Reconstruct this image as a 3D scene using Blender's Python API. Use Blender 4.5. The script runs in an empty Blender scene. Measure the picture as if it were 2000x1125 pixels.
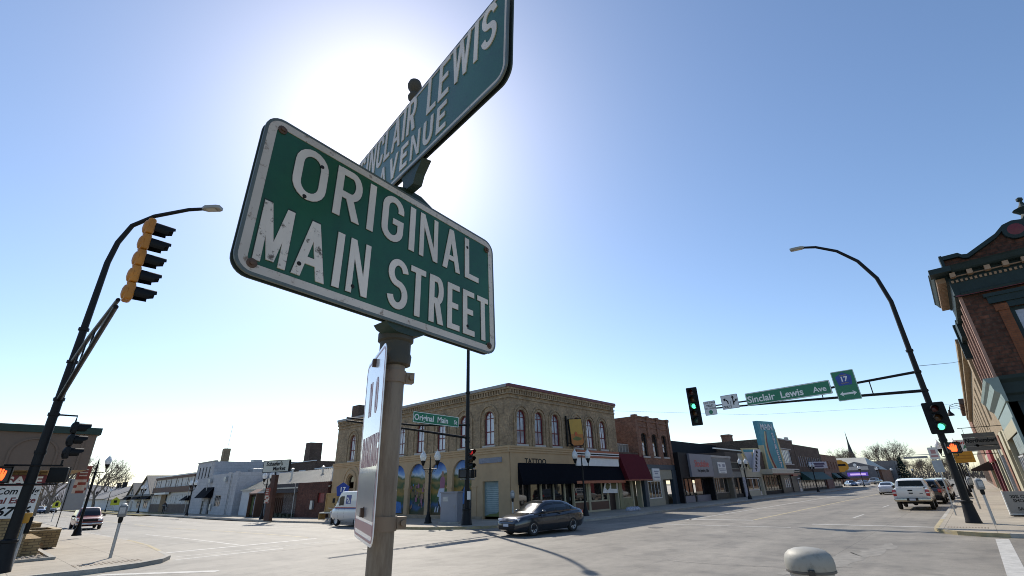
import bpy, bmesh, math, random
from math import sin, cos, pi, radians, sqrt, atan2, hypot
from mathutils import Vector, Matrix
random.seed(7)
SC = bpy.context.scene
COL = SC.collection

# ------------------------------------------------------------------ camera, sky, sun, exposure
EYE = 2.05
PITCH, ROLL, YAW = radians(23.25387), radians(-1.67561), radians(42.1188)
fw = Vector((cos(YAW)*cos(PITCH), sin(YAW)*cos(PITCH), sin(PITCH)))
rt = Vector((sin(YAW), -cos(YAW), 0)); up = rt.cross(fw)
r2 = cos(ROLL)*rt + sin(ROLL)*up; u2 = -sin(ROLL)*rt + cos(ROLL)*up
cam_d = bpy.data.cameras.new('camera'); cam = bpy.data.objects.new('camera', cam_d); COL.objects.link(cam)
cam.matrix_world = Matrix(((r2.x, u2.x, -fw.x, 0), (r2.y, u2.y, -fw.y, 0), (r2.z, u2.z, -fw.z, EYE), (0, 0, 0, 1)))
cam_d.sensor_width = 36; cam_d.lens = 16.3346; cam_d.clip_end = 6000; cam_d.clip_start = 0.05
cam_d.dof.use_dof = True; cam_d.dof.focus_distance = 1.45; cam_d.dof.aperture_fstop = 40
SC.camera = cam
SUN_EL, SUN_AZ = radians(41.3), radians(60.78)          # azimuth from +X towards +Y
W = bpy.data.worlds.new('World'); SC.world = W; W.use_nodes = True
wn = W.node_tree.nodes; wl = W.node_tree.links
bg = wn['Background']
sky = wn.new('ShaderNodeTexSky'); sky.sky_type = 'NISHITA'; sky.sun_disc = False
sky.sun_elevation = SUN_EL; sky.sun_rotation = pi/2 - SUN_AZ
sky.altitude = 300; sky.air_density = 1.0; sky.dust_density = 0.64; sky.ozone_density = 2.3
hs = wn.new('ShaderNodeHueSaturation'); hs.inputs['Saturation'].default_value = 1.05; wl.new(sky.outputs[0], hs.inputs['Color']); wl.new(hs.outputs[0], bg.inputs[0]); bg.inputs[1].default_value = 0.114
sd = bpy.data.lights.new('sun', 'SUN'); sd.energy = 3.6; sd.angle = radians(0.53); sd.color = (1, .93, .82)
so = bpy.data.objects.new('sun', sd); COL.objects.link(so)
sdir = Vector((cos(SUN_EL)*cos(SUN_AZ), cos(SUN_EL)*sin(SUN_AZ), sin(SUN_EL)))
so.rotation_euler = sdir.to_track_quat('Z', 'Y').to_euler(); so.location = (0, 0, 60)
SC.view_settings.view_transform = 'Standard'; SC.view_settings.look = 'None'
SC.view_settings.exposure = 0.55; SC.view_settings.gamma = 1
SC.cycles.filter_width = 1.0; SC.cycles.max_bounces = 8; SC.cycles.diffuse_bounces = 4; SC.cycles.glossy_bounces = 4
SC.cycles.transparent_max_bounces = 8; SC.cycles.sample_clamp_indirect = 6; SC.cycles.caustics_reflective = False

def ZT(x, y):                                           # the side street drops gently beyond the crossing
    t = min(1, max(0, (y-22)/40)); t = t*t*(3-2*t)
    return -0.36*t

# ------------------------------------------------------------------ materials
MATS = {}
def mat(name, col, rough=.7, metal=0, var=.12, scale=3.0, bump=0, spec=.5, coat=0, var2=0, emit=None, trans=0, stretch=(1, 1, 1)):
    if name in MATS: return MATS[name]
    m = bpy.data.materials.new(name); m.use_nodes = True; n = m.node_tree.nodes; l = m.node_tree.links
    b = n['Principled BSDF']
    b.inputs['Roughness'].default_value = rough; b.inputs['Metallic'].default_value = metal
    b.inputs['Specular IOR Level'].default_value = spec
    b.inputs['Coat Weight'].default_value = coat; b.inputs['Coat Roughness'].default_value = .05
    b.inputs['Transmission Weight'].default_value = trans
    c = (*col, 1)
    tc = n.new('ShaderNodeTexCoord')
    mp = n.new('ShaderNodeMapping'); mp.inputs['Scale'].default_value = stretch; l.new(tc.outputs['Object'], mp.inputs[0])
    if var:
        nz = n.new('ShaderNodeTexNoise'); nz.inputs['Scale'].default_value = scale; nz.inputs['Detail'].default_value = 6
        nz.inputs['Roughness'].default_value = .65
        l.new(mp.outputs[0], nz.inputs['Vector'])
        mx = n.new('ShaderNodeMix'); mx.data_type = 'RGBA'; mx.blend_type = 'MULTIPLY'; mx.inputs[0].default_value = 1
        rp = n.new('ShaderNodeMapRange'); rp.inputs['From Min'].default_value = .3; rp.inputs['From Max'].default_value = .7
        rp.inputs['To Min'].default_value = 1-var; rp.inputs['To Max'].default_value = 1+var
        l.new(nz.outputs[0], rp.inputs[0]); mx.inputs[6].default_value = c; l.new(rp.outputs[0], mx.inputs[7])
        l.new(mx.outputs[2], b.inputs['Base Color'])
        if bump:
            bp = n.new('ShaderNodeBump'); bp.inputs['Strength'].default_value = bump; bp.inputs['Distance'].default_value = .02
            l.new(nz.outputs[0], bp.inputs['Height']); l.new(bp.outputs[0], b.inputs['Normal'])
    else: b.inputs['Base Color'].default_value = c
    if emit:
        b.inputs['Emission Color'].default_value = (*emit[0], 1); b.inputs['Emission Strength'].default_value = emit[1]
    MATS[name] = m; return m

def brick(name, c1, c2, mortar, bw=.21, bh=.075, mort=.012, rough=.85, patch=.25, bump=.3, offset=.5):
    if name in MATS: return MATS[name]
    m = bpy.data.materials.new(name); m.use_nodes = True; n = m.node_tree.nodes; l = m.node_tree.links
    b = n['Principled BSDF']; b.inputs['Roughness'].default_value = rough; b.inputs['Specular IOR Level'].default_value = .25
    uv = n.new('ShaderNodeUVMap')
    t = n.new('ShaderNodeTexBrick'); t.offset = offset
    t.inputs['Color1'].default_value = (*c1, 1); t.inputs['Color2'].default_value = (*c2, 1); t.inputs['Mortar'].default_value = (*mortar, 1)
    t.inputs['Scale'].default_value = 1; t.inputs['Mortar Size'].default_value = mort; t.inputs['Brick Width'].default_value = bw
    t.inputs['Row Height'].default_value = bh; t.inputs['Mortar Smooth'].default_value = .2
    l.new(uv.outputs[0], t.inputs['Vector'])
    nz = n.new('ShaderNodeTexNoise'); nz.inputs['Scale'].default_value = .9; nz.inputs['Detail'].default_value = 8; nz.inputs['Roughness'].default_value = .7
    l.new(uv.outputs[0], nz.inputs['Vector'])
    rp = n.new('ShaderNodeMapRange'); rp.inputs['From Min'].default_value = .32; rp.inputs['From Max'].default_value = .68
    rp.inputs['To Min'].default_value = 1-patch; rp.inputs['To Max'].default_value = 1+patch; l.new(nz.outputs[0], rp.inputs[0])
    mx = n.new('ShaderNodeMix'); mx.data_type = 'RGBA'; mx.blend_type = 'MULTIPLY'; mx.inputs[0].default_value = 1
    nf = n.new('ShaderNodeTexNoise'); nf.inputs['Scale'].default_value = 5; nf.inputs['Detail'].default_value = 4; l.new(uv.outputs[0], nf.inputs['Vector']); rf = n.new('ShaderNodeMapRange'); rf.inputs['From Min'].default_value = .3; rf.inputs['From Max'].default_value = .7; rf.inputs['To Min'].default_value = 1-patch*.9; rf.inputs['To Max'].default_value = 1+patch*.9; l.new(nf.outputs[0], rf.inputs[0]); mm = n.new('ShaderNodeMath'); mm.operation = 'MULTIPLY'; l.new(rp.outputs[0], mm.inputs[0]); l.new(rf.outputs[0], mm.inputs[1])
    l.new(t.outputs[0], mx.inputs[6]); l.new(mm.outputs[0], mx.inputs[7]); l.new(mx.outputs[2], b.inputs['Base Color'])
    bp = n.new('ShaderNodeBump'); bp.inputs['Strength'].default_value = bump; bp.inputs['Distance'].default_value = .01; bp.invert = True
    l.new(t.outputs[1], bp.inputs['Height']); l.new(bp.outputs[0], b.inputs['Normal'])
    MATS[name] = m; return m

def pave(name, base, var, lines=None, rough=.8, stain=.15, streak=0, streak_axis=0, joint=.5, blotch=0):
    """road or concrete surface in world metres: speckle, broad stains, wheel-worn streaks and saw-cut joints"""
    m = bpy.data.materials.new(name); m.use_nodes = True; n = m.node_tree.nodes; l = m.node_tree.links
    b = n['Principled BSDF']; b.inputs['Roughness'].default_value = rough; b.inputs['Specular IOR Level'].default_value = .4
    tc = n.new('ShaderNodeTexCoord')
    def noise(scale, det, lo, hi, a, bb, st=(1, 1, 1)):
        mp = n.new('ShaderNodeMapping'); mp.inputs['Scale'].default_value = st; l.new(tc.outputs['Object'], mp.inputs[0])
        z = n.new('ShaderNodeTexNoise'); z.inputs['Scale'].default_value = scale; z.inputs['Detail'].default_value = det
        l.new(mp.outputs[0], z.inputs['Vector'])
        r = n.new('ShaderNodeMapRange'); r.inputs['From Min'].default_value = lo; r.inputs['From Max'].default_value = hi
        r.inputs['To Min'].default_value = a; r.inputs['To Max'].default_value = bb; l.new(z.outputs[0], r.inputs[0]); return r.outputs[0]
    def mul(a, bb):
        x = n.new('ShaderNodeMath'); x.operation = 'MULTIPLY'; l.new(a, x.inputs[0]); l.new(bb, x.inputs[1]); return x.outputs[0]
    f = mul(noise(38, 4, .3, .7, 1-var, 1+var), noise(.35, 7, .3, .7, 1-stain, 1+stain))
    f = mul(f, noise(3.1, 8, .35, .7, 1-stain*.6, 1+stain*.5))
    if streak:
        st = (.035, .9, 1) if streak_axis == 0 else (.9, .035, 1)
        f = mul(f, noise(1.0, 5, .3, .7, 1-streak, 1+streak, st))
    if blotch:
        f = mul(f, noise(.9, 9, .50, .64, 1, 1-blotch)); f = mul(f, noise(.17, 6, .46, .60, 1, 1-blotch*.55)); f = mul(f, noise(7, 3, .60, .72, 1, 1-blotch))
    if lines:
        br = n.new('ShaderNodeTexBrick'); br.offset = 0
        br.inputs['Color1'].default_value = (1, 1, 1, 1); br.inputs['Color2'].default_value = (.92, .92, .92, 1)
        br.inputs['Mortar'].default_value = (joint, joint*.97, joint*.93, 1); br.inputs['Scale'].default_value = 1
        br.inputs['Brick Width'].default_value = lines[0]; br.inputs['Row Height'].default_value = lines[1]
        br.inputs['Mortar Size'].default_value = .012; l.new(tc.outputs['Object'], br.inputs['Vector'])
        f = mul(f, br.outputs[0])
    mx = n.new('ShaderNodeMix'); mx.data_type = 'RGBA'; mx.blend_type = 'MULTIPLY'; mx.inputs[0].default_value = 1
    mx.inputs[6].default_value = (*base, 1); l.new(f, mx.inputs[7]); l.new(mx.outputs[2], b.inputs['Base Color'])
    z = n.new('ShaderNodeTexNoise'); z.inputs['Scale'].default_value = 60; l.new(tc.outputs['Object'], z.inputs['Vector'])
    bp = n.new('ShaderNodeBump'); bp.inputs['Strength'].default_value = .35; bp.inputs['Distance'].default_value = .01
    l.new(z.outputs[0], bp.inputs['Height']); l.new(bp.outputs[0], b.inputs['Normal'])
    return m

def weathered(name, col, under, amount=.5, scale=9, rough=.55, metal=0, edge=.06, st=(1, 1, 1)):
    """paint with a shape of chips and rust specks through to what lies under it"""
    if name in MATS: return MATS[name]
    m = bpy.data.materials.new(name); m.use_nodes = True; n = m.node_tree.nodes; l = m.node_tree.links
    b = n['Principled BSDF']; b.inputs['Roughness'].default_value = rough; b.inputs['Metallic'].default_value = metal
    tc = n.new('ShaderNodeTexCoord')
    z = n.new('ShaderNodeTexNoise'); z.inputs['Scale'].default_value = scale; z.inputs['Detail'].default_value = 9; z.inputs['Roughness'].default_value = .75
    mpw = n.new('ShaderNodeMapping'); mpw.inputs['Scale'].default_value = st; l.new(tc.outputs['Object'], mpw.inputs[0]); l.new(mpw.outputs[0], z.inputs['Vector'])
    r = n.new('ShaderNodeMapRange'); r.inputs['From Min'].default_value = .5+.3*(1-amount)-edge; r.inputs['From Max'].default_value = .5+.3*(1-amount)+edge
    l.new(z.outputs[0], r.inputs[0])
    z2 = n.new('ShaderNodeTexNoise'); z2.inputs['Scale'].default_value = 4; z2.inputs['Detail'].default_value = 5; l.new(tc.outputs['Object'], z2.inputs['Vector'])
    r2_ = n.new('ShaderNodeMapRange'); r2_.inputs['From Min'].default_value = .3; r2_.inputs['From Max'].default_value = .7
    r2_.inputs['To Min'].default_value = .78; r2_.inputs['To Max'].default_value = 1.15; l.new(z2.outputs[0], r2_.inputs[0])
    c0 = n.new('ShaderNodeMix'); c0.data_type = 'RGBA'; c0.blend_type = 'MULTIPLY'; c0.inputs[0].default_value = 1
    c0.inputs[6].default_value = (*col, 1); l.new(r2_.outputs[0], c0.inputs[7])
    mx = n.new('ShaderNodeMix'); mx.data_type = 'RGBA'; l.new(r.outputs[0], mx.inputs[0]); l.new(c0.outputs[2], mx.inputs[6]); mx.inputs[7].default_value = (*under, 1)
    l.new(mx.outputs[2], b.inputs['Base Color'])
    bp = n.new('ShaderNodeBump'); bp.inputs['Strength'].default_value = .15; bp.inputs['Distance'].default_value = .003
    l.new(z.outputs[0], bp.inputs['Height']); l.new(bp.outputs[0], b.inputs['Normal'])
    MATS[name] = m; return m

# ------------------------------------------------------------------ mesh builder
class MB:
    def __init__(s): s.v = []; s.f = []; s.uv = []; s.sm = False; s.mi = []; s.cur = 0
    def face(s, pts, uv=None):
        pts = [Vector(p) for p in pts]; i = len(s.v); s.v += pts; s.f.append(tuple(range(i, i+len(pts)))); s.mi.append(s.cur)
        if uv is None:
            nrm = Vector((0, 0, 0))
            for a, b in zip(pts, pts[1:]+pts[:1]): nrm += a.cross(b)
            if abs(nrm.z) > .8*max(nrm.length, 1e-9): uv = [(p.x, p.y) for p in pts]
            else:
                t = Vector((-nrm.y, nrm.x, 0)); t.normalize(); uv = [(p.dot(t), p.z) for p in pts]
        s.uv.append(uv); return s
    def quad(s, a, b, c, d): return s.face([a, b, c, d])
    def grid(s, rows, close=False):
        """rows of equal length sharing vertices (smooth surfaces)"""
        i = len(s.v); n = len(rows[0])
        for r in rows: s.v += [Vector(p) for p in r]
        for a in range(len(rows)-1):
            for b in range(n if close else n-1):
                c = (b+1) % n
                q = (i+a*n+b, i+a*n+c, i+(a+1)*n+c, i+(a+1)*n+b)
                s.f.append(q); s.mi.append(s.cur); s.uv.append([(s.v[k].x+s.v[k].y, s.v[k].z) for k in q])
        return s
    def box(s, x0, x1, y0, y1, z0, z1, skip=''):
        p = lambda x, y, z: (x, y, z)
        if 'f' not in skip: s.face([p(x0,y0,z0), p(x1,y0,z0), p(x1,y0,z1), p(x0,y0,z1)])
        if 'k' not in skip: s.face([p(x1,y1,z0), p(x0,y1,z0), p(x0,y1,z1), p(x1,y1,z1)])
        if 'l' not in skip: s.face([p(x0,y1,z0), p(x0,y0,z0), p(x0,y0,z1), p(x0,y1,z1)])
        if 'r' not in skip: s.face([p(x1,y0,z0), p(x1,y1,z0), p(x1,y1,z1), p(x1,y0,z1)])
        if 't' not in skip: s.face([p(x0,y0,z1), p(x1,y0,z1), p(x1,y1,z1), p(x0,y1,z1)])
        if 'b' not in skip: s.face([p(x0,y1,z0), p(x1,y1,z0), p(x1,y0,z0), p(x0,y0,z0)])
        return s
    def rbox(s, x0, x1, y0, y1, z0, z1, r):
        """box with its edges in plan rounded and top chamfered"""
        r = min(r, (x1-x0)/2.01, (y1-y0)/2.01, (z1-z0)/2.01)
        def loop(ins, z):
            out = []
            for cx, cy, a0 in ((x1-r, y1-r, 0), (x0+r, y1-r, 90), (x0+r, y0+r, 180), (x1-r, y0+r, 270)):
                for k in range(4):
                    a = radians(a0+30*k); out.append((cx+(r-ins)*cos(a), cy+(r-ins)*sin(a), z))
            return out
        L = [loop(r*.7, z0), loop(r*.2, z0+r*.3), loop(0, z0+r), loop(0, z1-r), loop(r*.2, z1-r*.3), loop(r*.7, z1)]
        s.grid(L, True); s.face(L[-1]); s.face(L[0][::-1]); return s
    def prism(s, poly, fn, d0, d1, caps=True):
        """poly: 2-D points counter-clockwise as seen from the front; fn(a, b, d) -> 3-D; front at d0, back at d1"""
        F = [fn(a, b, d0) for a, b in poly]; B = [fn(a, b, d1) for a, b in poly]; n = len(poly)
        if caps: s.face(F); s.face(B[::-1])
        for i in range(n):
            j = (i+1) % n; s.face([F[j], F[i], B[i], B[j]])
        return s
    def tube(s, path, rad, n=10, cap=True):
        path = [Vector(p) for p in path]; m = len(path)
        if not isinstance(rad, (list, tuple)): rad = [rad]*m
        rows = []; pt = None
        for i, p in enumerate(path):
            t = (path[min(i+1, m-1)]-path[max(i-1, 0)]).normalized()
            if pt is None:
                a = Vector((0, 0, 1)) if abs(t.z) < .9 else Vector((1, 0, 0)); u = t.cross(a).normalized()
            else: u = (u - t*u.dot(t)).normalized()
            w = t.cross(u); pt = t
            rows.append([p+rad[i]*(cos(2*pi*k/n)*u+sin(2*pi*k/n)*w) for k in range(n)])
        s.grid(rows, True)
        if cap: s.face(rows[0][::-1]); s.face(rows[-1])
        return s
    def lathe(s, prof, c=(0, 0, 0), n=16, axis='z', cap=True):
        rows = []
        for r, z in prof:
            row = []
            for k in range(n):
                a = 2*pi*k/n
                if axis == 'z': row.append((c[0]+r*cos(a), c[1]+r*sin(a), c[2]+z))
                elif axis == 'x': row.append((c[0]+z, c[1]+r*cos(a), c[2]+r*sin(a)))
                else: row.append((c[0]+r*sin(a), c[1]+z, c[2]+r*cos(a)))
            rows.append(row)
        s.grid(rows, True)
        if cap and prof[0][0] > 1e-4: s.face(rows[0][::-1])
        if cap and prof[-1][0] > 1e-4: s.face(rows[-1])
        return s
    def ball(s, c, r, n=10, sz=1.0):
        return s.lathe([(max(1e-5, r*sin(pi*k/8)), -r*sz*cos(pi*k/8)) for k in range(9)], c, n)
    def build(s, name, m, parent=None, smooth=True, M=None):
        me = bpy.data.meshes.new(name)
        vs = [M @ v for v in s.v] if M else s.v
        me.from_pydata([tuple(v) for v in vs], [], s.f)
        ul = me.uv_layers.new(name='UVMap')
        flat = [c for f in s.uv for p in f for c in p]
        ul.data.foreach_set('uv', flat)
        for q in (m if isinstance(m, (list, tuple)) else [m]): me.materials.append(q)
        me.polygons.foreach_set('material_index', s.mi)
        me.polygons.foreach_set('use_smooth', [True]*len(s.f) if smooth else [False]*len(s.f))
        me.update()
        if smooth: me.set_sharp_from_angle(angle=radians(38))
        o = bpy.data.objects.new(name, me); COL.objects.link(o)
        if parent: o.parent = parent
        return o

def tag(o, label=None, cat=None, group=None, kind=None):
    if label: o['label'] = label
    if cat: o['category'] = cat
    if group: o['group'] = group
    if kind: o['kind'] = kind
    return o
def thing(name, label, cat, loc=(0, 0, 0), rz=0, group=None):
    o = bpy.data.objects.new(name, None); COL.objects.link(o); o.location = loc; o.rotation_euler = (0, 0, rz)
    o.empty_display_size = .3
    return tag(o, label, cat, group)
KIDS = {}
def kids(o): return [c for c in bpy.data.objects if c.parent == o]
def dup(root, loc, rz, label=None, group=None):
    r = root.copy(); COL.objects.link(r); r.location = loc; r.rotation_euler = (0, 0, rz)
    if label: r['label'] = label
    if group: r['group'] = group
    for ch in kids(root):
        c = ch.copy(); COL.objects.link(c); c.parent = r
        for g in kids(ch):
            d = g.copy(); COL.objects.link(d); d.parent = c
    return r

# ------------------------------------------------------------------ lettering
def text_mb(mb, s, size, at, xs=1.0, align='CENTER', bold=0, depth=.004, shear=0, vfn=None):
    """adds the outline letters of s to mb, standing in the local XZ plane and facing -Y; at = (x, y, z) of the baseline anchor"""
    cu = bpy.data.curves.new('lettering_source', 'FONT'); cu.body = s; cu.size = size; cu.align_x = align; cu.offset = bold
    cu.shear = shear; cu.extrude = depth/2; cu.resolution_u = 3
    ob = bpy.data.objects.new('lettering_source', cu); TCOL.objects.link(ob)
    dg = bpy.context.evaluated_depsgraph_get(); me = ob.evaluated_get(dg).to_mesh()
    base = len(mb.v)
    for v in me.vertices:
        x, y, z = v.co; p = Vector((at[0]+x*xs, at[1]-z, at[2]+y)); mb.v.append(vfn(p) if vfn else p)
    for p in me.polygons:
        mb.f.append(tuple(base+i for i in p.vertices)); mb.mi.append(mb.cur); mb.uv.append([(0, 0)]*len(p.vertices))
    ob.evaluated_get(dg).to_mesh_clear(); bpy.data.objects.remove(ob); bpy.data.curves.remove(cu)
TCOL = COL

# monoline road-sign capitals: strokes in a box of width w and height 1
def stroke_letter(mb, ch, x0, z0, w, h, t, y, d):
    """one embossed capital; x0,z0 lower left; w,h size; t stroke; y front plane; d relief"""
    k = [0]
    def put(poly):
        k[0] += 1; e = .00012*k[0]
        a = sum(poly[i][0]*poly[(i+1) % len(poly)][1]-poly[(i+1) % len(poly)][0]*poly[i][1] for i in range(len(poly)))
        if a < 0: poly = poly[::-1]
        mb.prism([(x0+p, z0+q) for p, q in poly], lambda a, b, dd: (a, dd, b), y-d-e, y)
    def V(x): put([(x-t/2, 0), (x+t/2, 0), (x+t/2, h), (x-t/2, h)])
    def Hz(z, a, b, tt=None): tt = tt or t*.92; put([(a, z-tt/2), (b, z-tt/2), (b, z+tt/2), (a, z+tt/2)])
    def D(xa, za, xb, zb, hw): put([(xa-hw, za), (xa+hw, za), (xb+hw, zb), (xb-hw, zb)])
    def arc(cx, cz, rx, rz, a0, a1, n=14):
        pts = [(cx+rx*cos(radians(a0+(a1-a0)*i/n)), cz+rz*sin(radians(a0+(a1-a0)*i/n))) for i in range(n+1)]
        rib(pts)
    def rib(pts):
        L = []; R = []
        for i, p in enumerate(pts):
            a = pts[max(i-1, 0)]; b = pts[min(i+1, len(pts)-1)]
            dx, dz = b[0]-a[0], b[1]-a[1]; q = hypot(dx, dz) or 1; nx, nz = -dz/q*t/2, dx/q*t/2
            L.append((p[0]+nx, p[1]+nz)); R.append((p[0]-nx, p[1]-nz))
        k[0] += 1; e = .00012*k[0]; f = y-d-e
        T = lambda p, yy: (x0+p[0], yy, z0+p[1])
        for i in range(len(pts)-1):
            mb.face([T(R[i], f), T(R[i+1], f), T(L[i+1], f), T(L[i], f)])
            mb.face([T(L[i], f), T(L[i+1], f), T(L[i+1], y), T(L[i], y)]); mb.face([T(R[i+1], f), T(R[i], f), T(R[i], y), T(R[i+1], y)])
        for i in (0, -1): mb.face([T(L[i], f), T(R[i], f), T(R[i], y), T(L[i], y)])
    c = w/2; r = w/2-t/2; rz = min(r*1.15, h/2-t/2)
    if ch == 'I': V(c)
    elif ch == 'L': V(t/2); Hz(t*.46, t/2, w)
    elif ch == 'E': V(t/2); Hz(t*.46, t/2, w); Hz(h-t*.46, t/2, w); Hz(h*.52, t/2, w*.88)
    elif ch == 'T': V(c); Hz(h-t*.46, 0, w)
    elif ch == 'N': t *= .80; V(t/2); V(w-t/2); D(t*.55, h, w-t*.55, 0, t*.52)
    elif ch == 'M': t *= .74; V(t/2); V(w-t/2); D(t*.55, h, c, h*.06, t*.52); D(w-t*.55, h, c, h*.06, t*.52)
    elif ch == 'A': t *= .9; D(t*.52, 0, c, h, t*.52); D(w-t*.52, 0, c, h, t*.52); Hz(h*.29, w*.24, w*.76)
    elif ch == 'K': V(t/2); D(t*.9, h*.38, w-t*.55, h, t*.55); D(w-t*.55, 0, t*1.5, h*.55, t*.55)
    elif ch == 'V': D(t*.52, h, c, 0, t*.52); D(w-t*.52, h, c, 0, t*.52)
    elif ch == 'W':
        t *= .8
        for xa, xb in ((.09, .27), (.5, .27), (.5, .73), (.91, .73)): D(xa*w, h, xb*w, 0, t*.5)
    elif ch in 'OCG':
        top = h-t/2-rz; bot = t/2+rz
        pts = []
        def seg(cx, cz, a0, a1): pts.extend([(cx+r*cos(radians(a0+(a1-a0)*i/10)), cz+rz*sin(radians(a0+(a1-a0)*i/10))) for i in range(11)])
        if ch == 'O':
            seg(c, top, 0, 180); seg(c, bot, 180, 360); pts.append(pts[0]); rib(pts)
        else:
            seg(c, top, 8, 180); seg(c, bot, 180, 352)
            if ch == 'C': pts.insert(0, (c+r, top-h*.07)); pts.append((c+r, bot+h*.07)); rib(pts)
            else:
                pts.insert(0, (c+r, top-h*.05)); pts.append((c+r, h*.47)); rib(pts); Hz(h*.45, c, w)
    elif ch == 'U':
        bot = t/2+rz; pts = [(t/2, h)]+[(c+r*cos(radians(180+18*i)), bot+rz*sin(radians(180+18*i))) for i in range(11)]+[(w-t/2, h)]; rib(pts)
    elif ch == 'R':
        V(t/2); q = h*.25
        pts = [(t/2, h-t*.46)]+[(w-t/2-r*.75+r*.75*cos(radians(90-18*i)), h-t*.46-q+t*.1+(q-t*.1)*sin(radians(90-18*i))) for i in range(11)]+[(t/2, h-t*.46-2*q+t*.2)]
        rib(pts); D(w-t*.55, 0, c+t*.1, h*.46, t*.55)
    elif ch == 'S':
        q = (h-t)/4; pts = [(c+r*cos(radians(12+14.0*i)), h-t/2-q+q*sin(radians(12+14.0*i))) for i in range(18)]
        pts += [(c-r+2*r*.5*(1-cos(0))+0, h/2)] if 0 else []
        p1 = [(c+r*cos(radians(a)), h-t/2-q+q*sin(radians(a))) for a in range(10, 251, 12)]
        p2 = [(c+r*cos(radians(a)), t/2+q+q*sin(radians(a))) for a in range(70, -171, -12)]
        rib(p1+p2)
def stroke_word(mb, s, x0, x1, z0, h, y, t=None, d=.0022, wmul=1.0):
    """spreads the word evenly from x0 to x1"""
    t = t or h*.165
    wd = {'I': .17, 'M': .47, 'W': .62, 'O': .44, 'G': .44, 'C': .42, 'N': .43, 'A': .5, 'V': .48, 'R': .44, 'S': .42, 'U': .43, 'L': .36, 'E': .38, 'T': .4, ' ': .18}
    ws = [wd[c]*h*(1 if c == 'I' else wmul) for c in s]; tot = sum(ws); g = (x1-x0-tot)/(len(s)-1); x = x0
    for c, w in zip(s, ws):
        if c != ' ': stroke_letter(mb, c, x, z0, w, h, t, y, d)
        x += w+g

# ------------------------------------------------------------------ common materials
M_steel_black = mat('black_pole_paint', (.009, .0095, .0105), .5, 0, .2, 5, spec=.22)
M_black = mat('black_plastic', (.008, .0085, .009), .55, 0, .1, spec=.2)
M_dark = mat('dark_trim', (.018, .018, .02), .6, spec=.2)
M_white = mat('white_paint', (.74, .74, .72), .55, 0, .06, 2)
M_glass = mat('window_glass', (.012, .014, .016), .03, 0, 0, spec=.9)
M_chrome = mat('chrome', (.72, .72, .72), .12, 1, 0)
M_galv = mat('galvanised_steel', (.42, .43, .44), .45, .7, .18, 9)
M_conc = pave('sidewalk_concrete', (.355, .31, .245), .1, (1.5, 1.5), stain=.14)
M_kerb = pave('kerb_concrete', (.36, .34, .30), .1, None, stain=.2)
M_kerby = weathered('kerb_yellow_paint', (.38, .31, .17), (.34, .31, .26), .72, 3.5, .8)
M_road = pave('road_surface', (.232, .208, .172), .15, (7.3, 3.65), .7, .16, .14, 0, .68, .24)
M_road2 = pave('side_street_surface', (.25, .228, .19), .14, (3.65, 7.3), .70, .14, .2, 1, .70, .2)
M_line = weathered('worn_white_line', (.47, .455, .42), (.28, .255, .215), .60, 16, .7, edge=.14)
M_liney = weathered('worn_yellow_line', (.42, .34, .18), (.28, .255, .215), .60, 12, .7, edge=.14)
M_tar = mat('tar_seal', (.12, .11, .098), .7, 0, .3, 6)

# ------------------------------------------------------------------ setting: ground, road, pavements
def struct(o): o['kind'] = 'structure'; return o
def frange(a, b, n): return [a+(b-a)*i/n for i in range(n+1)]
g = MB(); g.grid([[(x, y, -1.0) for x in (-3000, -600, 0, 600, 3000)] for y in (-3000, -600, 0, 600, 3000)])
struct(g.build('ground', mat('winter_ground', (.20, .175, .12), .95, 0, .3, .05), smooth=False))
yl = [1.0, 21.0]
g = MB(); g.grid([[(x, y, 0) for x in frange(-160, 460, 40)] for y in frange(-2, 21.5, 6)])
struct(g.build('road', M_road, smooth=False))
g = MB(); g.grid([[(x, y, ZT(0, y)) for x in (2, 5, 12, 19, 24)] for y in frange(21.5, 76, 40)+[100, 150, 230, 400]])
g.grid([[(x, y, 0) for x in (0, 12, 27)] for y in (-90, -40, -2)])
struct(g.build('side_street', M_road2, smooth=False))
SW = .13
def block(kpts, x_far, name, ys_extra=()):
    """kpts: (x, y) kerb line by rising y; the pavement runs from the kerb to x_far"""
    def kx(y):
        for (xa, ya), (xb, yb) in zip(kpts, kpts[1:]):
            if ya <= y <= yb: return xa+(xb-xa)*(y-ya)/max(1e-6, yb-ya)
        return kpts[-1][0]
    ys = sorted(set([p[1] for p in kpts]+list(ys_extra)))
    m = MB(); rows = [[(kx(y)+(x_far-kx(y))*f, y, ZT(0, y)+SW) for f in ((0, .02, .1, 1) if x_far > kx(y) else (1, .1, .02, 0))] for y in ys]
    m.grid(rows); o = struct(m.build(name, M_conc, smooth=False)); return o
def kerb(path, name, m, w=.16, top=SW+.004, inset=True):
    """stone edge that follows path (x, y); its face drops to the road on the left side of the path"""
    mb = MB(); n = len(path); L = []; R = []
    for i, p in enumerate(path):
        a = path[max(i-1, 0)]; b = path[min(i+1, n-1)]; dx, dy = b[0]-a[0], b[1]-a[1]; q = hypot(dx, dy)
        nx, ny = dy/q, -dx/q
        z = ZT(0, p[1]); L.append((p[0], p[1], z)); R.append((p[0]+nx*w, p[1]+ny*w, z))
    for i in range(n-1):
        a, b, c, d = L[i], L[i+1], R[i+1], R[i]; t = lambda p, dz: (p[0], p[1], p[2]+dz)
        e = lambda p, q2: (p[0]+(q2[0]-p[0])*.12, p[1]+(q2[1]-p[1])*.12, p[2]+top)
        mb.face([e(a, d), e(b, c), t(c, top), t(d, top)]); mb.face([t(a, top-.025), t(b, top-.025), e(b, c), e(a, d)])
        mb.face([t(a, -.05), t(b, -.05), t(b, top-.025), t(a, top-.025)])
    return struct(mb.build(name, m, smooth=False))
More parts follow.
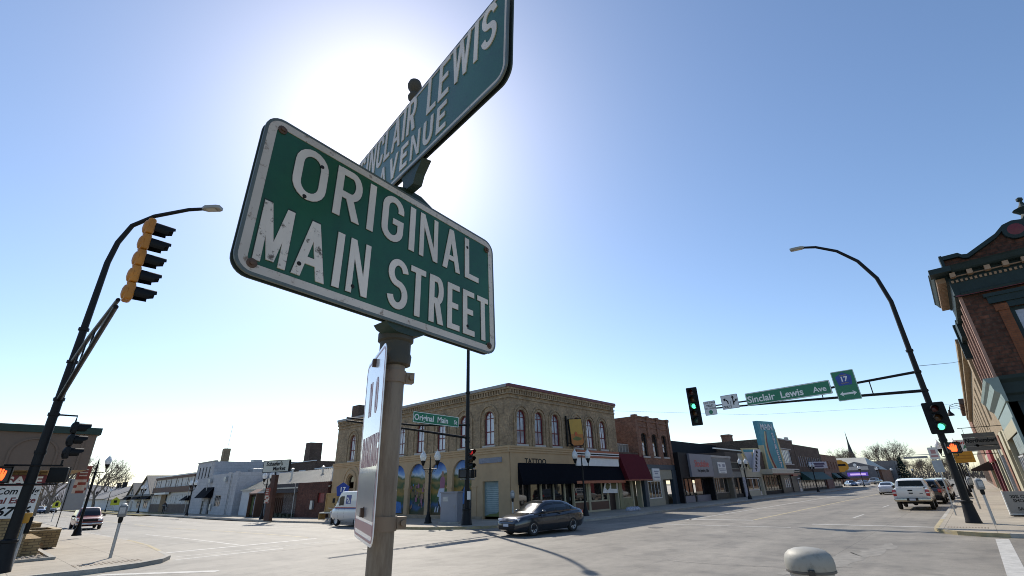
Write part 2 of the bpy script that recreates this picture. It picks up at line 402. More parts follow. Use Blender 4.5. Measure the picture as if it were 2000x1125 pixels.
def arcpts(c, r, a0, a1, n=8): return [(c[0]+r*cos(radians(a0+(a1-a0)*i/n)), c[1]+r*sin(radians(a0+(a1-a0)*i/n))) for i in range(n+1)]
FARK = [(27.5, 18.45), (24.6, 18.95), (22.2, 19.75), (20.4, 20.7), (19.2, 21.9), (18.3, 23.6), (17.85, 25.6), (17.75, 28), (18.1, 29.2), (18.9, 30.2), (19.7, 31), (19.9, 46), (19.9, 300)]
LEFTK = [(3.2, 20.4), (4.5, 20.75), (5.3, 21.35), (5.75, 22.3), (6.0, 24.6), (6.4, 28.3), (6.7, 34), (6.95, 44), (7.2, 57), (7.4, 300)]
RIGHTK = [(24.9, -80), (24.9, -.3), (25.05, .5), (25.4, 1.1), (26.0, 1.6), (26.9, 1.83)]
NEARK = [(3.2, -80), (3.2, .8), (2.9, 1.8), (2.2, 2.5), (1.2, 2.8)]
block(FARK, 440, 'pavement', [32, 36, 40, 44, 50, 56, 62, 70, 100, 160])
block(LEFTK, -150, 'pavement', [32, 36, 40, 44, 56, 62, 70, 100, 160])
block(RIGHTK, 440, 'pavement', [-40, -10])
block(NEARK, -150, 'pavement', [-40, -10])
kerb([(440, 18.45), (60, 18.45)]+FARK[:3], 'kerb', M_kerb); kerb(FARK[2:7], 'kerb', M_kerby); kerb(FARK[6:], 'kerb', M_kerb)
LK = [(-150, 20.4)]+LEFTK
kerb(LEFTK[:5:-1], 'kerb', M_kerb); kerb([LEFTK[6], LEFTK[5], LEFTK[4]], 'kerb', M_kerby); kerb(LEFTK[4::-1]+[(-150, 20.4)], 'kerb', M_kerb)
kerb(RIGHTK[:2], 'kerb', M_kerb); kerb(RIGHTK[1:]+[(32, 1.83)], 'kerb', M_kerby); kerb([(32, 1.83), (440, 1.83)], 'kerb', M_kerb)
kerb(NEARK, 'kerb', M_kerb); kerb([(1.2, 2.8), (-150, 2.8)], 'kerb', M_kerb)

# painted lines and sealed cracks lie 4 mm over the road
def strip(mb, pts, w, dz=.004):
    for (xa, ya), (xb, yb) in zip(pts, pts[1:]):
        n = max(1, int(abs(yb-ya)/3)) if max(ya, yb) > 26 else 1
        dx, dy = xb-xa, yb-ya; q = hypot(dx, dy); nx, ny = -dy/q*w/2, dx/q*w/2
        for i in range(n):
            P = [(xa+dx*t, ya+dy*t) for t in (i/n, (i+1)/n)]
            (x0, y0), (x1, y1) = P
            mb.face([(x0-nx, y0-ny, ZT(0, y0)+dz), (x1-nx, y1-ny, ZT(0, y1)+dz), (x1+nx, y1+ny, ZT(0, y1)+dz), (x0+nx, y0+ny, ZT(0, y0)+dz)])
wl_ = MB(); yl_ = MB()
strip(wl_, [(29.6, 13.4), (430, 13.6)], .13)
strip(wl_, [(30.1, 14.8), (30.7, 9.9)], .32); strip(wl_, [(28.9, 6.6), (28.75, 1.9)], .3)
strip(wl_, [(26.4, 13.2), (26.6, 7.0)], .16)
for x in (34, 46, 58, 70, 82, 94): strip(wl_, [(x, 5.65), (x+3.2, 5.62)], .12)
strip(wl_, [(15.2, -.05), (24.4, -.05)], .34)
strip(wl_, [(5.9, 25.0), (12.5, 24.85)], .3); strip(wl_, [(5.8, 21.85), (9.6, 21.8)], .18); strip(wl_, [(6.1, 22.9), (15.0, 22.7)], .12)
for y in (30.1, 34.9, 39.7, 44.6, 49.5, 55, 61): strip(wl_, [(6.9, y), (9.1, y-.25)], .13)
strip(wl_, [(9.15, 25.4), (9.1, 42)], .13)
strip(wl_, [(16.9, 31), (16.9, 90)], .12)
for a, b in ((26, 41), (44, 52), (56, 64), (68, 90), (95, 200)): strip(yl_, [(12.62, a), (12.7, b)], .14)
strip(yl_, [(30.9, 9.95), (430, 10.2)], .15)
strip(wl_, [(3.4, 19.9), (5.8, 17.4)], .3)
struct(wl_.build('road_marking', M_line, smooth=False)); struct(yl_.build('road_marking', M_liney, smooth=False))
tb = MB()
def crack(x, y, ang, n, st, w):
    P = [(x, y)]
    for i in range(n):
        ang += random.uniform(-.16, .16); x += st*cos(ang); y += st*sin(ang); P.append((x, y))
    strip(tb, P, w, .003)
for a in [(15.5, 2.9, 2.2, 12, .4, .02), (9, 17.3, .05, 26, .7, .02), (8.2, 21, .1, 12, .6, .03)]: crack(*a)
struct(tb.build('crack_seal', M_tar, smooth=False))
# worn patch of broken asphalt near the right-hand crossing
pm = MB()
for px, py, r in [(15.2, 3.6, .75), (16.3, 3.4, .9), (17.6, 3.2, .8), (19.0, 2.9, .7), (20.4, 2.7, .6), (14.3, 3.9, .5)]:
    pm.face([(px+r*(1+.35*sin(5*k+px))*cos(k*pi/7)*1.5, py+r*.45*(1+.4*cos(3*k+py))*sin(k*pi/7), .0025+.0003*px/20) for k in range(14)])
struct(pm.build('asphalt_patch', weathered('broken_asphalt', (.225, .207, .178), (.13, .12, .105), .5, 5, .8), smooth=False))
gr = MB()
for k in range(14):
    gr.box(27.0+.0, 27.5, 0.2+k*.09, .235+k*.09, SW+.003, SW+.008); gr.box(3.0+k*.13, 3.05+k*.13, 21.5, 22.2, SW+.003, SW+.008)
struct(gr.build('tactile_paving', mat('tactile_brown', (.22, .17, .12), .8), smooth=False))

# ------------------------------------------------------------------ the near post and its signs
PX, PY = .7102, 1.0889
M_rustpost = weathered('weathered_post_paint', (.225, .178, .13), (.09, .056, .036), .66, 42, .55, .15, edge=.16, st=(1, 1, .13))
M_cap = weathered('mossy_iron', (.055, .05, .035), (.13, .08, .04), .5, 16, .7)
t = thing('sign_post', 'rusty grey steel sign post with iron cap, carrying the two old street name signs', 'post', (PX, PY, SW))
m = MB(); m.tube([(0, 0, 0), (0, 0, 1.2), (0, 0, 2.27)], .0302, 28); m.build('post', M_rustpost, t)
m = MB(); m.lathe([(.033, 2.235), (.044, 2.238), (.046, 2.262), (.0425, 2.27), (.0425, 2.30), (.049, 2.305), (.049, 2.325), (.03, 2.332), (.024, 2.345)], (0, 0, 0), 28); m.build('cap', M_cap, t)
m = MB(); m.lathe([(.014, 2.34), (.015, 3.18), (.012, 3.195), (.020, 3.205), (.022, 3.216), (.016, 3.23), (.011, 3.236), (.017, 3.245), (.024, 3.258), (.0255, 3.27), (.021, 3.285), (.008, 3.295)], (0, 0, 0), 18); m.build('finial_rod', M_cap, t)
for zc in (2.205, 1.848):
    m = MB()
    m.lathe([(.0305, zc-.016), (.0345, zc-.016), (.0345, zc+.016), (.0305, zc+.016)], (0, 0, 0), 28)
    m.box(.033, .056, -.012, .012, zc-.014, zc+.014)
    m.lathe([(.007, -.02), (.007, .02)], (.047, 0, zc), 8, 'y')
    m.build('strap', weathered('rust_strap', (.23, .17, .12), (.12, .07, .04), .55, 20, .6, .3), t, M=Matrix.Rotation(radians(-20), 4, 'Z'))
M_green = weathered('sign_green', (.014, .086, .040), (.012, .048, .028), .56, 6, .34, edge=.16)
M_let = weathered('sign_white', (.66, .60, .53), (.24, .2, .17), .44, 38, .5, edge=.03)
M_let_worn = weathered('sign_white_worn', (.64, .58, .51), (.11, .085, .065), .70, 34, .5, edge=.03)
M_bord = weathered('sign_border', (.54, .49, .43), (.20, .15, .11), .68, 30, .5, edge=.04)
M_back = mat('sign_back', (.035, .05, .045), .6)
M_rust = mat('rust_bolt', (.10, .06, .04), .6, .4, .3, 20)
def rrect(w, h, r, n=6, ins=0):
    w2, h2 = w/2-ins, h/2-ins; r = max(r-ins, .001); out = []
    for cx, cz, a0 in ((w2-r, h2-r, 0), (-w2+r, h2-r, 90), (-w2+r, -h2+r, 180), (w2-r, -h2+r, 270)):
        out += [(cx+r*cos(radians(a0+90*k/n)), cz+r*sin(radians(a0+90*k/n))) for k in range(n+1)]
    return out
def framed(mb, w, h, r, y, i0, i1, rel):
    """raised border band between insets i0 and i1"""
    A, B = rrect(w, h, r, 6, i0), rrect(w, h, r, 6, i1); n = len(A)
    for k in range(n):
        j = (k+1) % n
        mb.face([(A[k][0], y-rel, A[k][1]), (A[j][0], y-rel, A[j][1]), (B[j][0], y-rel, B[j][1]), (B[k][0], y-rel, B[k][1])][::-1])
        mb.face([(A[k][0], y, A[k][1]), (A[j][0], y, A[j][1]), (A[j][0], y-rel, A[j][1]), (A[k][0], y-rel, A[k][1])][::-1])
        mb.face([(B[j][0], y, B[j][1]), (B[k][0], y, B[k][1]), (B[k][0], y-rel, B[k][1]), (B[j][0], y-rel, B[j][1])][::-1])
def posed(o, loc, a, z):
    a = Vector(a).normalized(); z = Vector(z).normalized(); n = a.cross(z); yv = -n
    yv = z.cross(a)
    o.matrix_world = Matrix(((a.x, yv.x, z.x, loc[0]), (a.y, yv.y, z.y, loc[1]), (a.z, yv.z, z.z, loc[2]), (0, 0, 0, 1)))
# ORIGINAL MAIN STREET
yaw1, tl1, ro1, w1, h1, of1 = .0786, -.0438, -.0269, .8406, .4347, -.0447
def pose(yaw, til, rol):
    a = Vector((cos(yaw), sin(yaw), 0)); n = Vector((sin(yaw), -cos(yaw), 0)); z = Vector((0, 0, 1))
    a2 = a*cos(rol)+z*sin(rol); z2 = -a*sin(rol)+z*cos(rol)
    z3 = z2*cos(til)+n*sin(til); return a, n, a2, z3
a, n, a2, z3 = pose(yaw1, tl1, ro1)
s1 = thing('street_sign', 'weathered green ORIGINAL MAIN STREET sign with white raised letters on the rusty post', 'sign')
posed(s1, (PX+of1*a.x+.045*n.x, PY+of1*a.y+.045*n.y, 2.6852), a2, z3)
m = MB(); m.prism(rrect(w1, h1, .042), lambda x, z, d: (x, d, z), 0, .0035)
lip = [rrect(w1, h1, .042, 6, 0), rrect(w1, h1, .042, 6, -.001)]
m.build('panel', M_green, s1)
m = MB(); framed(m, w1, h1, .042, 0, .006, .026, .0018); m.build('border', M_bord, s1)
m = MB(); framed(m, w1, h1, .042, .0035, -.0012, .006, .0055); m.build('rim', mat('sign_rim', (.11, .13, .12), .5, .3, .2, 9), s1)
m = MB()
for ch, xa, xb in [('O', -.337, -.248), ('R', -.223, -.143), ('I', -.1205, -.0965), ('G', -.0715, .0055), ('I', .0285, .0515), ('N', .0705, .1455), ('A', .1685, .247), ('L', .2715, .339)]:
    stroke_letter(m, ch, xa, .0235, xb-xa, .1545, .0208, 0, .0026)
for ch, xa, xb in [('I', -.1985, -.176), ('N', -.1585, -.0965), ('S', -.034, .036), ('T', .0445, .102), ('R', .118, .176), ('E', .1935, .2465), ('E', .2625, .316), ('T', .332, .386)]:
    stroke_letter(m, ch, xa, -.1785, xb-xa, .1545, .0198, 0, .0026)
m.build('lettering', M_let, s1)
M_outl = mat('letter_edge', (.012, .03, .02), .6, 0, .3, 20)
mo = MB()
for ch, xa, xb in [('O', -.337, -.248), ('R', -.223, -.143), ('I', -.1205, -.0965), ('G', -.0715, .0055), ('I', .0285, .0515), ('N', .0705, .1455), ('A', .1685, .247), ('L', .2715, .339)]: stroke_letter(mo, ch, xa-.0018, .0235-.0018, xb-xa+.0036, .1545+.0036, .0208+.0036, 0, .0009)
for ch, xa, xb in [('M', -.385, -.313), ('A', -.299, -.217), ('I', -.1985, -.176), ('N', -.1585, -.0965), ('S', -.034, .036), ('T', .0445, .102), ('R', .118, .176), ('E', .1935, .2465), ('E', .2625, .316), ('T', .332, .386)]: stroke_letter(mo, ch, xa-.0018, -.1785-.0018, xb-xa+.0036, .1545+.0036, .0205+.0036, 0, .0009)
mo.build('lettering_edge', M_outl, s1)
m = MB()
for ch, xa, xb in [('M', -.385, -.313), ('A', -.299, -.217)]: stroke_letter(m, ch, xa, -.182, xb-xa, .1545, .0228, 0, .0026)
m.build('worn_lettering', M_let_worn, s1)
hole = MB()
for x, z in ((-.382, .187), (-.383, -.192), (.386, .178), (.388, -.19)):
    m = MB(); m.lathe([(.0115, 0), (.0115, -.003), (.006, -.004), (.006, -.008), (.001, -.009)], (x, 0, z), 12, 'y'); m.build('bolt', M_rust, s1)
for x, z in ((-.268, .142), (-.3, .03), (-.284, -.153), (.283, .142), (.283, -.15), (-.14, -.16)):
    hole.lathe([(.0001, -.0033), (.0055, -.0033), (.0055, -.001)], (x, 0, z), 10, 'y')
hole.build('bolt_hole', mat('hole_dark', (.01, .01, .01), .9, 0, 0), s1)
# second blank back plate and the clamp under it
m = MB(); m.prism(rrect(w1, h1, .042), lambda x, z, d: (x, d, z), .018, .022); m.build('back_panel', M_back, s1)
m = MB()
m.prism([(-.055, -.2175), (-.045, -.228), (-.018, -.238), (.03, -.239), (.07, -.230), (.092, -.2175)], lambda x, z, d: (x+.03, d, z), .004, .058)
m.build('clamp', weathered('green_clamp', (.018, .04, .03), (.07, .045, .025), .6, 30, .6), s1)
m = MB()
m.prism([(-.1, .2175), (.1, .2175), (.075, .228), (.03, .245), (-.03, .245), (-.075, .228)], lambda x, z, d: (x+.045, d, z), .006, .06)
m.build('clamp', weathered('green_clamp', (.02, .06, .045), (.09, .06, .03), .5, 22, .6), s1)
# SINCLAIR LEWIS AVENUE
a, n, a2, z3 = pose(-1.7502, .0331, -.1188)
s2 = thing('street_sign', 'green SINCLAIR LEWIS AVENUE sign set crosswise above the ORIGINAL MAIN STREET sign', 'sign')
posed(s2, (.66975, 1.03405, 3.11789), a2, z3)
W2, H2 = 1.075, .2742
m = MB(); m.prism(rrect(W2, H2, .04), lambda x, z, d: (x, d, z), 0, .0035); m.build('panel', M_green, s2)
m = MB(); framed(m, W2, H2, .04, 0, .005, .0125, .0015); m.build('border', M_bord, s2)
m = MB(); framed(m, W2, H2, .04, .0035, -.0012, .005, .005); m.build('rim', MATS['sign_rim'], s2)
m = MB()
stroke_word(m, 'SINCLAIR', -.492, .036, .004, .1315, 0, .0185, wmul=1.12); stroke_word(m, 'LEWIS', .118, .492, .0, .1325, 0, .0185, wmul=1.22)
stroke_word(m, 'AVENUE', -.25, .25, -.112, .090, 0, .0165, wmul=1.62)
m.build('lettering', M_let, s2)
m = MB(); m.prism(rrect(W2, H2, .04), lambda x, z, d: (x, d, z), .014, .0175); m.build('back_panel', M_back, s2)
m = MB(); m.prism([(-.03, -.20), (.03, -.20), (.045, -.17), (.085, -.137), (-.07, -.137), (-.045, -.17)], lambda x, z, d: (x+.02, d, z), .004, .034)
m.build('clamp', MATS['green_clamp'], s2)
# NO PARKING
a, n, a2, z3 = pose(-1.9685, .0114, -.0186)
s3 = thing('parking_sign', 'white NO PARKING sign with red letters strapped to the rusty post, seen almost edge-on', 'sign')
posed(s3, (.676, 1.122, 2.1694), a2, z3)
M_npw = mat('reflective_white', (.72, .72, .73), .16, .0, .05, 4, spec=.7, coat=.4)
M_npr = mat('faded_red', (.42, .22, .23), .35, 0, .1)
m = MB(); m.prism(rrect(.305, .457, .03), lambda x, z, d: (x, d, z), 0, .002); m.build('panel', M_npw, s3)
m = MB(); framed(m, .305, .457, .03, 0, .007, .012, .0006); m.box(-.135, .135, -.0006, .0, -.207, -.185); m.build('border', M_npr, s3)
m = MB(); stroke_word(m, 'NO', -.06, .075, .065, .092, 0, .014, .0008)
stroke_letter(m, 'R', -.118, -.062, .036, .075, .011, 0, .0008)
for ch, x in (('A', -.079), ('R', -.039), ('K', .001), ('N', .062), ('G', .101)): stroke_letter(m, ch, x, -.062, .036, .075, .011, 0, .0008)
stroke_letter(m, 'I', .043, -.062, .013, .075, .011, 0, .0008)
m.build('lettering', M_npr, s3)
m = MB(); m.box(-.132, .132, -.0011, -.0002, -.178, -.075); m.build('sticker', mat('silver_sticker', (.36, .36, .37), .28, .5, .1), s3)
for z in (.205, -.165): m = MB(); m.box(-.009, .009, -.009, 0, z-.01, z+.01); m.lathe([(.012, 0), (.012, -.003)], (0, 0, z), 12, 'y'); m.build('bolt', M_rust, s3)
m = MB(); m.box(-.06, .06, .006, .02, .195, .215); m.build('bracket', M_rust, s3)

# ------------------------------------------------------------------ traffic signals
M_yel = weathered('signal_yellow', (.47, .18, .014), (.24, .11, .025), .5, 9, .5)
M_lr = mat('lens_red_off', (.09, .012, .012), .2); M_la = mat('lens_amber_off', (.10, .045, .012), .2); M_lg = mat('lens_green_off', (.03, .09, .08), .2)
M_gon = mat('lens_green_lit', (.1, .6, .4), .3, 0, 0, emit=((.10, .85, .42), 1.6))
M_ron = mat('lens_red_lit', (.5, .03, .03), .3, 0, 0, emit=((.8, .03, .03), .35))
M_hand = mat('hand_lit', (.7, .12, .03), .4, 0, 0, emit=((1.0, .09, .015), 2.0))
def signal(name, label, loc, rz, n=3, lit=None, house=None, plate=True, sec=.40, pw=None, group='traffic signals of the crossing'):
    house = house or M_steel_black
    t = thing(name, label, 'traffic light', loc, rz, group); h = n*sec; R = sec*.38
    m = MB()
    for k in range(n):
        z = h/2-(k+.5)*sec
        m.rbox(-sec*.44, sec*.44, -.02, .12, z-sec*.485, z+sec*.485, .05)
        m.lathe([(.0001, .165), (sec*.2, .16), (sec*.36, .14), (sec*.46, .09)], (0, 0, z), 14, 'y')
    m.build('housing', house, t)
    for k in range(n):
        z = h/2-(k+.5)*sec
        v = MB(); rows = []
        for d, rr in ((-.02, R*1.06), (-.36, R*1.0)):
            rows.append([(rr*sin(radians(a)), d-.0 if d > -.1 else d+(.10 if abs(a) > 95 else 0), z+rr*cos(radians(a))) for a in range(-128, 129, 16)])
        rows2 = [[(p[0]*.96, p[1], z+(p[2]-z)*.96) for p in r] for r in rows]
        v.grid(rows); v.grid(rows2[::-1]); v.grid([rows[1], rows2[1]])
        v.build('visor', M_black, t)
        l = MB(); l.lathe([(.0001, -.045), (R*.5, -.04), (R*.9, -.022)], (0, 0, z), 18, 'y')
        cols = [M_lr, M_la, M_lg] if n == 3 else [M_lr, M_la, M_gon, M_la, M_lg]
        l.build('lens', (M_gon if n == 3 and k == 2 else M_ron) if lit == k and n == 3 else cols[k], t)
    if plate:
        p = MB(); p.prism(rrect(pw or sec*1.7, h+.2, .06), lambda x, z, d: (x, d, z), .02, .026); p.build('backplate', M_black, t)
    return t
def hand_poly():
    return [[(-.30, -.45), (.22, -.45), (.30, -.2), (.32, .05), (-.32, .05), (-.34, -.2)],
            [(-.32, .03), (-.19, .03), (-.21, .36), (-.31, .34)], [(-.16, .03), (-.02, .03), (-.03, .47), (-.15, .47)],
            [(.01, .03), (.15, .03), (.15, .44), (.03, .45)], [(.18, .03), (.32, .03), (.33, .30), (.22, .32)],
            [(-.33, -.2), (-.33, -.02), (-.52, .14), (-.58, .05), (-.45, -.14)]]
def ped(name, label, loc, rz, on=True, group='pedestrian signals', mirror=1):
    t = thing(name, label, 'pedestrian signal', loc, rz, group)
    m = MB(); m.rbox(-.24, .24, 0, .22, -.24, .24, .04)
    m.box(-.25, .25, -.10, 0, .215, .235); m.box(-.25, -.235, -.10, 0, -.2, .235); m.box(.235, .25, -.10, 0, -.2, .235); m.build('housing', M_black, t)
    m = MB(); m.box(-.2, .2, -.004, 0, -.2, .2); m.build('screen', mat('pedestrian_screen', (.03, .03, .032), .5), t)
    if on:
        m = MB()
        for i, p in enumerate(hand_poly()):
            q = [(mirror*a*.36, b*.36) for a, b in p]
            if sum(q[i][0]*q[(i+1) % len(q)][1]-q[(i+1) % len(q)][0]*q[i][1] for i in range(len(q))) < 0: q = q[::-1]
            m.prism(q, lambda x, z, d: (x, d, z), -.006-.0003*i, -.0042)
        m.build('hand_symbol', M_hand, t)
    return t
def mast(label, loc, lum_path, arm_dir, arm_len, z_lo, z_hi, head, base=.28):
    t = thing('signal_pole', label, 'signal pole', loc, 0, 'black signal poles with mast arms')
    x, y, z = loc
    top = lum_path[0][2]
    m = MB(); m.tube([(0, 0, .7), (0, 0, 3), (0, 0, 7), (0, 0, lum_path[0][2])]+lum_path[1:], [.15, .135, .115, .1]+[.095-.045*i/len(lum_path) for i in range(len(lum_path)-1)], 14)
    for zz in (3.4, 4.6, z_lo, z_hi, 7.6): m.lathe([(.13, zz-.05), (.155, zz-.05), (.155, zz+.05), (.13, zz+.05)], (0, 0, 0), 14)
    m.build('pole', M_steel_black, t)
    m = MB(); m.lathe([(base, 0), (base, .04), (base*.93, .1), (base*.68, .78), (base*.78, .8), (base*.78, .86), (.15, .9)], (0, 0, 0), 16); m.build('base', M_steel_black, t)
    m = MB(); ax, ay = arm_dir
    m.tube([(ax*.1, ay*.1, z_lo), (ax*arm_len*.5, ay*arm_len*.5, z_lo+.22), (ax*arm_len, ay*arm_len, z_lo+.40)], [.075, .06, .045], 10)
    m.tube([(ax*.1, ay*.1, z_hi), (ax*arm_len*.5, ay*arm_len*.5, z_hi-.28), (ax*arm_len, ay*arm_len, z_lo+.55)], [.065, .055, .04], 10)
    for f in (.2, .42, .62): 
        zl = z_lo+.4*f; zh = z_hi+(z_lo+.55-z_hi)*f
        m.tube([(ax*arm_len*f, ay*arm_len*f, zl), (ax*arm_len*f, ay*arm_len*f, zh)], .025, 6)
    m.build('mast_arm', M_steel_black, t)
    p = Vector(lum_path[-1]); d = (p-Vector(lum_path[-2])).normalized(); d.z *= .3; d.normalize(); sd_ = Vector((-d.y, d.x, 0))
    m = MB(); 
    def L(u, v, w): q = p+d*u+sd_*v; return (q.x, q.y, q.z+w)
    out = [(-.05, .06), (.1, .16), (.55, .17), (.68, .12)]; poly = out+[(a, -b) for a, b in out[::-1]]
    m.prism(poly, lambda a, b, dd: L(a, b, dd), .07, -.05)
    m.build('luminaire', mat('luminaire_grey', (.34, .33, .29), .5, .3), t)
    m = MB(); m.prism([(.14, .10), (.5, .11), (.5, -.11), (.14, -.11)], lambda a, b, dd: L(a, b, dd), -.051, -.07)
    m.build('diffuser', mat('lamp_diffuser', (.55, .52, .44), .4), t)
    return t
# right-hand corner
RP = (29.77, .62, SW)
mast('black mast-arm pole on the corner pavement by the parked white pickup', RP, [(0, 0, 10.2), (0, .22, 11.6), (0, .75, 12.8), (0, 1.5, 13.7), (0, 2.4, 14.3), (0, 3.0, 14.5)], (0, 1), 9.9, 5.65, 6.55, None)
signal('traffic_signal', 'five-lens black signal with one green lit at the tip of the long mast arm', (29.77, 11.75, 6.46), radians(-90+6), 5, None, None, True, .43, .68)
signal('traffic_signal', 'three-lens black signal with backplate and bottom green lit above a red hand', (29.45, .52, 4.48), radians(-90+10), 3, 2, None, True, .40, .82)
ped('pedestrian_signal', 'pedestrian signal showing a lit orange hand below the green traffic light', (29.4, .36, 3.16), radians(-90+14), True, mirror=1)
def panel_sign(name, label, loc, rz, w, h, m_panel, draw, group=None, r=.04, border=None, tilt=0, cat='sign'):
    t = thing(name, label, cat, loc, rz, group)
    if tilt: t.rotation_euler = (0, radians(tilt), rz)
    m = MB(); m.prism(rrect(w, h, r), lambda x, z, d: (x, d, z), 0, .02); m.build('panel', m_panel, t)
    if border:
        m = MB(); framed(m, w, h, r, 0, border[0], border[1], .003); m.build('border', border[2], t)
    draw(t); return t
M_sg = mat('sign_sheet_green', (.012, .17, .085), .3, 0, .05); M_sw = mat('sign_sheet_white', (.66, .66, .66), .4, 0, .05)
M_swt = mat('sign_letter_white', (.78, .78, .76), .4, 0, .03); M_ink = mat('sign_ink_black', (.012, .012, .013), .6, spec=.2)
M_blue = mat('sign_sheet_blue', (.02, .06, .30), .35); M_red = mat('sign_ink_red', (.36, .02, .02), .5)
def words(t, items, m, name='lettering', y=-.004):
    mb = MB()
    for it in items:
        s, size, x, z = it[:4]; kw = it[4] if len(it) > 4 else {}
        text_mb(mb, s, size, (x, y, z), **kw)
    return mb.build(name, m, t, smooth=False)
F = radians(-90)
def d_sla(t): words(t, [('Sinclair  Lewis', .52, -.62, -.2, dict(xs=.98, bold=.010)), ('Ave', .40, 1.62, -.17, dict(xs=.98, bold=.008))], M_swt)
panel_sign('street_sign', 'long green Sinclair Lewis Ave sign hung on the mast arm over the road', (29.62, 6.42, 6.46), F, 4.32, .72, M_sg, d_sla, 'green street name signs on mast arms', .05, (.015, .05, M_swt), tilt=-1.5)
def pent(s): return [(-.5*s, .17*s), (-.40*s, -.45*s), (.40*s, -.45*s), (.5*s, .17*s), (0, .48*s)]
def d_17(t):
    m = MB(); m.prism(pent(.72)[::1], lambda x, z, d: (x, d, z+.33), -.006, 0); m.build('shield', M_blue, t)
    m = MB(); m.prism(pent(.62), lambda x, z, d: (x, d, z+.33), -.0075, -.0065); 
    words(t, [('17', .34, 0, .21, dict(bold=.012))], M_swt, 'route_number', -.012)
    words(t, [('COUNTY', .075, 0, .49, {}), ('COUNTY', .075, 0, .09, {})], mat('sign_yellow', (.6, .42, .06), .5), 'route_caption', -.012)
    m = MB(); ar = [(-.38, 0), (-.2, .13), (-.24, .045), (.24, .045), (.2, .13), (.38, 0), (.2, -.13), (.24, -.045), (-.24, -.045), (-.2, -.13)]
    m.prism(ar[::-1], lambda x, z, d: (x, d, z-.42), -.006, 0); m.build('arrow', M_swt, t)
panel_sign('route_sign', 'green 17 county route sign with a white two-way arrow on the mast arm', (29.62, 3.6, 6.48), F, 1.02, 1.52, M_sg, d_17, None, .05, (.012, .03, M_swt), tilt=-1)
def d_only(t):
    m = MB(); m.prism([(.17, -.2), (.23, -.2), (.23, .22), (.29, .20), (.2, .37), (.11, .20), (.17, .22)][::1], lambda x, z, d: (x, d, z), -.006, 0)
    m.prism([(.23, -.02), (.33, .06), (.30, .12), (.43, .12), (.40, -.01), (.37, .04), (.25, -.09)][::-1], lambda x, z, d: (x, d, z), -.007, 0)
    pts = [(-.14+.0, -.12), (-.08, -.12), (-.09, .02), (-.14, .12), (-.24, .18), (-.22, .24), (-.38, .17), (-.28, .05), (-.26, .11), (-.19, .07), (-.15, 0)]
    m.prism(pts, lambda x, z, d: (x, d, z), -.006, 0); m.box(.02, .04, -.006, 0, -.37, .05); m.build('arrow', M_ink, t)
    words(t, [('ONLY', .17, -.22, -.33, dict(xs=.9, bold=.004))], M_ink)
panel_sign('lane_sign', 'white lane-use sign with a left-only arrow and a straight-right arrow', (29.6, 9.5, 6.42), F, .98, .82, M_sw, d_only, None, .04, (.012, .025, M_ink), tilt=-1)
def d_yield(t):
    words(t, [('LEFT TURN', .135, 0, .27, {}), ('YIELD', .17, 0, .08, dict(bold=.003)), ('ON GREEN', .135, 0, -.07, {})], M_ink)
    m = MB(); m.lathe([(.0001, -.006), (.12, -.006), (.12, 0)], (0, 0, -.24), 20, 'y'); m.build('green_disc', M_sg, t)
panel_sign('yield_sign', 'white LEFT TURN YIELD ON GREEN sign beside the five-lens signal', (29.6, 10.72, 6.2), F, .72, .84, M_sw, d_yield, None, .04, (.012, .022, M_ink), tilt=-1)
# left-hand corner
LP = (1.35, 22.18, SW)
mast('black mast-arm pole on the corner in front of the tan brick garage', LP, [(0, 0, 10.3), (.09, -.03, 11.2), (.33, -.2, 12.0), (.85, -.9, 12.36), (1.69, -2.1, 12.5), (2.1, -2.55, 12.52)], (-.027, -1), 10.4, 5.1, 6.4, None)
ls = signal('traffic_signal', 'yellow-backed five-lens signal with black visors at the tip of the mast arm', (1.15, 10.85, 6.38), radians(90), 5, None, M_yel, False, .355)
for c in kids(ls):
    if c.name.startswith('lens'): c.data.materials[0] = M_lr
signal('traffic_signal', 'black side-on three-lens signal bracketed to the pole before the tan garage', (2.02, 22.0, 3.92), radians(92), 3, None, None, False, .40)
ped('pedestrian_signal', 'pedestrian signal with a lit orange hand at the edge by the sale board', (.62, 21.9, 2.84), radians(-8), True, mirror=1)
ped('pedestrian_signal', 'dark pedestrian signal seen from behind beside the black corner pole', (2.0, 22.3, 2.84), radians(160), False)
br = MB()
br.tube([(.62, 22.05, 3.12), (2.0, 22.05, 3.12)], .03, 6); br.tube([(.62, 22.05, 2.56), (2.0, 22.05, 2.56)], .03, 6)
br.tube([(1.4, 22.1, 4.72), (1.95, 22.1, 4.72), (1.95, 22.1, 4.5)], .03, 6); br.tube([(1.95, 22.1, 3.3), (1.95, 22.1, 3.1)], .03, 6)
br.build('signal_bracket', M_steel_black, None); tag(bpy.data.objects['signal_bracket'], 'thin black pipe bracket holding the signals to the pole near the tan garage', 'bracket')
# far corner
FP = (20.33, 22.48, SW)
mast('black mast-arm pole at the far corner in front of the painted murals', FP, [(0, 0, 10.6), (-.1, -.1, 11.4), (-.4, -.4, 12.2), (-.9, -.9, 12.6), (-1.5, -1.5, 12.75)], (-1, 0), 8.2, 4.85, 5.6, None, .33)
signal('traffic_signal', 'three-lens black signal with red lit on the far corner pole by the murals', (20.42, 22.25, 3.72), radians(-8), 3, 0, None, False, .40)
ped('pedestrian_signal', 'dark pedestrian signal bracketed left of the far corner pole by the murals', (19.75, 22.2, 2.9), radians(-30), False)
ped('pedestrian_signal', 'black pedestrian signal on the side of the far corner pole away from the murals', (20.95, 22.6, 2.9), radians(70), False)
br = MB(); br.tube([(19.75, 22.4, 3.2), (20.95, 22.5, 3.2)], .03, 6); br.tube([(19.75, 22.4, 2.6), (20.95, 22.5, 2.6)], .03, 6)
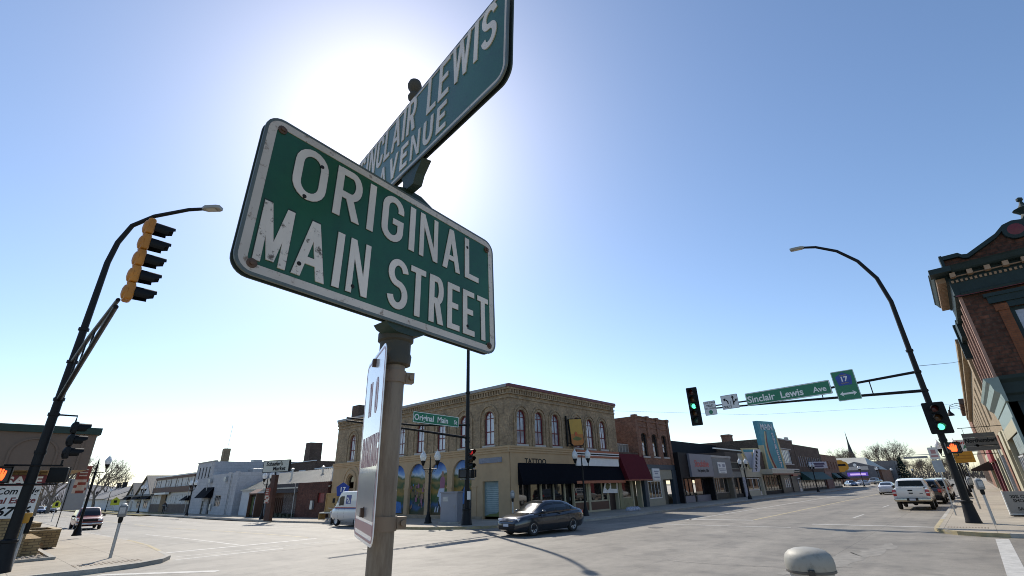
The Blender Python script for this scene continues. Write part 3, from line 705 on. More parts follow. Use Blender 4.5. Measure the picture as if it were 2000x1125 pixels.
tag(br.build('signal_bracket', M_galv, None), 'grey pipe bracket holding the pedestrian signals to the far corner pole', 'bracket')
def d_oms(t): words(t, [('Original  Main', .46, -.38, -.15, dict(xs=.95, bold=.010)), ('St', .33, 1.44, -.14, dict(bold=.006))], M_swt)
panel_sign('street_sign', 'green Original Main St sign on the far pole in front of the arched brick windows', (17.78, 22.35, 5.86), 0, 3.4, .62, M_sg, d_oms, 'green street name signs on mast arms', .05, (.015, .045, M_swt), tilt=1.2)
m = MB(); m.box(-.09, .09, -.16, -.13, 1.15, 1.45)
tg = thing('button_sign', 'small white push-button plate on the far corner pole by the grey cabinet', 'sign', (20.33, 22.30, SW), radians(-45))
m = MB(); m.box(-.1, .1, -.16, -.14, 1.35, 1.8); m.build('plate', M_sw, tg); m = MB(); m.lathe([(.06, -.17), (.06, -.14)], (0, 0, 1.25), 12, 'y'); m.build('button', M_black, tg)
# push-button post with yellow top by the left corner pole
t = thing('button_post', 'grey push-button post with yellow and black cap by the left corner pole', 'post', (1.6, 22.55, SW))
m = MB(); m.tube([(0, 0, 0), (0, 0, 1.35)], .055, 12); m.build('post', M_galv, t)
m = MB(); m.rbox(-.1, .1, -.1, .06, 1.3, 1.6, .03); m.build('button_box', mat('box_yellow', (.6, .30, .03), .5), t)
m = MB(); m.rbox(.03, .15, -.1, .08, 1.0, 1.5, .03); m.build('button_unit', M_black, t)

# ------------------------------------------------------------------ lamps
M_globe = mat('frosted_globe', (.88, .88, .86), .2, 0, .03, trans=.25)
def acorn(t, x, y, z, s=1.0):
    m = MB(); m.lathe([(.03*s, -.05*s), (.07*s, 0), (.10*s, .10*s), (.15*s, .22*s), (.16*s, .26*s)], (x, y, z), 12); m.build('lamp_cup', M_steel_black, t)
    m = MB(); m.lathe([(.14*s, .26*s), (.19*s, .38*s), (.21*s, .50*s), (.17*s, .64*s), (.10*s, .74*s), (.05*s, .80*s), (.02*s, .86*s), (.006*s, .96*s)], (x, y, z), 14); m.build('globe', M_globe, t)
def lamp(label, loc, rz, twin=True, h=3.55, banner=False, group='acorn lamps along the pavements'):
    t = thing('street_lamp', label, 'street lamp', loc, rz, group)
    m = MB(); m.lathe([(.24, 0), (.24, .06), (.21, .10), (.19, .30), (.13, .42), (.11, .5), (.095, .62), (.075, .70), (.065, h-.3), (.085, h-.28), (.085, h-.22), (.05, h-.18), (.035, h+.35), (.001, h+.62)], (0, 0, 0), 14); m.build('pole', M_steel_black, t)
    for s in ((-1, 1) if twin else (1,)):
        a = MB(); a.tube([(0, 0, h-.25), (s*.42, 0, h-.25), (s*.47, 0, h-.22), (s*.47, 0, h-.02)], .026, 8); a.tube([(s*.08, 0, h-.55), (s*.20, 0, h-.33), (s*.30, 0, h-.42), (s*.36, 0, h-.27)], .014, 6); a.build('arm', M_steel_black, t)
        acorn(t, s*.47, 0, h, 1.05 if twin else .85)
    if not twin:
        a = MB(); a.tube([(0, 0, h-.25), (-.75, 0, h-.25)], .02, 8); a.build('banner_arm', M_steel_black, t)
    return t
lamp0 = lamp('black twin acorn lamp in front of the mural wall beside the grey cabinet', (20.5, 26.3, SW), radians(-45), True, 3.45)
def lp(label, loc, rz, sc=1):
    o = dup(lamp0, (loc[0], loc[1], ZT(0, loc[1])+SW), rz, label); return o
lp('black twin acorn lamp in front of the navy awning and the dark sedan', (29.6, 20.5, 0), radians(-45))
lp('black twin acorn lamp at the kerb before the cream bakery front', (60.5, 19.4, 0), radians(-25))
lp('black twin acorn lamp under the green awning of the dark brick building', (93, 19.2, 0), radians(-15))
lp('distant twin acorn lamp past the end of the red brick building', (140, 19.4, 0), radians(-10))
lp('distant twin acorn lamp before the purple digital sign', (168, 19.4, 0), radians(-10))
lp('far twin acorn lamp left of the white sedan near the bare tree', (196, 18.9, 0), radians(-10))
lp('farthest twin acorn lamp above the white sedan', (235, 16.5, 0), radians(-10))
lp('twin acorn lamp in front of the brown and white two-storey building', (20.3, 76, 0), radians(-70))
lp('twin acorn lamp on the grass verge before the white gabled house', (20.4, 103, 0), radians(-70))
lp('twin acorn lamp behind the banner of the red shop sign post', (20.3, 52, 0), radians(-70))
for i, (x, s) in enumerate([(49, 'nearest of the row of acorn lamps receding behind the green traffic light'), (64, 'second acorn lamp of the row beside the parked cars'), (80, 'third acorn lamp in the row beside the parked cars'), (97, 'fourth acorn lamp in the row beside the parked cars'), (116, 'fifth acorn lamp in the row beside the parked cars'), (137, 'last acorn lamp of the row beside the parked cars')]):
    lp(s, (x, .95, 0), radians(-90))
ll = lamp('black single acorn lamp with a red striped banner near the red car', (5.25, 40.2, SW), radians(-12), False, 3.75)
def lp1(label, loc, rz):
    return dup(LS0, (loc[0], loc[1], ZT(0, loc[1])+SW), rz, label)
LS0 = thing('street_lamp', 'slender black lamp with a round white head before the grey-roofed hall', 'street lamp', (20.3, 130, ZT(0, 106)+SW), 0, 'slender lamps down the side street')
m = MB(); m.lathe([(.2, 0), (.18, .2), (.07, .5), (.05, 3.6)], (0, 0, 0), 10); m.build('pole', M_steel_black, LS0)
m = MB(); m.lathe([(.12, 3.6), (.26, 3.8), (.28, 4.0), (.18, 4.25), (.02, 4.35)], (0, 0, 0), 10); m.build('globe', M_globe, LS0)
lp1('slender lamp with white head farther down the side street by the yellow crossing sign', (20.3, 170, 0), 0)
lp1('slender lamp with white head left of the red banner', (7.0, 95, 0), 0)
lp1('slender lamp with white head seen beneath the red banner', (20.3, 215, 0), 0)
# banners
def banner(label, loc, rz, w, h):
    t = thing('banner', label, 'banner', loc, rz, 'patriotic street banners')
    rows = [[(-w/2+w*i/8, .03*sin(i*.9)+.015*sin(j), h/2-h*j/10) for i in range(9)] for j in range(11)]
    m = MB(); m.grid(rows[:6]); m.build('banner_field', mat('banner_red', (.30, .07, .045), .7), t)
    m = MB(); m.cur = 0
    for j in range(5, 10):
        for i in range(8):
            m.cur = 1 if (j-5+int(.42*(i-4)**1)) % 3 != 1 else 0
            m.face([rows[j][i], rows[j+1][i], rows[j+1][i+1], rows[j][i+1]])
    m.build('banner_stripes', [MATS['banner_red'], mat('banner_cream', (.62, .52, .42), .7)], t)
    m = MB()
    for k in range(3): m.box(-w*.3, w*.3, -.055, -.05, h*(.34-.11*k), h*(.39-.11*k))
    m.build('printed_line', MATS['banner_cream'], t)
    return t
banner('red banner with cream stripes hanging from the single acorn lamp', (4.72, 40.2, 3.22), radians(-12), .62, 1.55)
banner('small red striped banner low on the post of the market sign', (19.0, 48.2, 2.0), radians(-75), .6, 1.3)
# parking meters
M_meter = mat('meter_grey', (.20, .205, .21), .5, .3, .2, 8)
def meter(label, loc, rz, double=False):
    t = thing('parking_meter', label, 'parking meter', loc, rz, 'grey parking meters')
    m = MB(); m.tube([(0, 0, 0), (0, 0, 1.18)], .05, 12); m.build('post', mat('meter_post', (.40, .40, .39), .5, .4, .15, 6), t)
    m = MB(); m.lathe([(.05, 1.12), (.065, 1.14), (.075, 1.2), (.075, 1.3), (.05, 1.33)], (0, 0, 0), 12); m.build('collar', M_black, t)
    m = MB(); m.rbox(-.13, .13, -.085, .085, 1.31, 1.70, .05); m.build('head', M_meter, t)
    m = MB(); m.box(-.085, .085, -.0905, -.084, 1.43, 1.64); m.build('window', mat('meter_window', (.42, .42, .42), .25, 0, .3, 20), t)
    m = MB(); m.lathe([(.1, 1.69), (.09, 1.745), (.05, 1.765), (.001, 1.77)], (0, 0, 0), 12); m.build('dome', MATS['meter_post'], t)
    return t
mt = meter('grey parking meter on the corner pavement beside the crosswalk, left of the road', (4.2, 23.55, SW), radians(-20))
dup(mt, (29.12, -.02, SW), radians(-65), 'grey parking meter right of the black corner pole on the sunlit pavement')
dup(mt, (23.1, 21.35, SW), radians(-30), 'slim parking meter before the painted door behind the dark sedan')
dup(mt, (41.5, .35, SW), radians(-70), 'parking meter half hidden behind the nearer meter on the right pavement')
dup(mt, (61, .55, SW), radians(-70), 'parking meter farther up the right pavement')
# the domed cap in front
t = thing('parking_meter', 'pale domed meter head with hinge lugs rising in front of the road', 'parking meter', (2.02, .50, SW), radians(14))
M_dome = weathered('grey_cast_dome', (.33, .315, .275), (.17, .15, .12), .5, 34, .6, .1, edge=.14)
m = MB(); m.lathe([(.0742, 1.640), (.0752, 1.648), (.0752, 1.657), (.0735, 1.672), (.068, 1.685), (.057, 1.695), (.040, 1.7015), (.018, 1.705), (.0001, 1.7055)], (0, 0, 0), 36); m.build('dome', M_dome, t)
m = MB(); m.lathe([(.071, 1.631), (.0755, 1.633), (.0755, 1.639), (.071, 1.640)], (0, 0, 0), 36); m.build('band', mat('dark_seam', (.10, .09, .08), .6), t)
m = MB(); m.lathe([(.04, 1.1), (.055, 1.2), (.063, 1.4), (.066, 1.632)], (0, 0, 0), 36); m.build('body', mat('meter_body_pale', (.40, .375, .34), .55, .1, .12, 8), t)
m = MB()
for s in (-1, 1): m.rbox(min(s*.072, s*.087), max(s*.072, s*.087), -.010, .010, 1.630, 1.648, .003); m.tube([(s*.087, 0, 1.639), (s*.092, 0, 1.639)], .007, 8)
m.build('lug', mat('lug_dark', (.05, .045, .04), .5, .4), t)
m = MB(); m.tube([(0, 0, 0), (0, 0, 1.12)], .038, 14); m.build('post', M_galv, t)

# ------------------------------------------------------------------ buildings
def wall_faces(mb, u0, u1, z0, z1, ops=(), y=0, depth=.2):
    us = sorted({u0, u1}|{v for o in ops for v in o[:2]}); zs = sorted({z0, z1}|{v for o in ops for v in o[2:4]})
    for a, b in zip(us, us[1:]):
        run = None
        for c, d in zip(zs, zs[1:]):
            inside = any(o[0] < (a+b)/2 < o[1] and o[2] < (c+d)/2 < o[3] for o in ops)
            if not inside:
                if run is None: run = c
                end = d
            if (inside or d == zs[-1]) and run is not None:
                mb.face([(a, y, run), (b, y, run), (b, y, end), (a, y, end)]); run = None
    for o in ops:
        a, b, c, d = o[:4]; ar = len(o) > 4 and o[4]; Y = y+depth
        s = d
        if ar:
            r = (b-a)/2; k = ar if isinstance(ar, float) else 1.0; s = d-r*k; cx = (a+b)/2; n = 12
            P = [(cx+r*cos(pi*i/n), s+r*k*sin(pi*i/n)) for i in range(n+1)]
            for p, q in zip(P, P[1:]):
                mb.face([(q[0], y, q[1]), (p[0], y, p[1]), (p[0], y, d), (q[0], y, d)])
                mb.face([(p[0], y, p[1]), (q[0], y, q[1]), (q[0], Y, q[1]), (p[0], Y, p[1])])
        else: mb.face([(a, y, d), (b, y, d), (b, Y, d), (a, Y, d)])
        mb.face([(a, y, c), (a, y, s), (a, Y, s), (a, Y, c)]); mb.face([(b, y, c), (b, Y, c), (b, Y, s), (b, y, s)])
        mb.face([(a, y, c), (a, Y, c), (b, Y, c), (b, y, c)])
def arch_band(mb, cx, spring, r0, r1, zleg, y0, y1, n=14, k=1.0):
    P = [(cx+cos(pi*i/n), spring, sin(pi*i/n)) for i in range(n+1)]
    pts0 = [(cx+r0, zleg)]+[(cx+r0*cos(pi*i/n), spring+r0*k*sin(pi*i/n)) for i in range(n+1)]+[(cx-r0, zleg)]
    pts1 = [(cx+r1, zleg)]+[(cx+r1*cos(pi*i/n), spring+r1*k*sin(pi*i/n)) for i in range(n+1)]+[(cx-r1, zleg)]
    for i in range(len(pts0)-1):
        a, b, c, d = pts0[i], pts1[i], pts1[i+1], pts0[i+1]
        mb.face([(a[0], y0, a[1]), (b[0], y0, b[1]), (c[0], y0, c[1]), (d[0], y0, d[1])])
        mb.face([(b[0], y0, b[1]), (b[0], y1, b[1]), (c[0], y1, c[1]), (c[0], y0, c[1])])
        mb.face([(a[0], y1, a[1]), (a[0], y0, a[1]), (d[0], y0, d[1]), (d[0], y1, d[1])])
KEEP = {'dentil_course', 'panelling', 'slat_screen', 'cream_transom', 'roof_fence', 'fence_rail', 'hedge', 'sign_frame', 'stripe_band'}
class Bld:
    def __init__(s, name, label, cat, loc, rz=0, group=None):
        s.t = thing(name, label, cat, loc, rz, group); s.M = None
    def obj(s, name, mb, m, parent=None, smooth=False): return mb.build(name, m, parent or s.t, smooth, s.M)
    def wall(s, m, u0, u1, z0, z1, ops=(), depth=.2, y=0, back=None, name='wall', roof=None, left=True, right=True, par=.35):
        mb = MB(); wall_faces(mb, u0, u1, z0, z1, ops, y, depth)
        if back:
            if left: mb.face([(u0, back, z0), (u0, y, z0), (u0, y, z1), (u0, back, z1)])
            if right: mb.face([(u1, y, z0), (u1, back, z0), (u1, back, z1), (u1, y, z1)])
            mb.face([(u1, back, z0), (u0, back, z0), (u0, back, z1), (u1, back, z1)])
            w = .25
            mb.face([(u0, y, z1), (u1, y, z1), (u1-w, y+w, z1), (u0+w, y+w, z1)]); mb.face([(u0, back, z1), (u0, y, z1), (u0+w, y+w, z1), (u0+w, back-w, z1)])
            mb.face([(u1, y, z1), (u1, back, z1), (u1-w, back-w, z1), (u1-w, y+w, z1)]); mb.face([(u1, back, z1), (u0, back, z1), (u0+w, back-w, z1), (u1-w, back-w, z1)])
            for a, b in (((u0+w, y+w), (u1-w, y+w)), ((u1-w, y+w), (u1-w, back-w)), ((u1-w, back-w), (u0+w, back-w)), ((u0+w, back-w), (u0+w, y+w))):
                mb.face([(a[0], a[1], z1-par), (b[0], b[1], z1-par), (b[0], b[1], z1), (a[0], a[1], z1)])
            if roof:
                r = MB(); r.face([(u0+w, y+w, z1-par), (u1-w, y+w, z1-par), (u1-w, back-w, z1-par), (u0+w, back-w, z1-par)]); s.obj('roof', r, roof)
        return s.obj(name, mb, m)
    def box(s, name, m, *a, parent=None, r=0):
        mb = MB(); mb.rbox(*a, r) if r else mb.box(*a); return s.obj(name, mb, m, parent)
    def boxes(s, name, m, lst, parent=None):
        mb = MB()
        if len(lst) > 1 and name not in KEEP:
            for a in lst: q = MB(); q.box(*a); o = s.obj(name, q, m, parent)
            return o
        for a in lst: mb.box(*a)
        return s.obj(name, mb, m, parent)
    def molding(s, name, m, prof, u0, u1):
        """prof (y, z) outline from front top round; runs from u0 to u1"""
        mb = MB(); n = len(prof)
        for i in range(n):
            a, b = prof[i], prof[(i+1) % n]; mb.face([(u0, a[0], a[1]), (u1, a[0], a[1]), (u1, b[0], b[1]), (u0, b[0], b[1])])
        mb.face([(u0, p[0], p[1]) for p in prof]); mb.face([(u1, p[0], p[1]) for p in prof[::-1]]); return s.obj(name, mb, m)
    def window(s, ua, ub, za, zb, fm, pm, arch=False, y=.13, fw=.07, nv=1, nh=1, name='window', rail=None, sill=None, tracery=False, k=1.0):
        mb = MB(); r = (ub-ua)/2; cx = (ua+ub)/2; sp = zb-r*k if arch else zb
        def outline(i):
            p = [(ua+i, za+i), (ub-i, za+i)]
            if arch: p += [(cx+(r-i)*cos(pi*q/12), sp+(r*k-i)*sin(pi*q/12)) for q in range(13)]
            else: p += [(ub-i, zb-i), (ua+i, zb-i)]
            return p
        A, B = outline(0), outline(fw); n = len(A)
        for i in range(n):
            j = (i+1) % n
            mb.face([(A[i][0], y, A[i][1]), (A[j][0], y, A[j][1]), (B[j][0], y, B[j][1]), (B[i][0], y, B[i][1])])
            mb.face([(B[i][0], y, B[i][1]), (B[j][0], y, B[j][1]), (B[j][0], y+.06, B[j][1]), (B[i][0], y+.06, B[i][1])])
        b = fw*.5
        top = zb-fw
        for i in range(1, nv+1):
            u = ua+(ub-ua)*i/(nv+1); mb.box(u-b/2, u+b/2, y+.01, y+.05, za+fw, top)
        for i in range(1, nh+1):
            z = za+(sp-za)*i/(nh+1); mb.box(ua+fw, ub-fw, y+.005, y+.05, z-b*.7, z+b*.7)
        if tracery:
            mb.box(ua+fw, ub-fw, y+.006, y+.05, sp-b*.5, sp+b*.5)
            for sgn in (-1, 1):
                pts = [(cx+sgn*(r*.05+r*.75*(1-cos(q*pi/12))), sp+(r-.04)*.62*sin(q*pi/12)+0) for q in range(1, 6)]
                for p, q2 in zip(pts, pts[1:]):
                    mb.face([(p[0], y+.02, p[1]-.012), (q2[0], y+.02, q2[1]-.012), (q2[0], y+.02, q2[1]+.012), (p[0], y+.02, p[1]+.012)])
        o = s.obj(name, mb, fm)
        mb = MB(); mb.face([(p[0], y+.045, p[1]) for p in outline(fw*.5)]); s.obj('pane', mb, pm, o)
        if sill: s.box('sill', sill, ua-.12, ub+.12, -.09, .05, za-.14, za-.004, parent=o)
        return o
    def door(s, ua, ub, za, zb, m, y=.15, pm=None, fm=None):
        o = s.boxes('door', m, [(ua, ub, y, y+.05, za, zb)])
        if pm: s.box('pane', pm, ua+.14, ub-.14, y-.006, y-.002, za+.5, zb-.18, parent=o)
        s.box('handle', M_galv, ub-.13, ub-.10, y-.06, y, za+.9, za+1.15, parent=o); return o
    def store(s, u0, u1, z0, z1, base, cuts, fm, bm, y=.25, gm=None, fw=.08):
        """a shop window: stall riser up to base, glass panes between the cuts"""
        gm = gm or M_shop
        if base > z0: s.boxes('stall_riser', bm, [(u0, u1, y-.03, y+.1, z0, base)])
        c = [u0]+list(cuts)+[u1]
        for a, b in zip(c, c[1:]): s.window(a, b, base, z1, fm, gm, False, y, fw, 0, 0, 'shop_window')
    def awning(s, m, u0, u1, zt, zb, proj, val=.22, vm=None, name='awning', y=-.01, side=True):
        mb = MB(); n = 12
        for i in range(n):
            a = u0+(u1-u0)*i/n; b = u0+(u1-u0)*(i+1)/n
            mb.face([(a, -proj, zb), (b, -proj, zb), (b, y, zt), (a, y, zt)])
        if side:
            for u in (u0, u1): mb.face([(u, -proj, zb), (u, y, zb), (u, y, zt)])
        mb.face([(u0, y, zb+.002), (u1, y, zb+.002), (u1, -proj, zb+.002), (u0, -proj, zb+.002)])
        o = s.obj(name, mb, m)
        if val:
            mb = MB()
            for i in range(n*2):
                a = u0+(u1-u0)*i/n/2; b = u0+(u1-u0)*(i+1)/n/2
                mb.face([(a, -proj, zb), (b, -proj, zb), (b, -proj-.01*(i % 2), zb-val), (a, -proj-.01*(1-i % 2), zb-val)])
            for u in (u0, u1): mb.face([(u, -proj, zb), (u, y, zb), (u, y, zb-val), (u, -proj, zb-val)])
            s.obj('valance', mb, vm or m, o)
        return o
M_shop = mat('shop_glass', (.010, .011, .012), .02, 0, 0, spec=1.0)
M_shopd = mat('shop_glass_warm', (.03, .024, .018), .03, 0, .5, .8, spec=.8)
M_tanb = brick('tan_brick', (.38, .27, .16), (.265, .19, .12), (.28, .22, .15), patch=.28)
M_redb = brick('red_brick', (.27, .115, .07), (.19, .08, .052), (.21, .16, .12), patch=.26)
M_brownb = brick('brown_brick', (.125, .075, .052), (.085, .052, .04), (.12, .10, .08), patch=.25)
M_darkb = brick('dark_red_brick', (.13, .045, .03), (.085, .032, .024), (.08, .05, .04), patch=.35)
M_buff = brick('buff_brick', (.32, .24, .145), (.26, .19, .115), (.24, .2, .15), patch=.22)
M_stucco = mat('beige_stucco', (.47, .325, .185), .85, 0, .10, 1.2, .1)
M_roof = mat('flat_roof', (.10, .10, .10), .9, 0, .2, .5)
M_roofl = mat('pale_metal_roof', (.42, .40, .34), .5, 0, .12, .5)
M_maroon = mat('maroon_paint', (.13, .014, .020), .45, 0, .12)
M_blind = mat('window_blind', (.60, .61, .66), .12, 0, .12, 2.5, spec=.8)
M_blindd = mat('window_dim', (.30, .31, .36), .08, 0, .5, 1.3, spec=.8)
M_navy = mat('navy_canvas', (.005, .006, .010), .85, 0, .2, 4, spec=.08)
M_burg = mat('burgundy_canvas', (.10, .012, .018), .75, 0, .12, 4, spec=.1)
M_cream = mat('cream_paint', (.42, .38, .26), .6, 0, .06)
M_orange = mat('orange_canvas', (.36, .12, .06), .65)
M_lime = mat('old_stone', (.48, .45, .42), .85, 0, .15, 5)
def mural_mat():
    m = bpy.data.materials.new('mural_paint'); m.use_nodes = True; n = m.node_tree.nodes; l = m.node_tree.links; b = n['Principled BSDF']; b.inputs['Roughness'].default_value = .7
    uv = n.new('ShaderNodeUVMap'); nz = n.new('ShaderNodeTexNoise'); nz.inputs['Scale'].default_value = .9; nz.inputs['Detail'].default_value = 3; l.new(uv.outputs[0], nz.inputs['Vector'])
    sp = n.new('ShaderNodeSeparateXYZ'); l.new(uv.outputs[0], sp.inputs[0])
    ma = n.new('ShaderNodeMath'); ma.operation = 'MULTIPLY_ADD'; l.new(nz.outputs[0], ma.inputs[0]); ma.inputs[1].default_value = 1.5; l.new(sp.outputs[1], ma.inputs[2])
    mr = n.new('ShaderNodeMapRange'); mr.inputs['From Min'].default_value = .9; mr.inputs['From Max'].default_value = 4.9; l.new(ma.outputs[0], mr.inputs[0])
    cr = n.new('ShaderNodeValToRGB'); e = cr.color_ramp; e.interpolation = 'LINEAR'
    st = [(0, (.09, .055, .02)), (.12, (.03, .045, .02)), (.2, (.03, .07, .16)), (.29, (.022, .05, .02)), (.4, (.04, .075, .02)), (.48, (.22, .13, .025)), (.55, (.03, .06, .02)), (.64, (.19, .13, .04)), (.70, (.05, .075, .03)), (.76, (.36, .40, .44)), (.81, (.15, .25, .45)), (.92, (.035, .10, .30)), (1, (.02, .06, .22))]
    e.elements[0].position = 0; e.elements[0].color = (*st[0][1], 1); e.elements[1].position = 1; e.elements[1].color = (*st[-1][1], 1)
    st = [(p, tuple(min(.6, v*1.45) for v in c)) for p, c in st]
    for p, c in st[1:-1]: q = e.elements.new(p); q.color = (*c, 1)
    l.new(mr.outputs[0], cr.inputs[0]); l.new(cr.outputs[0], b.inputs['Base Color']); MATS['mural_paint'] = m; return m
M_mural = mural_mat()

# 1. corner block with the arched windows and murals
B1 = Bld('corner_building', 'two-storey tan brick corner block with maroon arched windows, murals and beige ground floor', 'building', (24.5, 22.8, 0))
MB1 = Matrix.Translation((0, 24.0, 0)) @ Matrix.Rotation(-pi/2, 4, 'Z')
winA = [1.3, 3.27, 5.28, 8.12, 9.98, 11.96]; winB = [24.0-(24.78-22.8+2.7*k) for k in range(8)]
HW = .5
opsA = [(c-HW, c+HW, 4.86, 7.22, True) for c in winA]; opsB = [(c-HW, c+HW, 4.86, 7.22, True) for c in winB]
mb = MB(); wall_faces(mb, 0, 14.2, 4.72, 8.9, opsA, 0, .22); mb.face([(14.2, 0, 0), (14.2, 24, 0), (14.2, 24, 8.9), (14.2, 0, 8.9)]); mb.face([(14.2, 24, 0), (0, 24, 0), (0, 24, 8.9), (14.2, 24, 8.9)])
B1.obj('wall', mb, M_tanb); B1.M = MB1
mb = MB(); wall_faces(mb, 0, 24.0, 4.72, 8.9, opsB, 0, .22); B1.obj('wall', mb, M_tanb); B1.M = None
mb = MB(); mb.face([(.1, .1, 8.5), (14.1, .1, 8.5), (14.1, 23.9, 8.5), (.1, 23.9, 8.5)]); B1.obj('roof', mb, M_roof)
for M_, wins, L in ((None, winA, 14.2), (MB1, winB, 24.0)):
    B1.M = M_
    for i, c in enumerate(wins):
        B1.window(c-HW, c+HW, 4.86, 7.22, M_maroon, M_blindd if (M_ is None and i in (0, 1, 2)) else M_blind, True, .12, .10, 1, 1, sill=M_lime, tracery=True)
    for c in wins:
        mb = MB()
        r1 = .86 if M_ is None else .98
        arch_band(mb, c, 6.72, r1-.13, r1, 4.74, -.07, 0); arch_band(mb, c, 6.72, HW+.015, HW+.16, 6.3, -.045, 0)
        B1.obj('arch_hood', mb, M_tanb)
    mb = MB()
    mb.box(-.06 if M_ is None else 0, L, -.07, 0, 7.98, 8.10); mb.box(-.12 if M_ is None else 0, L, -.13, 0, 8.26, 8.33)
    n = int(L/.27)
    for k in range(n): mb.box(k*.27+.03, k*.27+.17, -.14, 0, 8.335, 8.58)
    mb.box(-.18 if M_ is None else 0, L, -.19, .02, 8.585, 8.72)
    B1.obj('cornice', mb, M_tanb)
    B1.boxes('coping', M_maroon if M_ is None else mat('grey_coping', (.30, .29, .28), .6), [(-.24 if M_ is None else 0, L, -.26, .25, 8.725, 8.93)])
# ground floor, street side
B1.M = None
B1.boxes('pier', M_stucco, [(0, .78, -.04, .4, 0, 4.3)])
B1.boxes('fascia', M_stucco, [(.78, 7.45, -.04, .3, 3.62, 4.3)])
B1.molding('band', M_stucco, [(-.2, 4.72), (-.2, 4.62), (-.15, 4.56), (-.15, 4.46), (-.1, 4.42), (-.1, 4.3), (0, 4.3), (0, 4.72)], -.2, 7.5)
mb = MB(); text_mb(mb, 'TATTOO', .50, (2.65, -.05, 3.57), xs=1.15, bold=.012); B1.obj('tattoo_lettering', mb, M_ink)
B1.boxes('sign_fascia', M_white, [(7.5, 13.75, -.2, .1, 3.5, 4.12)])
B1.boxes('stripe_band', M_orange, [(7.46, 13.8, -.28, .1, 4.125, 4.27), (7.46, 13.8, -.30, .1, 4.52, 4.68)])
B1.boxes('stripe_band', M_white, [(7.46, 13.8, -.29, .1, 4.275, 4.33), (7.46, 13.8, -.29, .1, 4.44, 4.515)]); B1.boxes('stripe_band', M_ink, [(7.46, 13.8, -.285, .1, 4.335, 4.435)])
B1.awning(M_navy, .72, 14.1, 3.66, 2.42, .45, .2, M_navy)
B1.boxes('valance', M_orange, [(6.9, 14.1, -.475, -.455, 2.2, 2.40)])
B1.boxes('soffit', M_dark, [(.78, 14.2, .0, .5, 2.45, 3.6)])
B1.store(.8, 6.2, .13, 2.45, .55, [2.2, 3.4, 4.9], M_dark, M_dark, .3)
B1.boxes('post', M_cream, [(3.35, 3.5, .2, .3, .13, 2.45), (6.15, 6.3, .2, .3, .13, 2.45), (4.85, 4.93, .2, .3, .13, 2.45)])
B1.door(6.3, 7.3, .13, 2.3, M_dark, .5, M_shop)
brn = mat('brown_panel', (.10, .05, .03), .6)
B1.store(7.35, 9.2, .25, 2.45, .85, [], M_cream, brn, .22, fw=.1); B1.boxes('post', M_cream, [(9.2, 9.42, .1, .35, .13, 2.45), (7.25, 7.36, .15, .35, .13, 2.45)])
B1.store(9.44, 12.0, .25, 2.45, .85, [11.2], M_cream, brn, .12, fw=.1); B1.boxes('plinth', M_cream, [(7.3, 12.0, .06, .3, .1, .26)])
B1.boxes('door', mat('dark_doorway', (.02, .012, .014), .4), [(12.05, 13.5, .35, .4, .13, 2.45)])
B1.boxes('post', M_cream, [(12.0, 12.1, .05, .4, .13, 2.45), (13.5, 13.65, .05, .4, .13, 2.45)])
wb = MB(); wb.prism([(11.0, 1.45), (13.3, 1.40), (13.45, 2.35), (11.55, 2.4)], lambda a, b, d: (a, d, b), -.05, -.03); B1.obj('window_sticker', wb, M_white)
wb = MB(); wb.prism([(12.35, 1.75), (13.2, 1.72), (13.25, 2.25), (12.4, 2.28)], lambda a, b, d: (a, d, b), -.056, -.051)
wb.prism([(11.45, 1.85), (11.75, 1.65), (12.1, 1.8), (12.2, 2.1), (11.9, 2.2), (11.6, 2.15)], lambda a, b, d: (a, d, b), -.055, -.051); B1.obj('sticker_print', wb, mat('print_olive', (.09, .09, .03), .6))
B1.boxes('panelling', mat('sage_panel', (.24, .23, .13), .6), [(13.7, 14.2, .0, .3, .13, 2.45)])
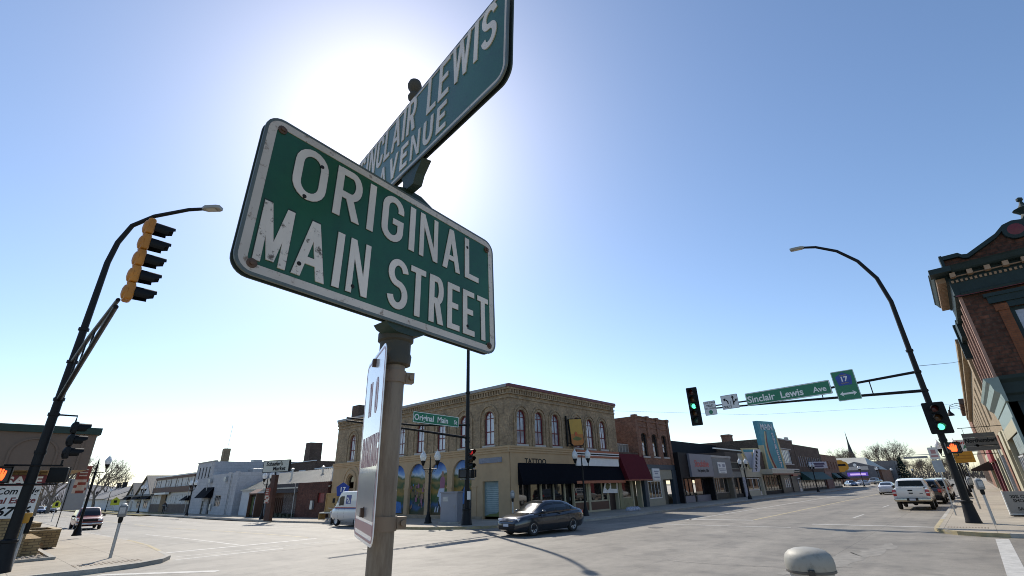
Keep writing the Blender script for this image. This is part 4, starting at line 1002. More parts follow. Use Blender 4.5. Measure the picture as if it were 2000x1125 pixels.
# ground floor, mural side
B1.M = MB1
mur = [24.0-(27.62-22.8+2.7*k) for k in range(6)]; dc = 24.0-(24.65-22.8); ac = 24.0-(43.3-22.8)
ops = [(c-1.06, c+1.06, .32, 4.06, True) for c in mur]+[(dc-.77, dc+.77, .13, 2.5), (ac-.62, ac+.62, .13, 3.55, True)]
mb = MB(); wall_faces(mb, 0, 24.0, -.4, 4.3, ops, -.04, .24); B1.obj('ground_floor_wall', mb, M_stucco)
B1.molding('band', M_stucco, [(-.2, 4.72), (-.2, 4.62), (-.15, 4.56), (-.15, 4.46), (-.1, 4.42), (-.1, 4.3), (0, 4.3), (0, 4.72)], 0, 24.0)
B1.boxes('plinth', mat('stucco_base', (.30, .24, .17), .85, 0, .2, 2), [(0, 24-2.7, -.08, .0, -.4, .30)])
for i, c in enumerate(mur):
    mb = MB(); P = [(c-1.06, .32), (c+1.06, .32)]+[(c+1.06*cos(pi*q/14), 3.0+1.06*sin(pi*q/14)) for q in range(15)]
    mb.face([(p[0], .15, p[1]) for p in P], [(p[0]*1.0, p[1]) for p in P]); o = B1.obj('mural', mb, M_mural)
    k = [0]
    def fig(poly, m, nm='painted_figure'):
        k[0] += 1; q = MB(); q.face([(c+a, .146-.001*k[0], b) for a, b in poly]); B1.obj(nm, q, m, o)
    sk = mat('mural_skin', (.30, .17, .11), .7); wh = mat('mural_white', (.50, .53, .60), .7); pk = mat('mural_pink', (.30, .12, .18), .7); dk = mat('mural_dark', (.035, .035, .03), .7, 0, .5, 6); bl = mat('mural_blue', (.05, .16, .42), .7, 0, .3, 3)
    if i == 1:
        fig([(.05, .5), (.45, .5), (.5, 1.3), (.15, 1.4)], mat('mural_maroon', (.16, .05, .05), .7)); fig([(-.2, .6), (.05, .5), (.1, 1.5), (-.15, 1.4)], dk)
        fig([(-.1, 1.3), (.2, .75), (.5, .9), (.55, 2.2), (.0, 2.2)], wh); fig([(-.3, 1.6), (.05, 1.5), (.1, 2.2), (-.1, 2.1)], wh)
        fig([(.02, 2.15), (.52, 2.15), (.6, 2.6), (.5, 2.95), (.1, 2.95), (.0, 2.6)], pk); fig([(.18, 2.95), (.42, 2.95), (.45, 3.2), (.35, 3.38), (.22, 3.35), (.15, 3.15)], sk)
        for a in (-.6, -.3): fig([(a, .5), (a+.16, .5), (a+.24, .95), (a+.1, .8)], wh)
    if i == 0:
        fig([(-.6, .4), (.9, .4), (.9, 1.8), (.4, 2.5), (-.2, 2.0)], dk); fig([(-.35, 1.0), (.5, 1.2), (.65, 2.6), (.2, 2.5)], bl)
    if i == 2 or i == 5:
        for q in range(48):
            a, b = random.uniform(-.9, .9), random.uniform(.8, 2.5); z = random.uniform(.05, .13); fig([(a-z, b-2*z), (a+z, b-2*z), (a+z, b), (a, b+z), (a-z, b)], random.choice([dk, dk, sk, dk, bl, pk, MATS.get('mural_ochre') or mat('mural_ochre', (.16, .12, .05), .7)]))
    if i >= 3: fig([(-.9, .4), (.6, .4), (.4, 1.2), (-.5, 1.3)], bl)
for c in [mur[0]+1.35]+[m_-1.35 for m_ in mur[:5]]:
    mb = MB(); mb.box(c-.3, c+.3, -.10, -.04, 2.15, 2.25); mb.box(c-.24, c+.24, -.07, -.04, .3, 2.15); B1.obj('pilaster', mb, M_stucco)
o = B1.boxes('painted_door', mat('painted_door', (.22, .29, .29), .6, 0, .25, 1.4), [(dc-.77, dc+.77, .15, .19, .3, 2.5)])
pd = MB(); 
for q in range(13): pd.box(dc-.62+.1*(q % 2), dc+.5+.1*((q*7) % 3), .146, .149, .62+q*.12, .655+q*.12)
B1.obj('door_script', pd, mat('pale_script', (.42, .50, .48), .6), o)
pd = MB(); pd.face([(dc-.77, .1445, .3), (dc+.77, .1445, .3), (dc+.77, .1445, .75), (dc+.4, .1445, .5), (dc-.3, .1445, .45)]); B1.obj('painted_grass', pd, mat('mural_grass', (.14, .17, .05), .7), o)
B1.boxes('stone_plaque', mat('grey_plaque', (.22, .23, .27), .7, 0, .2, 6), [(dc-1.1, dc+1.15, -.10, -.04, 3.68, 4.02)])
B1.door(ac-.55, ac+.55, .0, 2.4, mat('tan_door', (.33, .22, .12), .6), .14, M_shop); mb = MB(); mb.face([(ac+.6*cos(pi*q/14), .15, 2.93+.6*sin(pi*q/14)) for q in range(15)]); B1.obj('fanlight', mb, M_shop)
mb = MB(); arch_band(mb, ac, 2.93, .75, 1.05, .1, -.13, -.04); arch_band(mb, ac, 2.93, 1.25, 1.5, 1.9, -.09, -.04); B1.obj('door_surround', mb, M_stucco)
B1.M = None
B1.boxes('chimney', M_brownb, [(.6, 2.0, 21.5, 22.8, 8.5, 10.3), (.5, 2.1, 21.4, 22.9, 8.93, 9.05)])
# hanging sign and others on the corner block
t = thing('hanging_sign', 'yellow and orange shield-shaped sign hung in front of an arched brick window', 'sign', (31.5, 22.05, 5.9), radians(-38))
m = MB(); shp = [(-.62, 1.05), (-.5, -.85), (-.35, -1.02), (.38, -1.0), (.55, -.8), (.45, 1.1)]
m.prism(shp, lambda a, b, d: (a, d, b), .0, .3); m.build('case', M_ink, t, False)
m = MB(); q = [(a*.93, b*.95) for a, b in shp]; ztop = .3
m.face([(a, -.004, b) for a, b in [(-.575, 1.0), (-.50, -.1), (.485, -.1), (.42, 1.04)]]); m.build('sign_face', mat('sign_gold', (.46, .27, .03), .4), t)
m = MB(); m.face([(a, -.004, b) for a, b in [(-.50, -.1), (-.465, -.8), (-.33, -.96), (.35, -.95), (.51, -.76), (.485, -.1)]]); m.build('sign_face', mat('sign_orange', (.42, .14, .015), .4), t)
m = MB(); m.face([(-.35+.7*q_/10*1.0, -.008, -.5-.1*sin(q_*pi/10)) for q_ in range(11)]+[(.35-.7*q_/10, -.008, -.42+.1*sin(q_*pi/10)) for q_ in range(11)])
m.face([(-.1+.13*cos(q_*pi/8), -.009, -.12+.2*sin(q_*pi/8)) for q_ in range(16)]); m.build('emblem', mat('emblem_green', (.12, .14, .03), .5), t)
m = MB(); m.face([(-.08+.12*cos(q_*pi/8), -.012, -.1+.17*sin(q_*pi/8)) for q_ in range(16)]); m.build('emblem', mat('emblem_red', (.5, .09, .02), .5), t)
m = MB(); m.tube([(-.3, .1, .9), (-.75, .35, .95)], .03, 6); m.tube([(-.3, .1, -.8), (-.7, .4, -.75)], .03, 6); m.box(-.8, -.72, .1, .5, -1.0, 1.3); m.build('bracket', M_ink, t)

# 2. low link with burgundy awning and 3. red brick two-storey
B2 = Bld('shop_link', 'single-storey shop with burgundy awning between the tan corner block and red brick building', 'building', (38.7, 22.8, 0))
B2.wall(M_brownb, 0, 3.6, 2.4, 4.75, [], back=18, roof=M_roof, left=False)
B2.awning(M_burg, -.05, 4.3, 4.6, 2.42, .8, .08, M_orange, y=-.06)
fb = [(.05+.56*k, .55+.56*k, .9, .94, 4.75, 5.55) for k in range(6)]
B2.boxes('roof_fence', mat('grey_boards', (.22, .21, .19), .8, 0, .2, 3), fb); B2.boxes('fence_rail', M_lime, [(0, 3.5, .86, .89, 5.5, 5.58)]+[(.03+.56*k, .09+.56*k, .86, .899, 4.75, 5.55) for k in range(7)])
sg = MATS['sage_panel']
B2.store(.05, 1.75, .95, 2.4, .95, [], M_cream, sg, .12, M_shopd); B2.boxes('panelling', sg, [(.05+.21*k, .24+.21*k, .06, .12, .13, .95) for k in range(8)])
B2.door(2.15, 3.3, .13, 2.4, mat('slatted_door', (.08, .07, .035), .6), .5); B2.boxes('post', M_cream, [(1.78, 2.0, .05, .5, .13, 2.4), (3.35, 3.55, .05, .5, .13, 2.4)])
B3 = Bld('brick_building', 'narrow two-storey red brick building with three tall windows and blue shopfront', 'building', (42.3, 22.8, 0))
ops = [(c-.55, c+.55, 4.5, 6.66, .45) for c in (1.57, 3.75, 5.85)]
B3.wall(M_redb, 0, 7.2, 3.75, 8.15, ops, .25, back=22, roof=M_roof)
for c in (1.57, 3.75, 5.85):
    B3.window(c-.55, c+.55, 4.5, 6.66, mat('slate_frame', (.03, .04, .045), .5), M_shop, True, .14, .08, 0, 1, sill=M_lime, k=.45)
    B3.boxes('blind', M_white, [(c-.46, c+.1, .178, .182, 5.0, 5.75)])
for u in (0, 2.35, 4.45, 6.8):
    mb = MB(); mb.box(u, u+.4, -.12, 0, 6.3 if 0 < u < 6.5 else 3.75, 8.05); mb.box(u-.04, u+.44, -.2, .3, 8.05, 8.32); B3.obj('pilaster', mb, M_redb)
mb = MB(); mb.box(.4, 6.8, -.1, 0, 7.75, 7.9); mb.box(.4, 6.8, -.06, 0, 7.2, 7.32); mb.box(.4, 6.8, -.09, .2, 8.152, 8.24)
B3.obj('brick_band', mb, M_redb)
slate = mat('slate_blue_paint', (.035, .055, .075), .55)
B3.boxes('shopfront_frame', slate, [(.0, 7.2, -.1, .2, 3.3, 3.75), (.3, .85, -.1, .3, 0, 3.3), (6.45, 7.25, -.12, .3, 0, 3.3)])
crm = mat('putty_panel', (.33, .31, .24), .7, 0, .06)
B3.boxes('panel', crm, [(.85, 6.45, -.02, .2, 2.4, 3.3), (.85, 1.15, -.02, .3, .1, 2.4), (3.75, 4.25, -.02, .3, .1, 2.4), (1.15, 3.75, -.02, .3, .1, .75)])
B3.window(1.15, 3.75, .75, 2.3, M_white, M_shop, False, .0, .08, 3, 0, 'shop_window'); B3.door(4.35, 6.0, .1, 2.35, mat('grey_door', (.10, .10, .08), .6), .5, None)
t = thing('wall_sign', 'small square white sign on the putty panel of the red brick building', 'sign', (45.1, 22.74, 2.85)); m = MB(); m.rbox(-.75, .75, -.12, 0, -.55, .55, .03); m.build('panel', M_white, t)
m = MB()
for z, w in ((.28, .5), (.1, .35), (-.25, .55)): m.box(-w, w, -.126, -.121, z-.06, z+.06)
m.build('sign_print', mat('print_grey', (.30, .31, .36), .6), t)

# 4-7. low shops
B4 = Bld('black_shop', 'low black shopfront with grey sign board and red script lettering', 'building', (49.6, 22.8, 0))
M_blk = mat('black_cladding', (.012, .0115, .013), .6, 0, .15, 2, spec=.2); M_gsign = mat('grey_sign_board', (.20, .20, .235), .5, 0, .05)
B4.wall(M_blk, 0, 8.6, 2.5, 5.0, [], back=20, roof=M_roof, y=-.6); B4.boxes('side_wall', M_blk, [(0, .3, -.6, .3, 0, 2.5), (8.3, 8.6, -.6, .3, 0, 2.5)])
o = B4.boxes('sign_board', M_gsign, [(2.2, 8.3, -.85, -.61, 2.6, 4.92)])
mb = MB(); text_mb(mb, 'Stockdive', 1.0, (5.2, -.86, 3.62), xs=1.0, shear=.15, bold=.015); B4.obj('red_script', mb, mat('script_red', (.50, .05, .04), .5), o)
mb = MB(); text_mb(mb, 'Fine Jewelry, Gifts', .42, (5.4, -.86, 3.1), xs=1.0, bold=.01); B4.obj('caption', mb, M_ink, o)
B4.store(.3, 4.0, .13, 2.5, .75, [2.0], M_dark, M_gsign, .0); B4.store(4.6, 8.3, .13, 2.5, .75, [6.6], M_dark, M_gsign, .0); B4.door(4.05, 4.55, .13, 2.4, M_dark, .5, M_shop)
B5 = Bld('grey_shop', 'low shop with ribbed grey metal fascia and a square white notice', 'building', (58.3, 22.8, 0))
B5.wall(mat('ribbed_metal', (.30, .30, .31), .45, .3, .08, 3), 0, 6.6, 2.5, 4.9, [], back=20, roof=M_roof, y=-.55); mb = MB()
for k in range(33): mb.box(.05+k*.2, .12+k*.2, -.58, -.55, 2.55, 4.7)
mb.box(-.05, 6.65, -.62, -.551, 4.72, 4.95); B5.obj('ribbing', mb, MATS['ribbed_metal'])
o = B5.boxes('notice', M_white, [(1.8, 4.3, -.66, -.585, 2.95, 4.2)]); mb = MB()
for a, b, c_, d_ in ((2.0, 2.6, 3.7, 4.0), (3.2, 4.0, 3.65, 4.0), (2.0, 4.1, 3.4, 3.5), (2.1, 4.0, 3.22, 3.3), (2.4, 3.8, 3.05, 3.12)): mb.box(a, b, -.668, -.661, c_, d_)
B5.obj('notice_print', mb, mat('print_grey', (.30, .31, .36), .6), o)
B5.store(.3, 6.0, .13, 2.5, .8, [2.3, 3.0, 4.6], mat('aluminium_frame', (.35, .34, .32), .4, .5), mat('brick_riser', (.09, .08, .06), .8), .05); B5.boxes('post', mat('timber_post', (.20, .17, .13), .7), [(0, .3, -.5, .2, 0, 2.5), (6.05, 6.6, -.5, .2, 0, 2.5)])
B6 = Bld('brown_shop', 'narrow dark brown shopfront between the ribbed grey shop and the cream bakery', 'building', (65.0, 22.8, 0))
B6.wall(mat('brown_cladding', (.06, .045, .035), .7, 0, .2, 3), 0, 4.6, 2.5, 5.55, [(.4, 4.2, 3.5, 4.4)], .1, back=20, roof=M_roof)
B6.boxes('sign_frame', mat('aged_frame', (.26, .25, .2), .7), [(.4, 4.2, .02, .06, 3.5, 3.6), (.4, 4.2, .02, .06, 4.3, 4.4)]); B6.boxes('transom', mat('grey_boards', (.22, .21, .19), .8), [(.2, 4.4, -.02, .1, 2.5, 3.2)])
B6.boxes('sign_recess', mat('dark_olive', (.05, .05, .04), .8), [(.4, 4.2, .09, .1, 3.6, 4.3)])
B6.store(.1, 4.4, .13, 2.5, .5, [1.5, 3.0], M_dark, M_dark, .15); B6.boxes('wall', M_dark, [(0, .1, 0, .4, 0, 2.5), (4.4, 4.6, 0, .4, 0, 2.5)])
B7 = Bld('bakery_building', 'cream-fronted bakery with white stone pier beside the tall teal cinema sign', 'building', (69.7, 22.8, 0))
M_crm2 = mat('bakery_cream', (.50, .47, .36), .7, 0, .05, .8)
B7.wall(M_crm2, 0, 8.8, 2.5, 5.45, [], back=20, roof=M_roof); B7.boxes('coping', mat('grey_coping', (.30, .29, .28), .6), [(0, 8.8, -.06, .3, 5.455, 5.55)])
B7.boxes('stone_pier', brick('white_stone', (.44, .45, .50), (.36, .37, .42), (.3, .3, .33), .5, .22, .015), [(0, 1.5, -.05, .4, 0, 2.5)]); B7.store(1.6, 6.6, .13, 2.4, .85, [4.2], M_white, M_crm2, .1); B7.door(6.9, 8.0, .13, 2.4, M_white, .3, M_shop); B7.boxes('wall', M_crm2, [(8.1, 8.8, .0, .4, 0, 2.5)])
# black wall and chimneys of the building rising behind
B8 = Bld('rear_building', 'long black windowless building rising behind the low shops, with brick chimney', 'building', (62, 32, 0))
B8.wall(mat('black_siding', (.012, .015, .02), .7, 0, .25, 1.5, spec=.15), 0, 46, 3, 7.9, [], back=14, roof=M_roof); B8.boxes('chimney', M_redb, [(31.5, 33.2, -.6, .9, 5, 10.1), (31.4, 33.3, -.7, 1.0, 9.8, 10.0)])
B8.boxes('coping', M_white, [(8, 26, -6.1, -5.9, 6.35, 6.5)])
# 8. cinema
B9 = Bld('cinema_building', 'brown brick cinema with a white marquee and strip of upstairs windows', 'building', (78.5, 22.8, 0))
B9.wall(M_brownb, 9.0, 21.5, 2.9, 8.4, [(10.7, 18.4, 4.6, 6.8)], .25, back=30, roof=M_roof); B9.wall(M_brownb, 0, 9.0, 2.9, 6.0, [], .25, back=30, roof=M_roof, y=.05); B9.boxes('coping', M_lime, [(9, 21.5, -.08, .3, 8.405, 8.62), (17.9, 19.2, -.1, .3, 8.62, 9.0)])
for k in range(8): B9.window(10.7+k*.9625, 10.7+(k+1)*.9625, 4.6, 6.8, M_white, M_blindd, False, .1, .16, 0, 0)
B9.boxes('string_course', M_lime, [(10.2, 19.0, -.1, 0, 6.85, 7.0), (10.2, 19.0, -.1, 0, 4.35, 4.55)])
o = B9.boxes('marquee', mat('marquee_cream', (.50, .47, .38), .5), [(-.5, 14.6, -1.6, -.01, 2.85, 3.55)]); B9.boxes('marquee_band', mat('marquee_rust', (.25, .10, .05), .6), [(-.55, 14.65, -1.65, -1.61, 2.78, 2.95)], parent=o)
B9.boxes('marquee_board', M_ink, [(11.6, 14.4, -1.62, -1.605, 3.3, 3.5), (11.2, 14.5, -1.63, -1.61, 3.0, 3.2)], parent=o); B9.boxes('marquee_trim', M_white, [(-.55, 14.65, -1.66, -1.61, 3.5, 3.62)], parent=o)
B9.store(.3, 9.0, .13, 2.8, .6, [1.6, 2.9, 4.2, 5.5, 7.0], M_cream, M_dark, .25, M_shopd); B9.boxes('wall', mat('dark_tile', (.05, .045, .045), .4, 0, .15, 2), [(9.1, 11.0, 0, .3, 0, 2.9), (15.2, 21.5, 0, .3, 0, 2.9)])
for k in range(3): B9.boxes('poster_case', M_white, [(11.2+k*1.1, 11.8+k*1.1, .05, .1, .9, 2.3)])
B9.boxes('wall', MATS['dark_tile'], [(11.0, 15.2, .1, .3, 0, 2.9)]); B9.door(19.0, 20.4, .13, 2.3, M_white, -.06, M_shop)
B9.boxes('red_sign', mat('red_sign', (.30, .02, .03), .4), [(15.6, 18.6, -.3, -.02, 2.6, 3.45)])
t = thing('cinema_sign', 'tall teal MAIN STREET cinema blade sign with a red and cream swoosh', 'sign', (82.9, 21.9, 3.6), radians(-16))
tl = mat('teal_paint', (.07, .27, .32), .5, 0, .15, .8)
m = MB(); m.prism([(-2.1, 0), (2.3, 0), (1.95, 4.7), (1.95, 7.0), (-2.3, 7.0)], lambda a, b, d: (a, d, b), 0, .7); m.build('blade', tl, t, False)
cm = mat('sign_cream', (.52, .44, .24), .5); m = MB()
def sweep(cx, w0, w1, m_, nm, off):
    P = []; Q = []
    for i in range(15):
        f = i/14; z = 5.5*(1-f); u = -.9+cx-.95*sin(min(1, f*1.4)*pi*.5)+1.2*f*f; w = w0+(w1-w0)*f
        P.append((u, z)); Q.append((u+w, z))
    b_ = MB()
    for i in range(14): b_.face([(P[i][0], -off, P[i][1]), (P[i+1][0], -off, P[i+1][1]), (Q[i+1][0], -off, Q[i+1][1]), (Q[i][0], -off, Q[i][1])])
    b_.build(nm, m_, t, False)
sweep(.0, .22, 1.0, cm, 'cream_swoosh', .012); sweep(.35, .16, .5, mat('swoosh_red', (.18, .02, .02), .5), 'red_swoosh', .02)
m = MB(); m.prism([(-2.3, -.1), (-2.0, -.1), (-1.9, 3.4), (-2.2, 3.4)], lambda a, b, d: (a, d, b), -.03, .72); m.prism([(2.2, -.1), (2.75, -.1), (2.2, 4.6), (2.0, 6.0), (1.9, 4.6)], lambda a, b, d: (a, d, b), -.03, .72); m.build('cream_edge', cm, t, False)
sil = mat('silver_letter', (.55, .55, .60), .35, .2)
m = MB(); text_mb(m, 'MAIN', 1.3, (-.2, -.03, 5.7), xs=1.0, bold=.02, depth=.06)
for i, c in enumerate('STREET'): text_mb(m, c, .98, (.98+.10*i, -.03, 4.6-.86*i), bold=.03, depth=.06)
m.build('lettering', sil, t, False)
t = thing('bakery_sign', 'slanted white BAKERY blade sign with black letters running down it', 'sign', (71.0, 21.6, 3.1), radians(-35)); t.scale = (.92, 1, .92)
m = MB(); shp = [(-.1, 0), (1.0, .05), (1.95, 3.15), (.85, 3.1)]
m.prism(shp, lambda a, b, d: (a, d, b), 0, .18); m.build('panel', mat('bakery_white', (.50, .50, .55), .5), t, False)
m = MB()
for i, c in enumerate('BAKERY'): text_mb(m, c, .52, (1.22-.148*i, -.02, 2.58-.485*i), bold=.02, depth=.03)
m.build('lettering', M_ink, t, False)
t = thing('bakery_sign', 'cream pentagonal sign board behind the slanted BAKERY blade sign', 'sign', (71.6, 22.2, 3.5), radians(-35)); t.scale = (.8, 1, .9)
m = MB(); m.prism([(.0, 0), (1.7, 0), (2.4, 3.0), (-.9, 3.0)], lambda a, b, d: (a, d, b), 0, .15); m.build('panel', cm, t, False)
m = MB(); m.prism([(.2, .15), (1.2, .15), (.9, 2.4), (-.5, 2.4)], lambda a, b, d: (a, d, b), -.015, 0); m.build('panel_inset', MATS['bakery_white'], t, False); m = MB(); m.prism([(-.55, 2.45), (1.6, 2.45), (1.7, 2.8), (-.65, 2.8)], lambda a, b, d: (a, d, b), -.015, 0); m.build('panel_band', tl, t, False)
# 9, 10. beyond the cinema
B10 = Bld('dark_brick_building', 'dark brown brick building with upstairs windows and a green shop awning', 'building', (100.2, 22.8, 0))
ops = [(1.6+k*1.5+(k//3)*.5, 2.6+k*1.5+(k//3)*.5, 4.2, 6.0) for k in range(11)]
B10.wall(M_brownb, 0, 20, 2.6, 7.95, ops, .2, back=30, roof=M_roof)
for o_ in ops: B10.window(*o_, M_lime, M_blindd, False, .08, .12, 0, 0)
B10.awning(mat('green_canvas', (.015, .06, .05), .7, 0, .15, 3), .4, 18.6, 3.3, 2.0, 1.5, .12); B10.store(.3, 19.7, .13, 2.6, .5, [2.5, 4.2, 6.5, 9, 11, 13.5, 16], M_lime, M_dark, .2)
t = thing('wall_sign', 'white sign with blue print above the green awning', 'sign', (109.5, 21.6, 4.45), radians(-30)); m = MB(); m.rbox(-2.2, 2.2, -.2, 0, -.6, .6, .05); m.build('panel', mat('pale_sign', (.50, .52, .60), .5), t); m = MB(); m.box(-1.6, 1.6, -.21, -.201, .05, .4); m.box(-1.2, 1.2, -.21, -.201, -.35, -.05); m.build('sign_print', mat('print_navy', (.05, .05, .12), .5), t)
B11 = Bld('brick_building', 'two-storey red brick building with bricked-up windows at the end of the row', 'building', (120.4, 22.8, 0))
ops = [(2+k*2.9, 3.3+k*2.9, 3.9, 5.5, .5) for k in range(5)]
B11.wall(M_redb, 0, 16.2, 2.6, 6.8, ops, .12, back=30, roof=M_roof); B11.boxes('window_infill', M_redb, [(o_[0], o_[1], .10, .14, o_[2], o_[3]) for o_ in ops])
B11.boxes('shop_panel', mat('pale_maroon', (.22, .11, .09), .7), [(0, 6, -.05, .3, .1, 3.4)]); B11.store(6.2, 16, .13, 2.6, .4, [8, 10, 13], M_lime, M_dark, .2); B11.awning(MATS['green_canvas'], 6.5, 11, 3.2, 2.2, 1.0, .1); B11.awning(M_navy, 12, 16.8, 3.2, 1.9, 1.6, .1)

# ------------------------------------------------------------------ far side of the side street (faces -X): u runs towards the camera
XB = 24.2
def bside(name, label, y_far, x=XB, group=None): return Bld(name, label, 'building', (x, y_far, 0), -pi/2, group)
C1 = bside('market_building', 'low red brick market with a dark timber mansard next to the beige corner block', 62.2)
C1.wall(M_darkb, 8.6, 15.2, -.5, 3.12, [(13.2, 14.6, 1.2, 2.1)], .15, back=9, roof=M_roof, par=.1)
C1.boxes('sign_recess', mat('recess_red', (.20, .012, .012), .5), [(13.2, 14.6, .14, .16, 1.2, 2.1)])
C1.wall(brick('stone_chip', (.10, .07, .06), (.17, .15, .14), (.06, .05, .045), .16, .1, .01, patch=.4), 4.6, 8.6, -.5, 2.2, [], back=9, y=.35)
C1.wall(mat('brown_timber', (.10, .05, .03), .7, 0, .2, 2), 0, 4.6, 1.7, 2.3, [], back=9, y=.35)
C1.boxes('slat_screen', MATS['brown_timber'], [(1.2+k*.5, 1.36+k*.5, .3, .5, -.45, 1.75) for k in range(7)]); C1.boxes('dark_opening', M_dark, [(0, 4.6, .8, .85, -.5, 1.8)])
mb = MB()
for k in range(44):
    a = k*.196; mb.face([(a, -.15, 2.2), (a+.15, -.15, 2.2), (a+.15, .35, 3.15), (a, .35, 3.15)]); mb.face([(a+.15, -.15, 2.2), (a+.196, -.10, 2.2), (a+.196, .40, 3.15), (a+.15, .35, 3.15)])
mb.face([(0, .3, 2.2), (8.6, .3, 2.2), (8.6, -.15, 2.2), (0, -.15, 2.2)]); C1.obj('mansard', mb, mat('dark_shingle', (.05, .035, .028), .8, 0, .25, 3))
C1.boxes('hedge', mat('dry_hedge', (.035, .04, .02), .9, 0, .5, 12), [(4.6+.5*k, 5.15+.5*k, -.75+.1*(k % 2), -.1, -.5, -.05+.12*((k*5) % 3)) for k in range(8)])
C2 = bside('white_building', 'low white building with a pale sloping metal roof behind the brick market', 70.3, XB+.3)
C2.wall(mat('white_siding', (.55, .55, .56), .7, 0, .1, 1), 0, 8.0, -.5, 2.7, [], back=5)
mb = MB()
for k in range(48): mb.face([(k*.49, -.2, 2.72), (k*.49+.47, -.2, 2.72), (k*.49+.47, 4.5, 4.75), (k*.49, 4.5, 4.75)]); mb.face([(k*.49+.47, -.2, 2.72), (k*.49+.49, -.2, 2.76), (k*.49+.49, 4.5, 4.79), (k*.49+.47, 4.5, 4.75)])
mb.box(0, 23.5, -.28, -.2, 2.62, 2.76); C2.obj('roof', mb, M_roofl)
C3 = bside('brick_building', 'dark brick rear building with small white-framed windows above the pale metal roof', 101, 34)
ops = [(25.0+.0, 28.3, 5.0, 6.2)]
C3.wall(M_brownb, 3, 12, -.5, 7.4, [], back=15, roof=M_roof); C3.wall(M_brownb, 12, 30, -.5, 6.5, [], back=14, y=.1, roof=M_roof); C3.wall(M_brownb, 30, 38, -.5, 5.3, [], back=14, y=.2, roof=M_roof)
for a, b in ((6, 9.5), (14, 16.5), (20.5, 23.2), (25.2, 27.4)): C3.window(a, b, 4.3, 5.35, M_white, M_blindd, False, -.03, .16, 1, 0)
C3.boxes('coping', M_white, [(12, 30, -.05, .3, 6.505, 6.6), (30, 38, .1, .4, 5.305, 5.45)])
mb = MB(); mb.prism([(22.6, 5.2), (24.6, 5.2), (24.4, 9.6), (22.8, 9.6)], lambda a, b, d: (a, d, b), 1.6, 3.6); C3.obj('chimney', mb, M_brownb)
C4 = bside('block_building', 'white painted block building with four slit windows and a navy awning', 90.2)
M_tile = brick('white_block', (.47, .465, .475), (.43, .425, .44), (.37, .37, .38), .9, .45, .02, patch=.1)
C4.wall(M_tile, 0, 8.0, -.5, 6.85, [(1.2+k*1.5, 1.75+k*1.5, 4.6, 6.2) for k in range(4)], .2, back=14, roof=M_roof)
for k in range(4): C4.window(1.2+k*1.5, 1.75+k*1.5, 4.6, 6.2, M_dark, M_shop, False, .08, .05, 0, 0)
C4.wall(M_tile, 8.0, 19.0, -.5, 4.95, [(10.8, 13.4, .7, 2.2), (5.5+2.7, 9.4, -.3, 1.9)], .2, back=12, roof=M_roof, y=-.02)
C4.window(10.8, 13.4, .7, 2.2, M_lime, M_shop, False, .05, .1, 3, 1); C4.door(8.3, 9.3, -.3, 1.9, M_dark, .15); C4.awning(M_navy, 5.4, 9.9, 3.3, 1.9, 1.1, 0); C4.door(5.8, 6.6, -.35, 1.5, M_dark, -.06)
C4.boxes('wall_pilaster', M_tile, [(14.8, 16, -.12, -.03, -.5, 5.05), (18.0, 19.0, -.25, -.03, -.5, 5.05)]); C4.boxes('coping', mat('grey_coping', (.30, .29, .28), .6), [(-.05, 8.05, -.08, .3, 6.855, 7.0)])
C4.boxes('chimney', M_buff, [(3.3, 4.3, 2, 2.9, 6.5, 9.0)]); C4.boxes('wall_lamp', M_galv, [(7.9, 8.6, -.4, -.03, 3.9, 4.4), (14.2, 15.0, -.4, -.13, 3.9, 4.5)])
mb = MB(); mb.tube([(3.9, 2.5, 9.0), (4.2, 2.5, 12.6)], .03, 5); C4.obj('antenna', mb, M_galv)
C5 = bside('shop_building', 'two-storey shop with white upper panels, brown bands and a brown stone base', 113.5)
wh2 = mat('white_panel', (.58, .57, .55), .7, 0, .08); brs = mat('brown_stone', (.13, .10, .085), .85, 0, .3, 3)
C5.wall(wh2, 0, 23, 1.0, 5.1, [], back=12, roof=M_roof); C5.boxes('brown_band', mat('brown_fascia', (.12, .065, .045), .7), [(-.1, 23.2, -.3, -.01, 2.9, 3.75), (-.1, 23.2, -.2, .2, 5.1, 5.45)]); C5.boxes('coping', M_white, [(-.1, 23.2, -.25, .3, 5.455, 5.65)])
C5.boxes('stone_base', brs, [(0, 23, -.15, .2, -.6, 1.05)]); C5.boxes('trim', mat('brown_trim', (.06, .04, .03), .7), [(k*3.25+.2, k*3.25+.32, -.05, 0, 3.75, 5.1) for k in range(8)])
for a, b in ((.9, 2.2), (7.0, 8.6), (8.9, 10.4), (12.8, 14.4), (18.6, 20.6)): C5.window(a, b, 3.85, 4.8, M_lime, M_shop, False, -.04, .1, 0, 0)
for a, b in ((1.0, 3.4), (12.3, 15), (15.6, 18.6), (19.5, 21.6)): C5.window(a, b, 1.1, 2.5, M_lime, M_shop, False, -.04, .1, 1, 0, 'shop_window')
C5.boxes('awning', M_dark, [(.5, 4.2, -.6, -.31, 2.5, 2.8)]); C5.boxes('entry', mat('tan_entry', (.16, .10, .045), .7), [(6.6, 9.6, -.2, -.16, -.4, 2.6)]); C5.boxes('canopy', M_white, [(4.5, 11.5, -.9, -.31, 2.6, 2.9)]); C5.awning(M_navy, 20.6, 22.9, 2.3, 1.6, .9, 0)
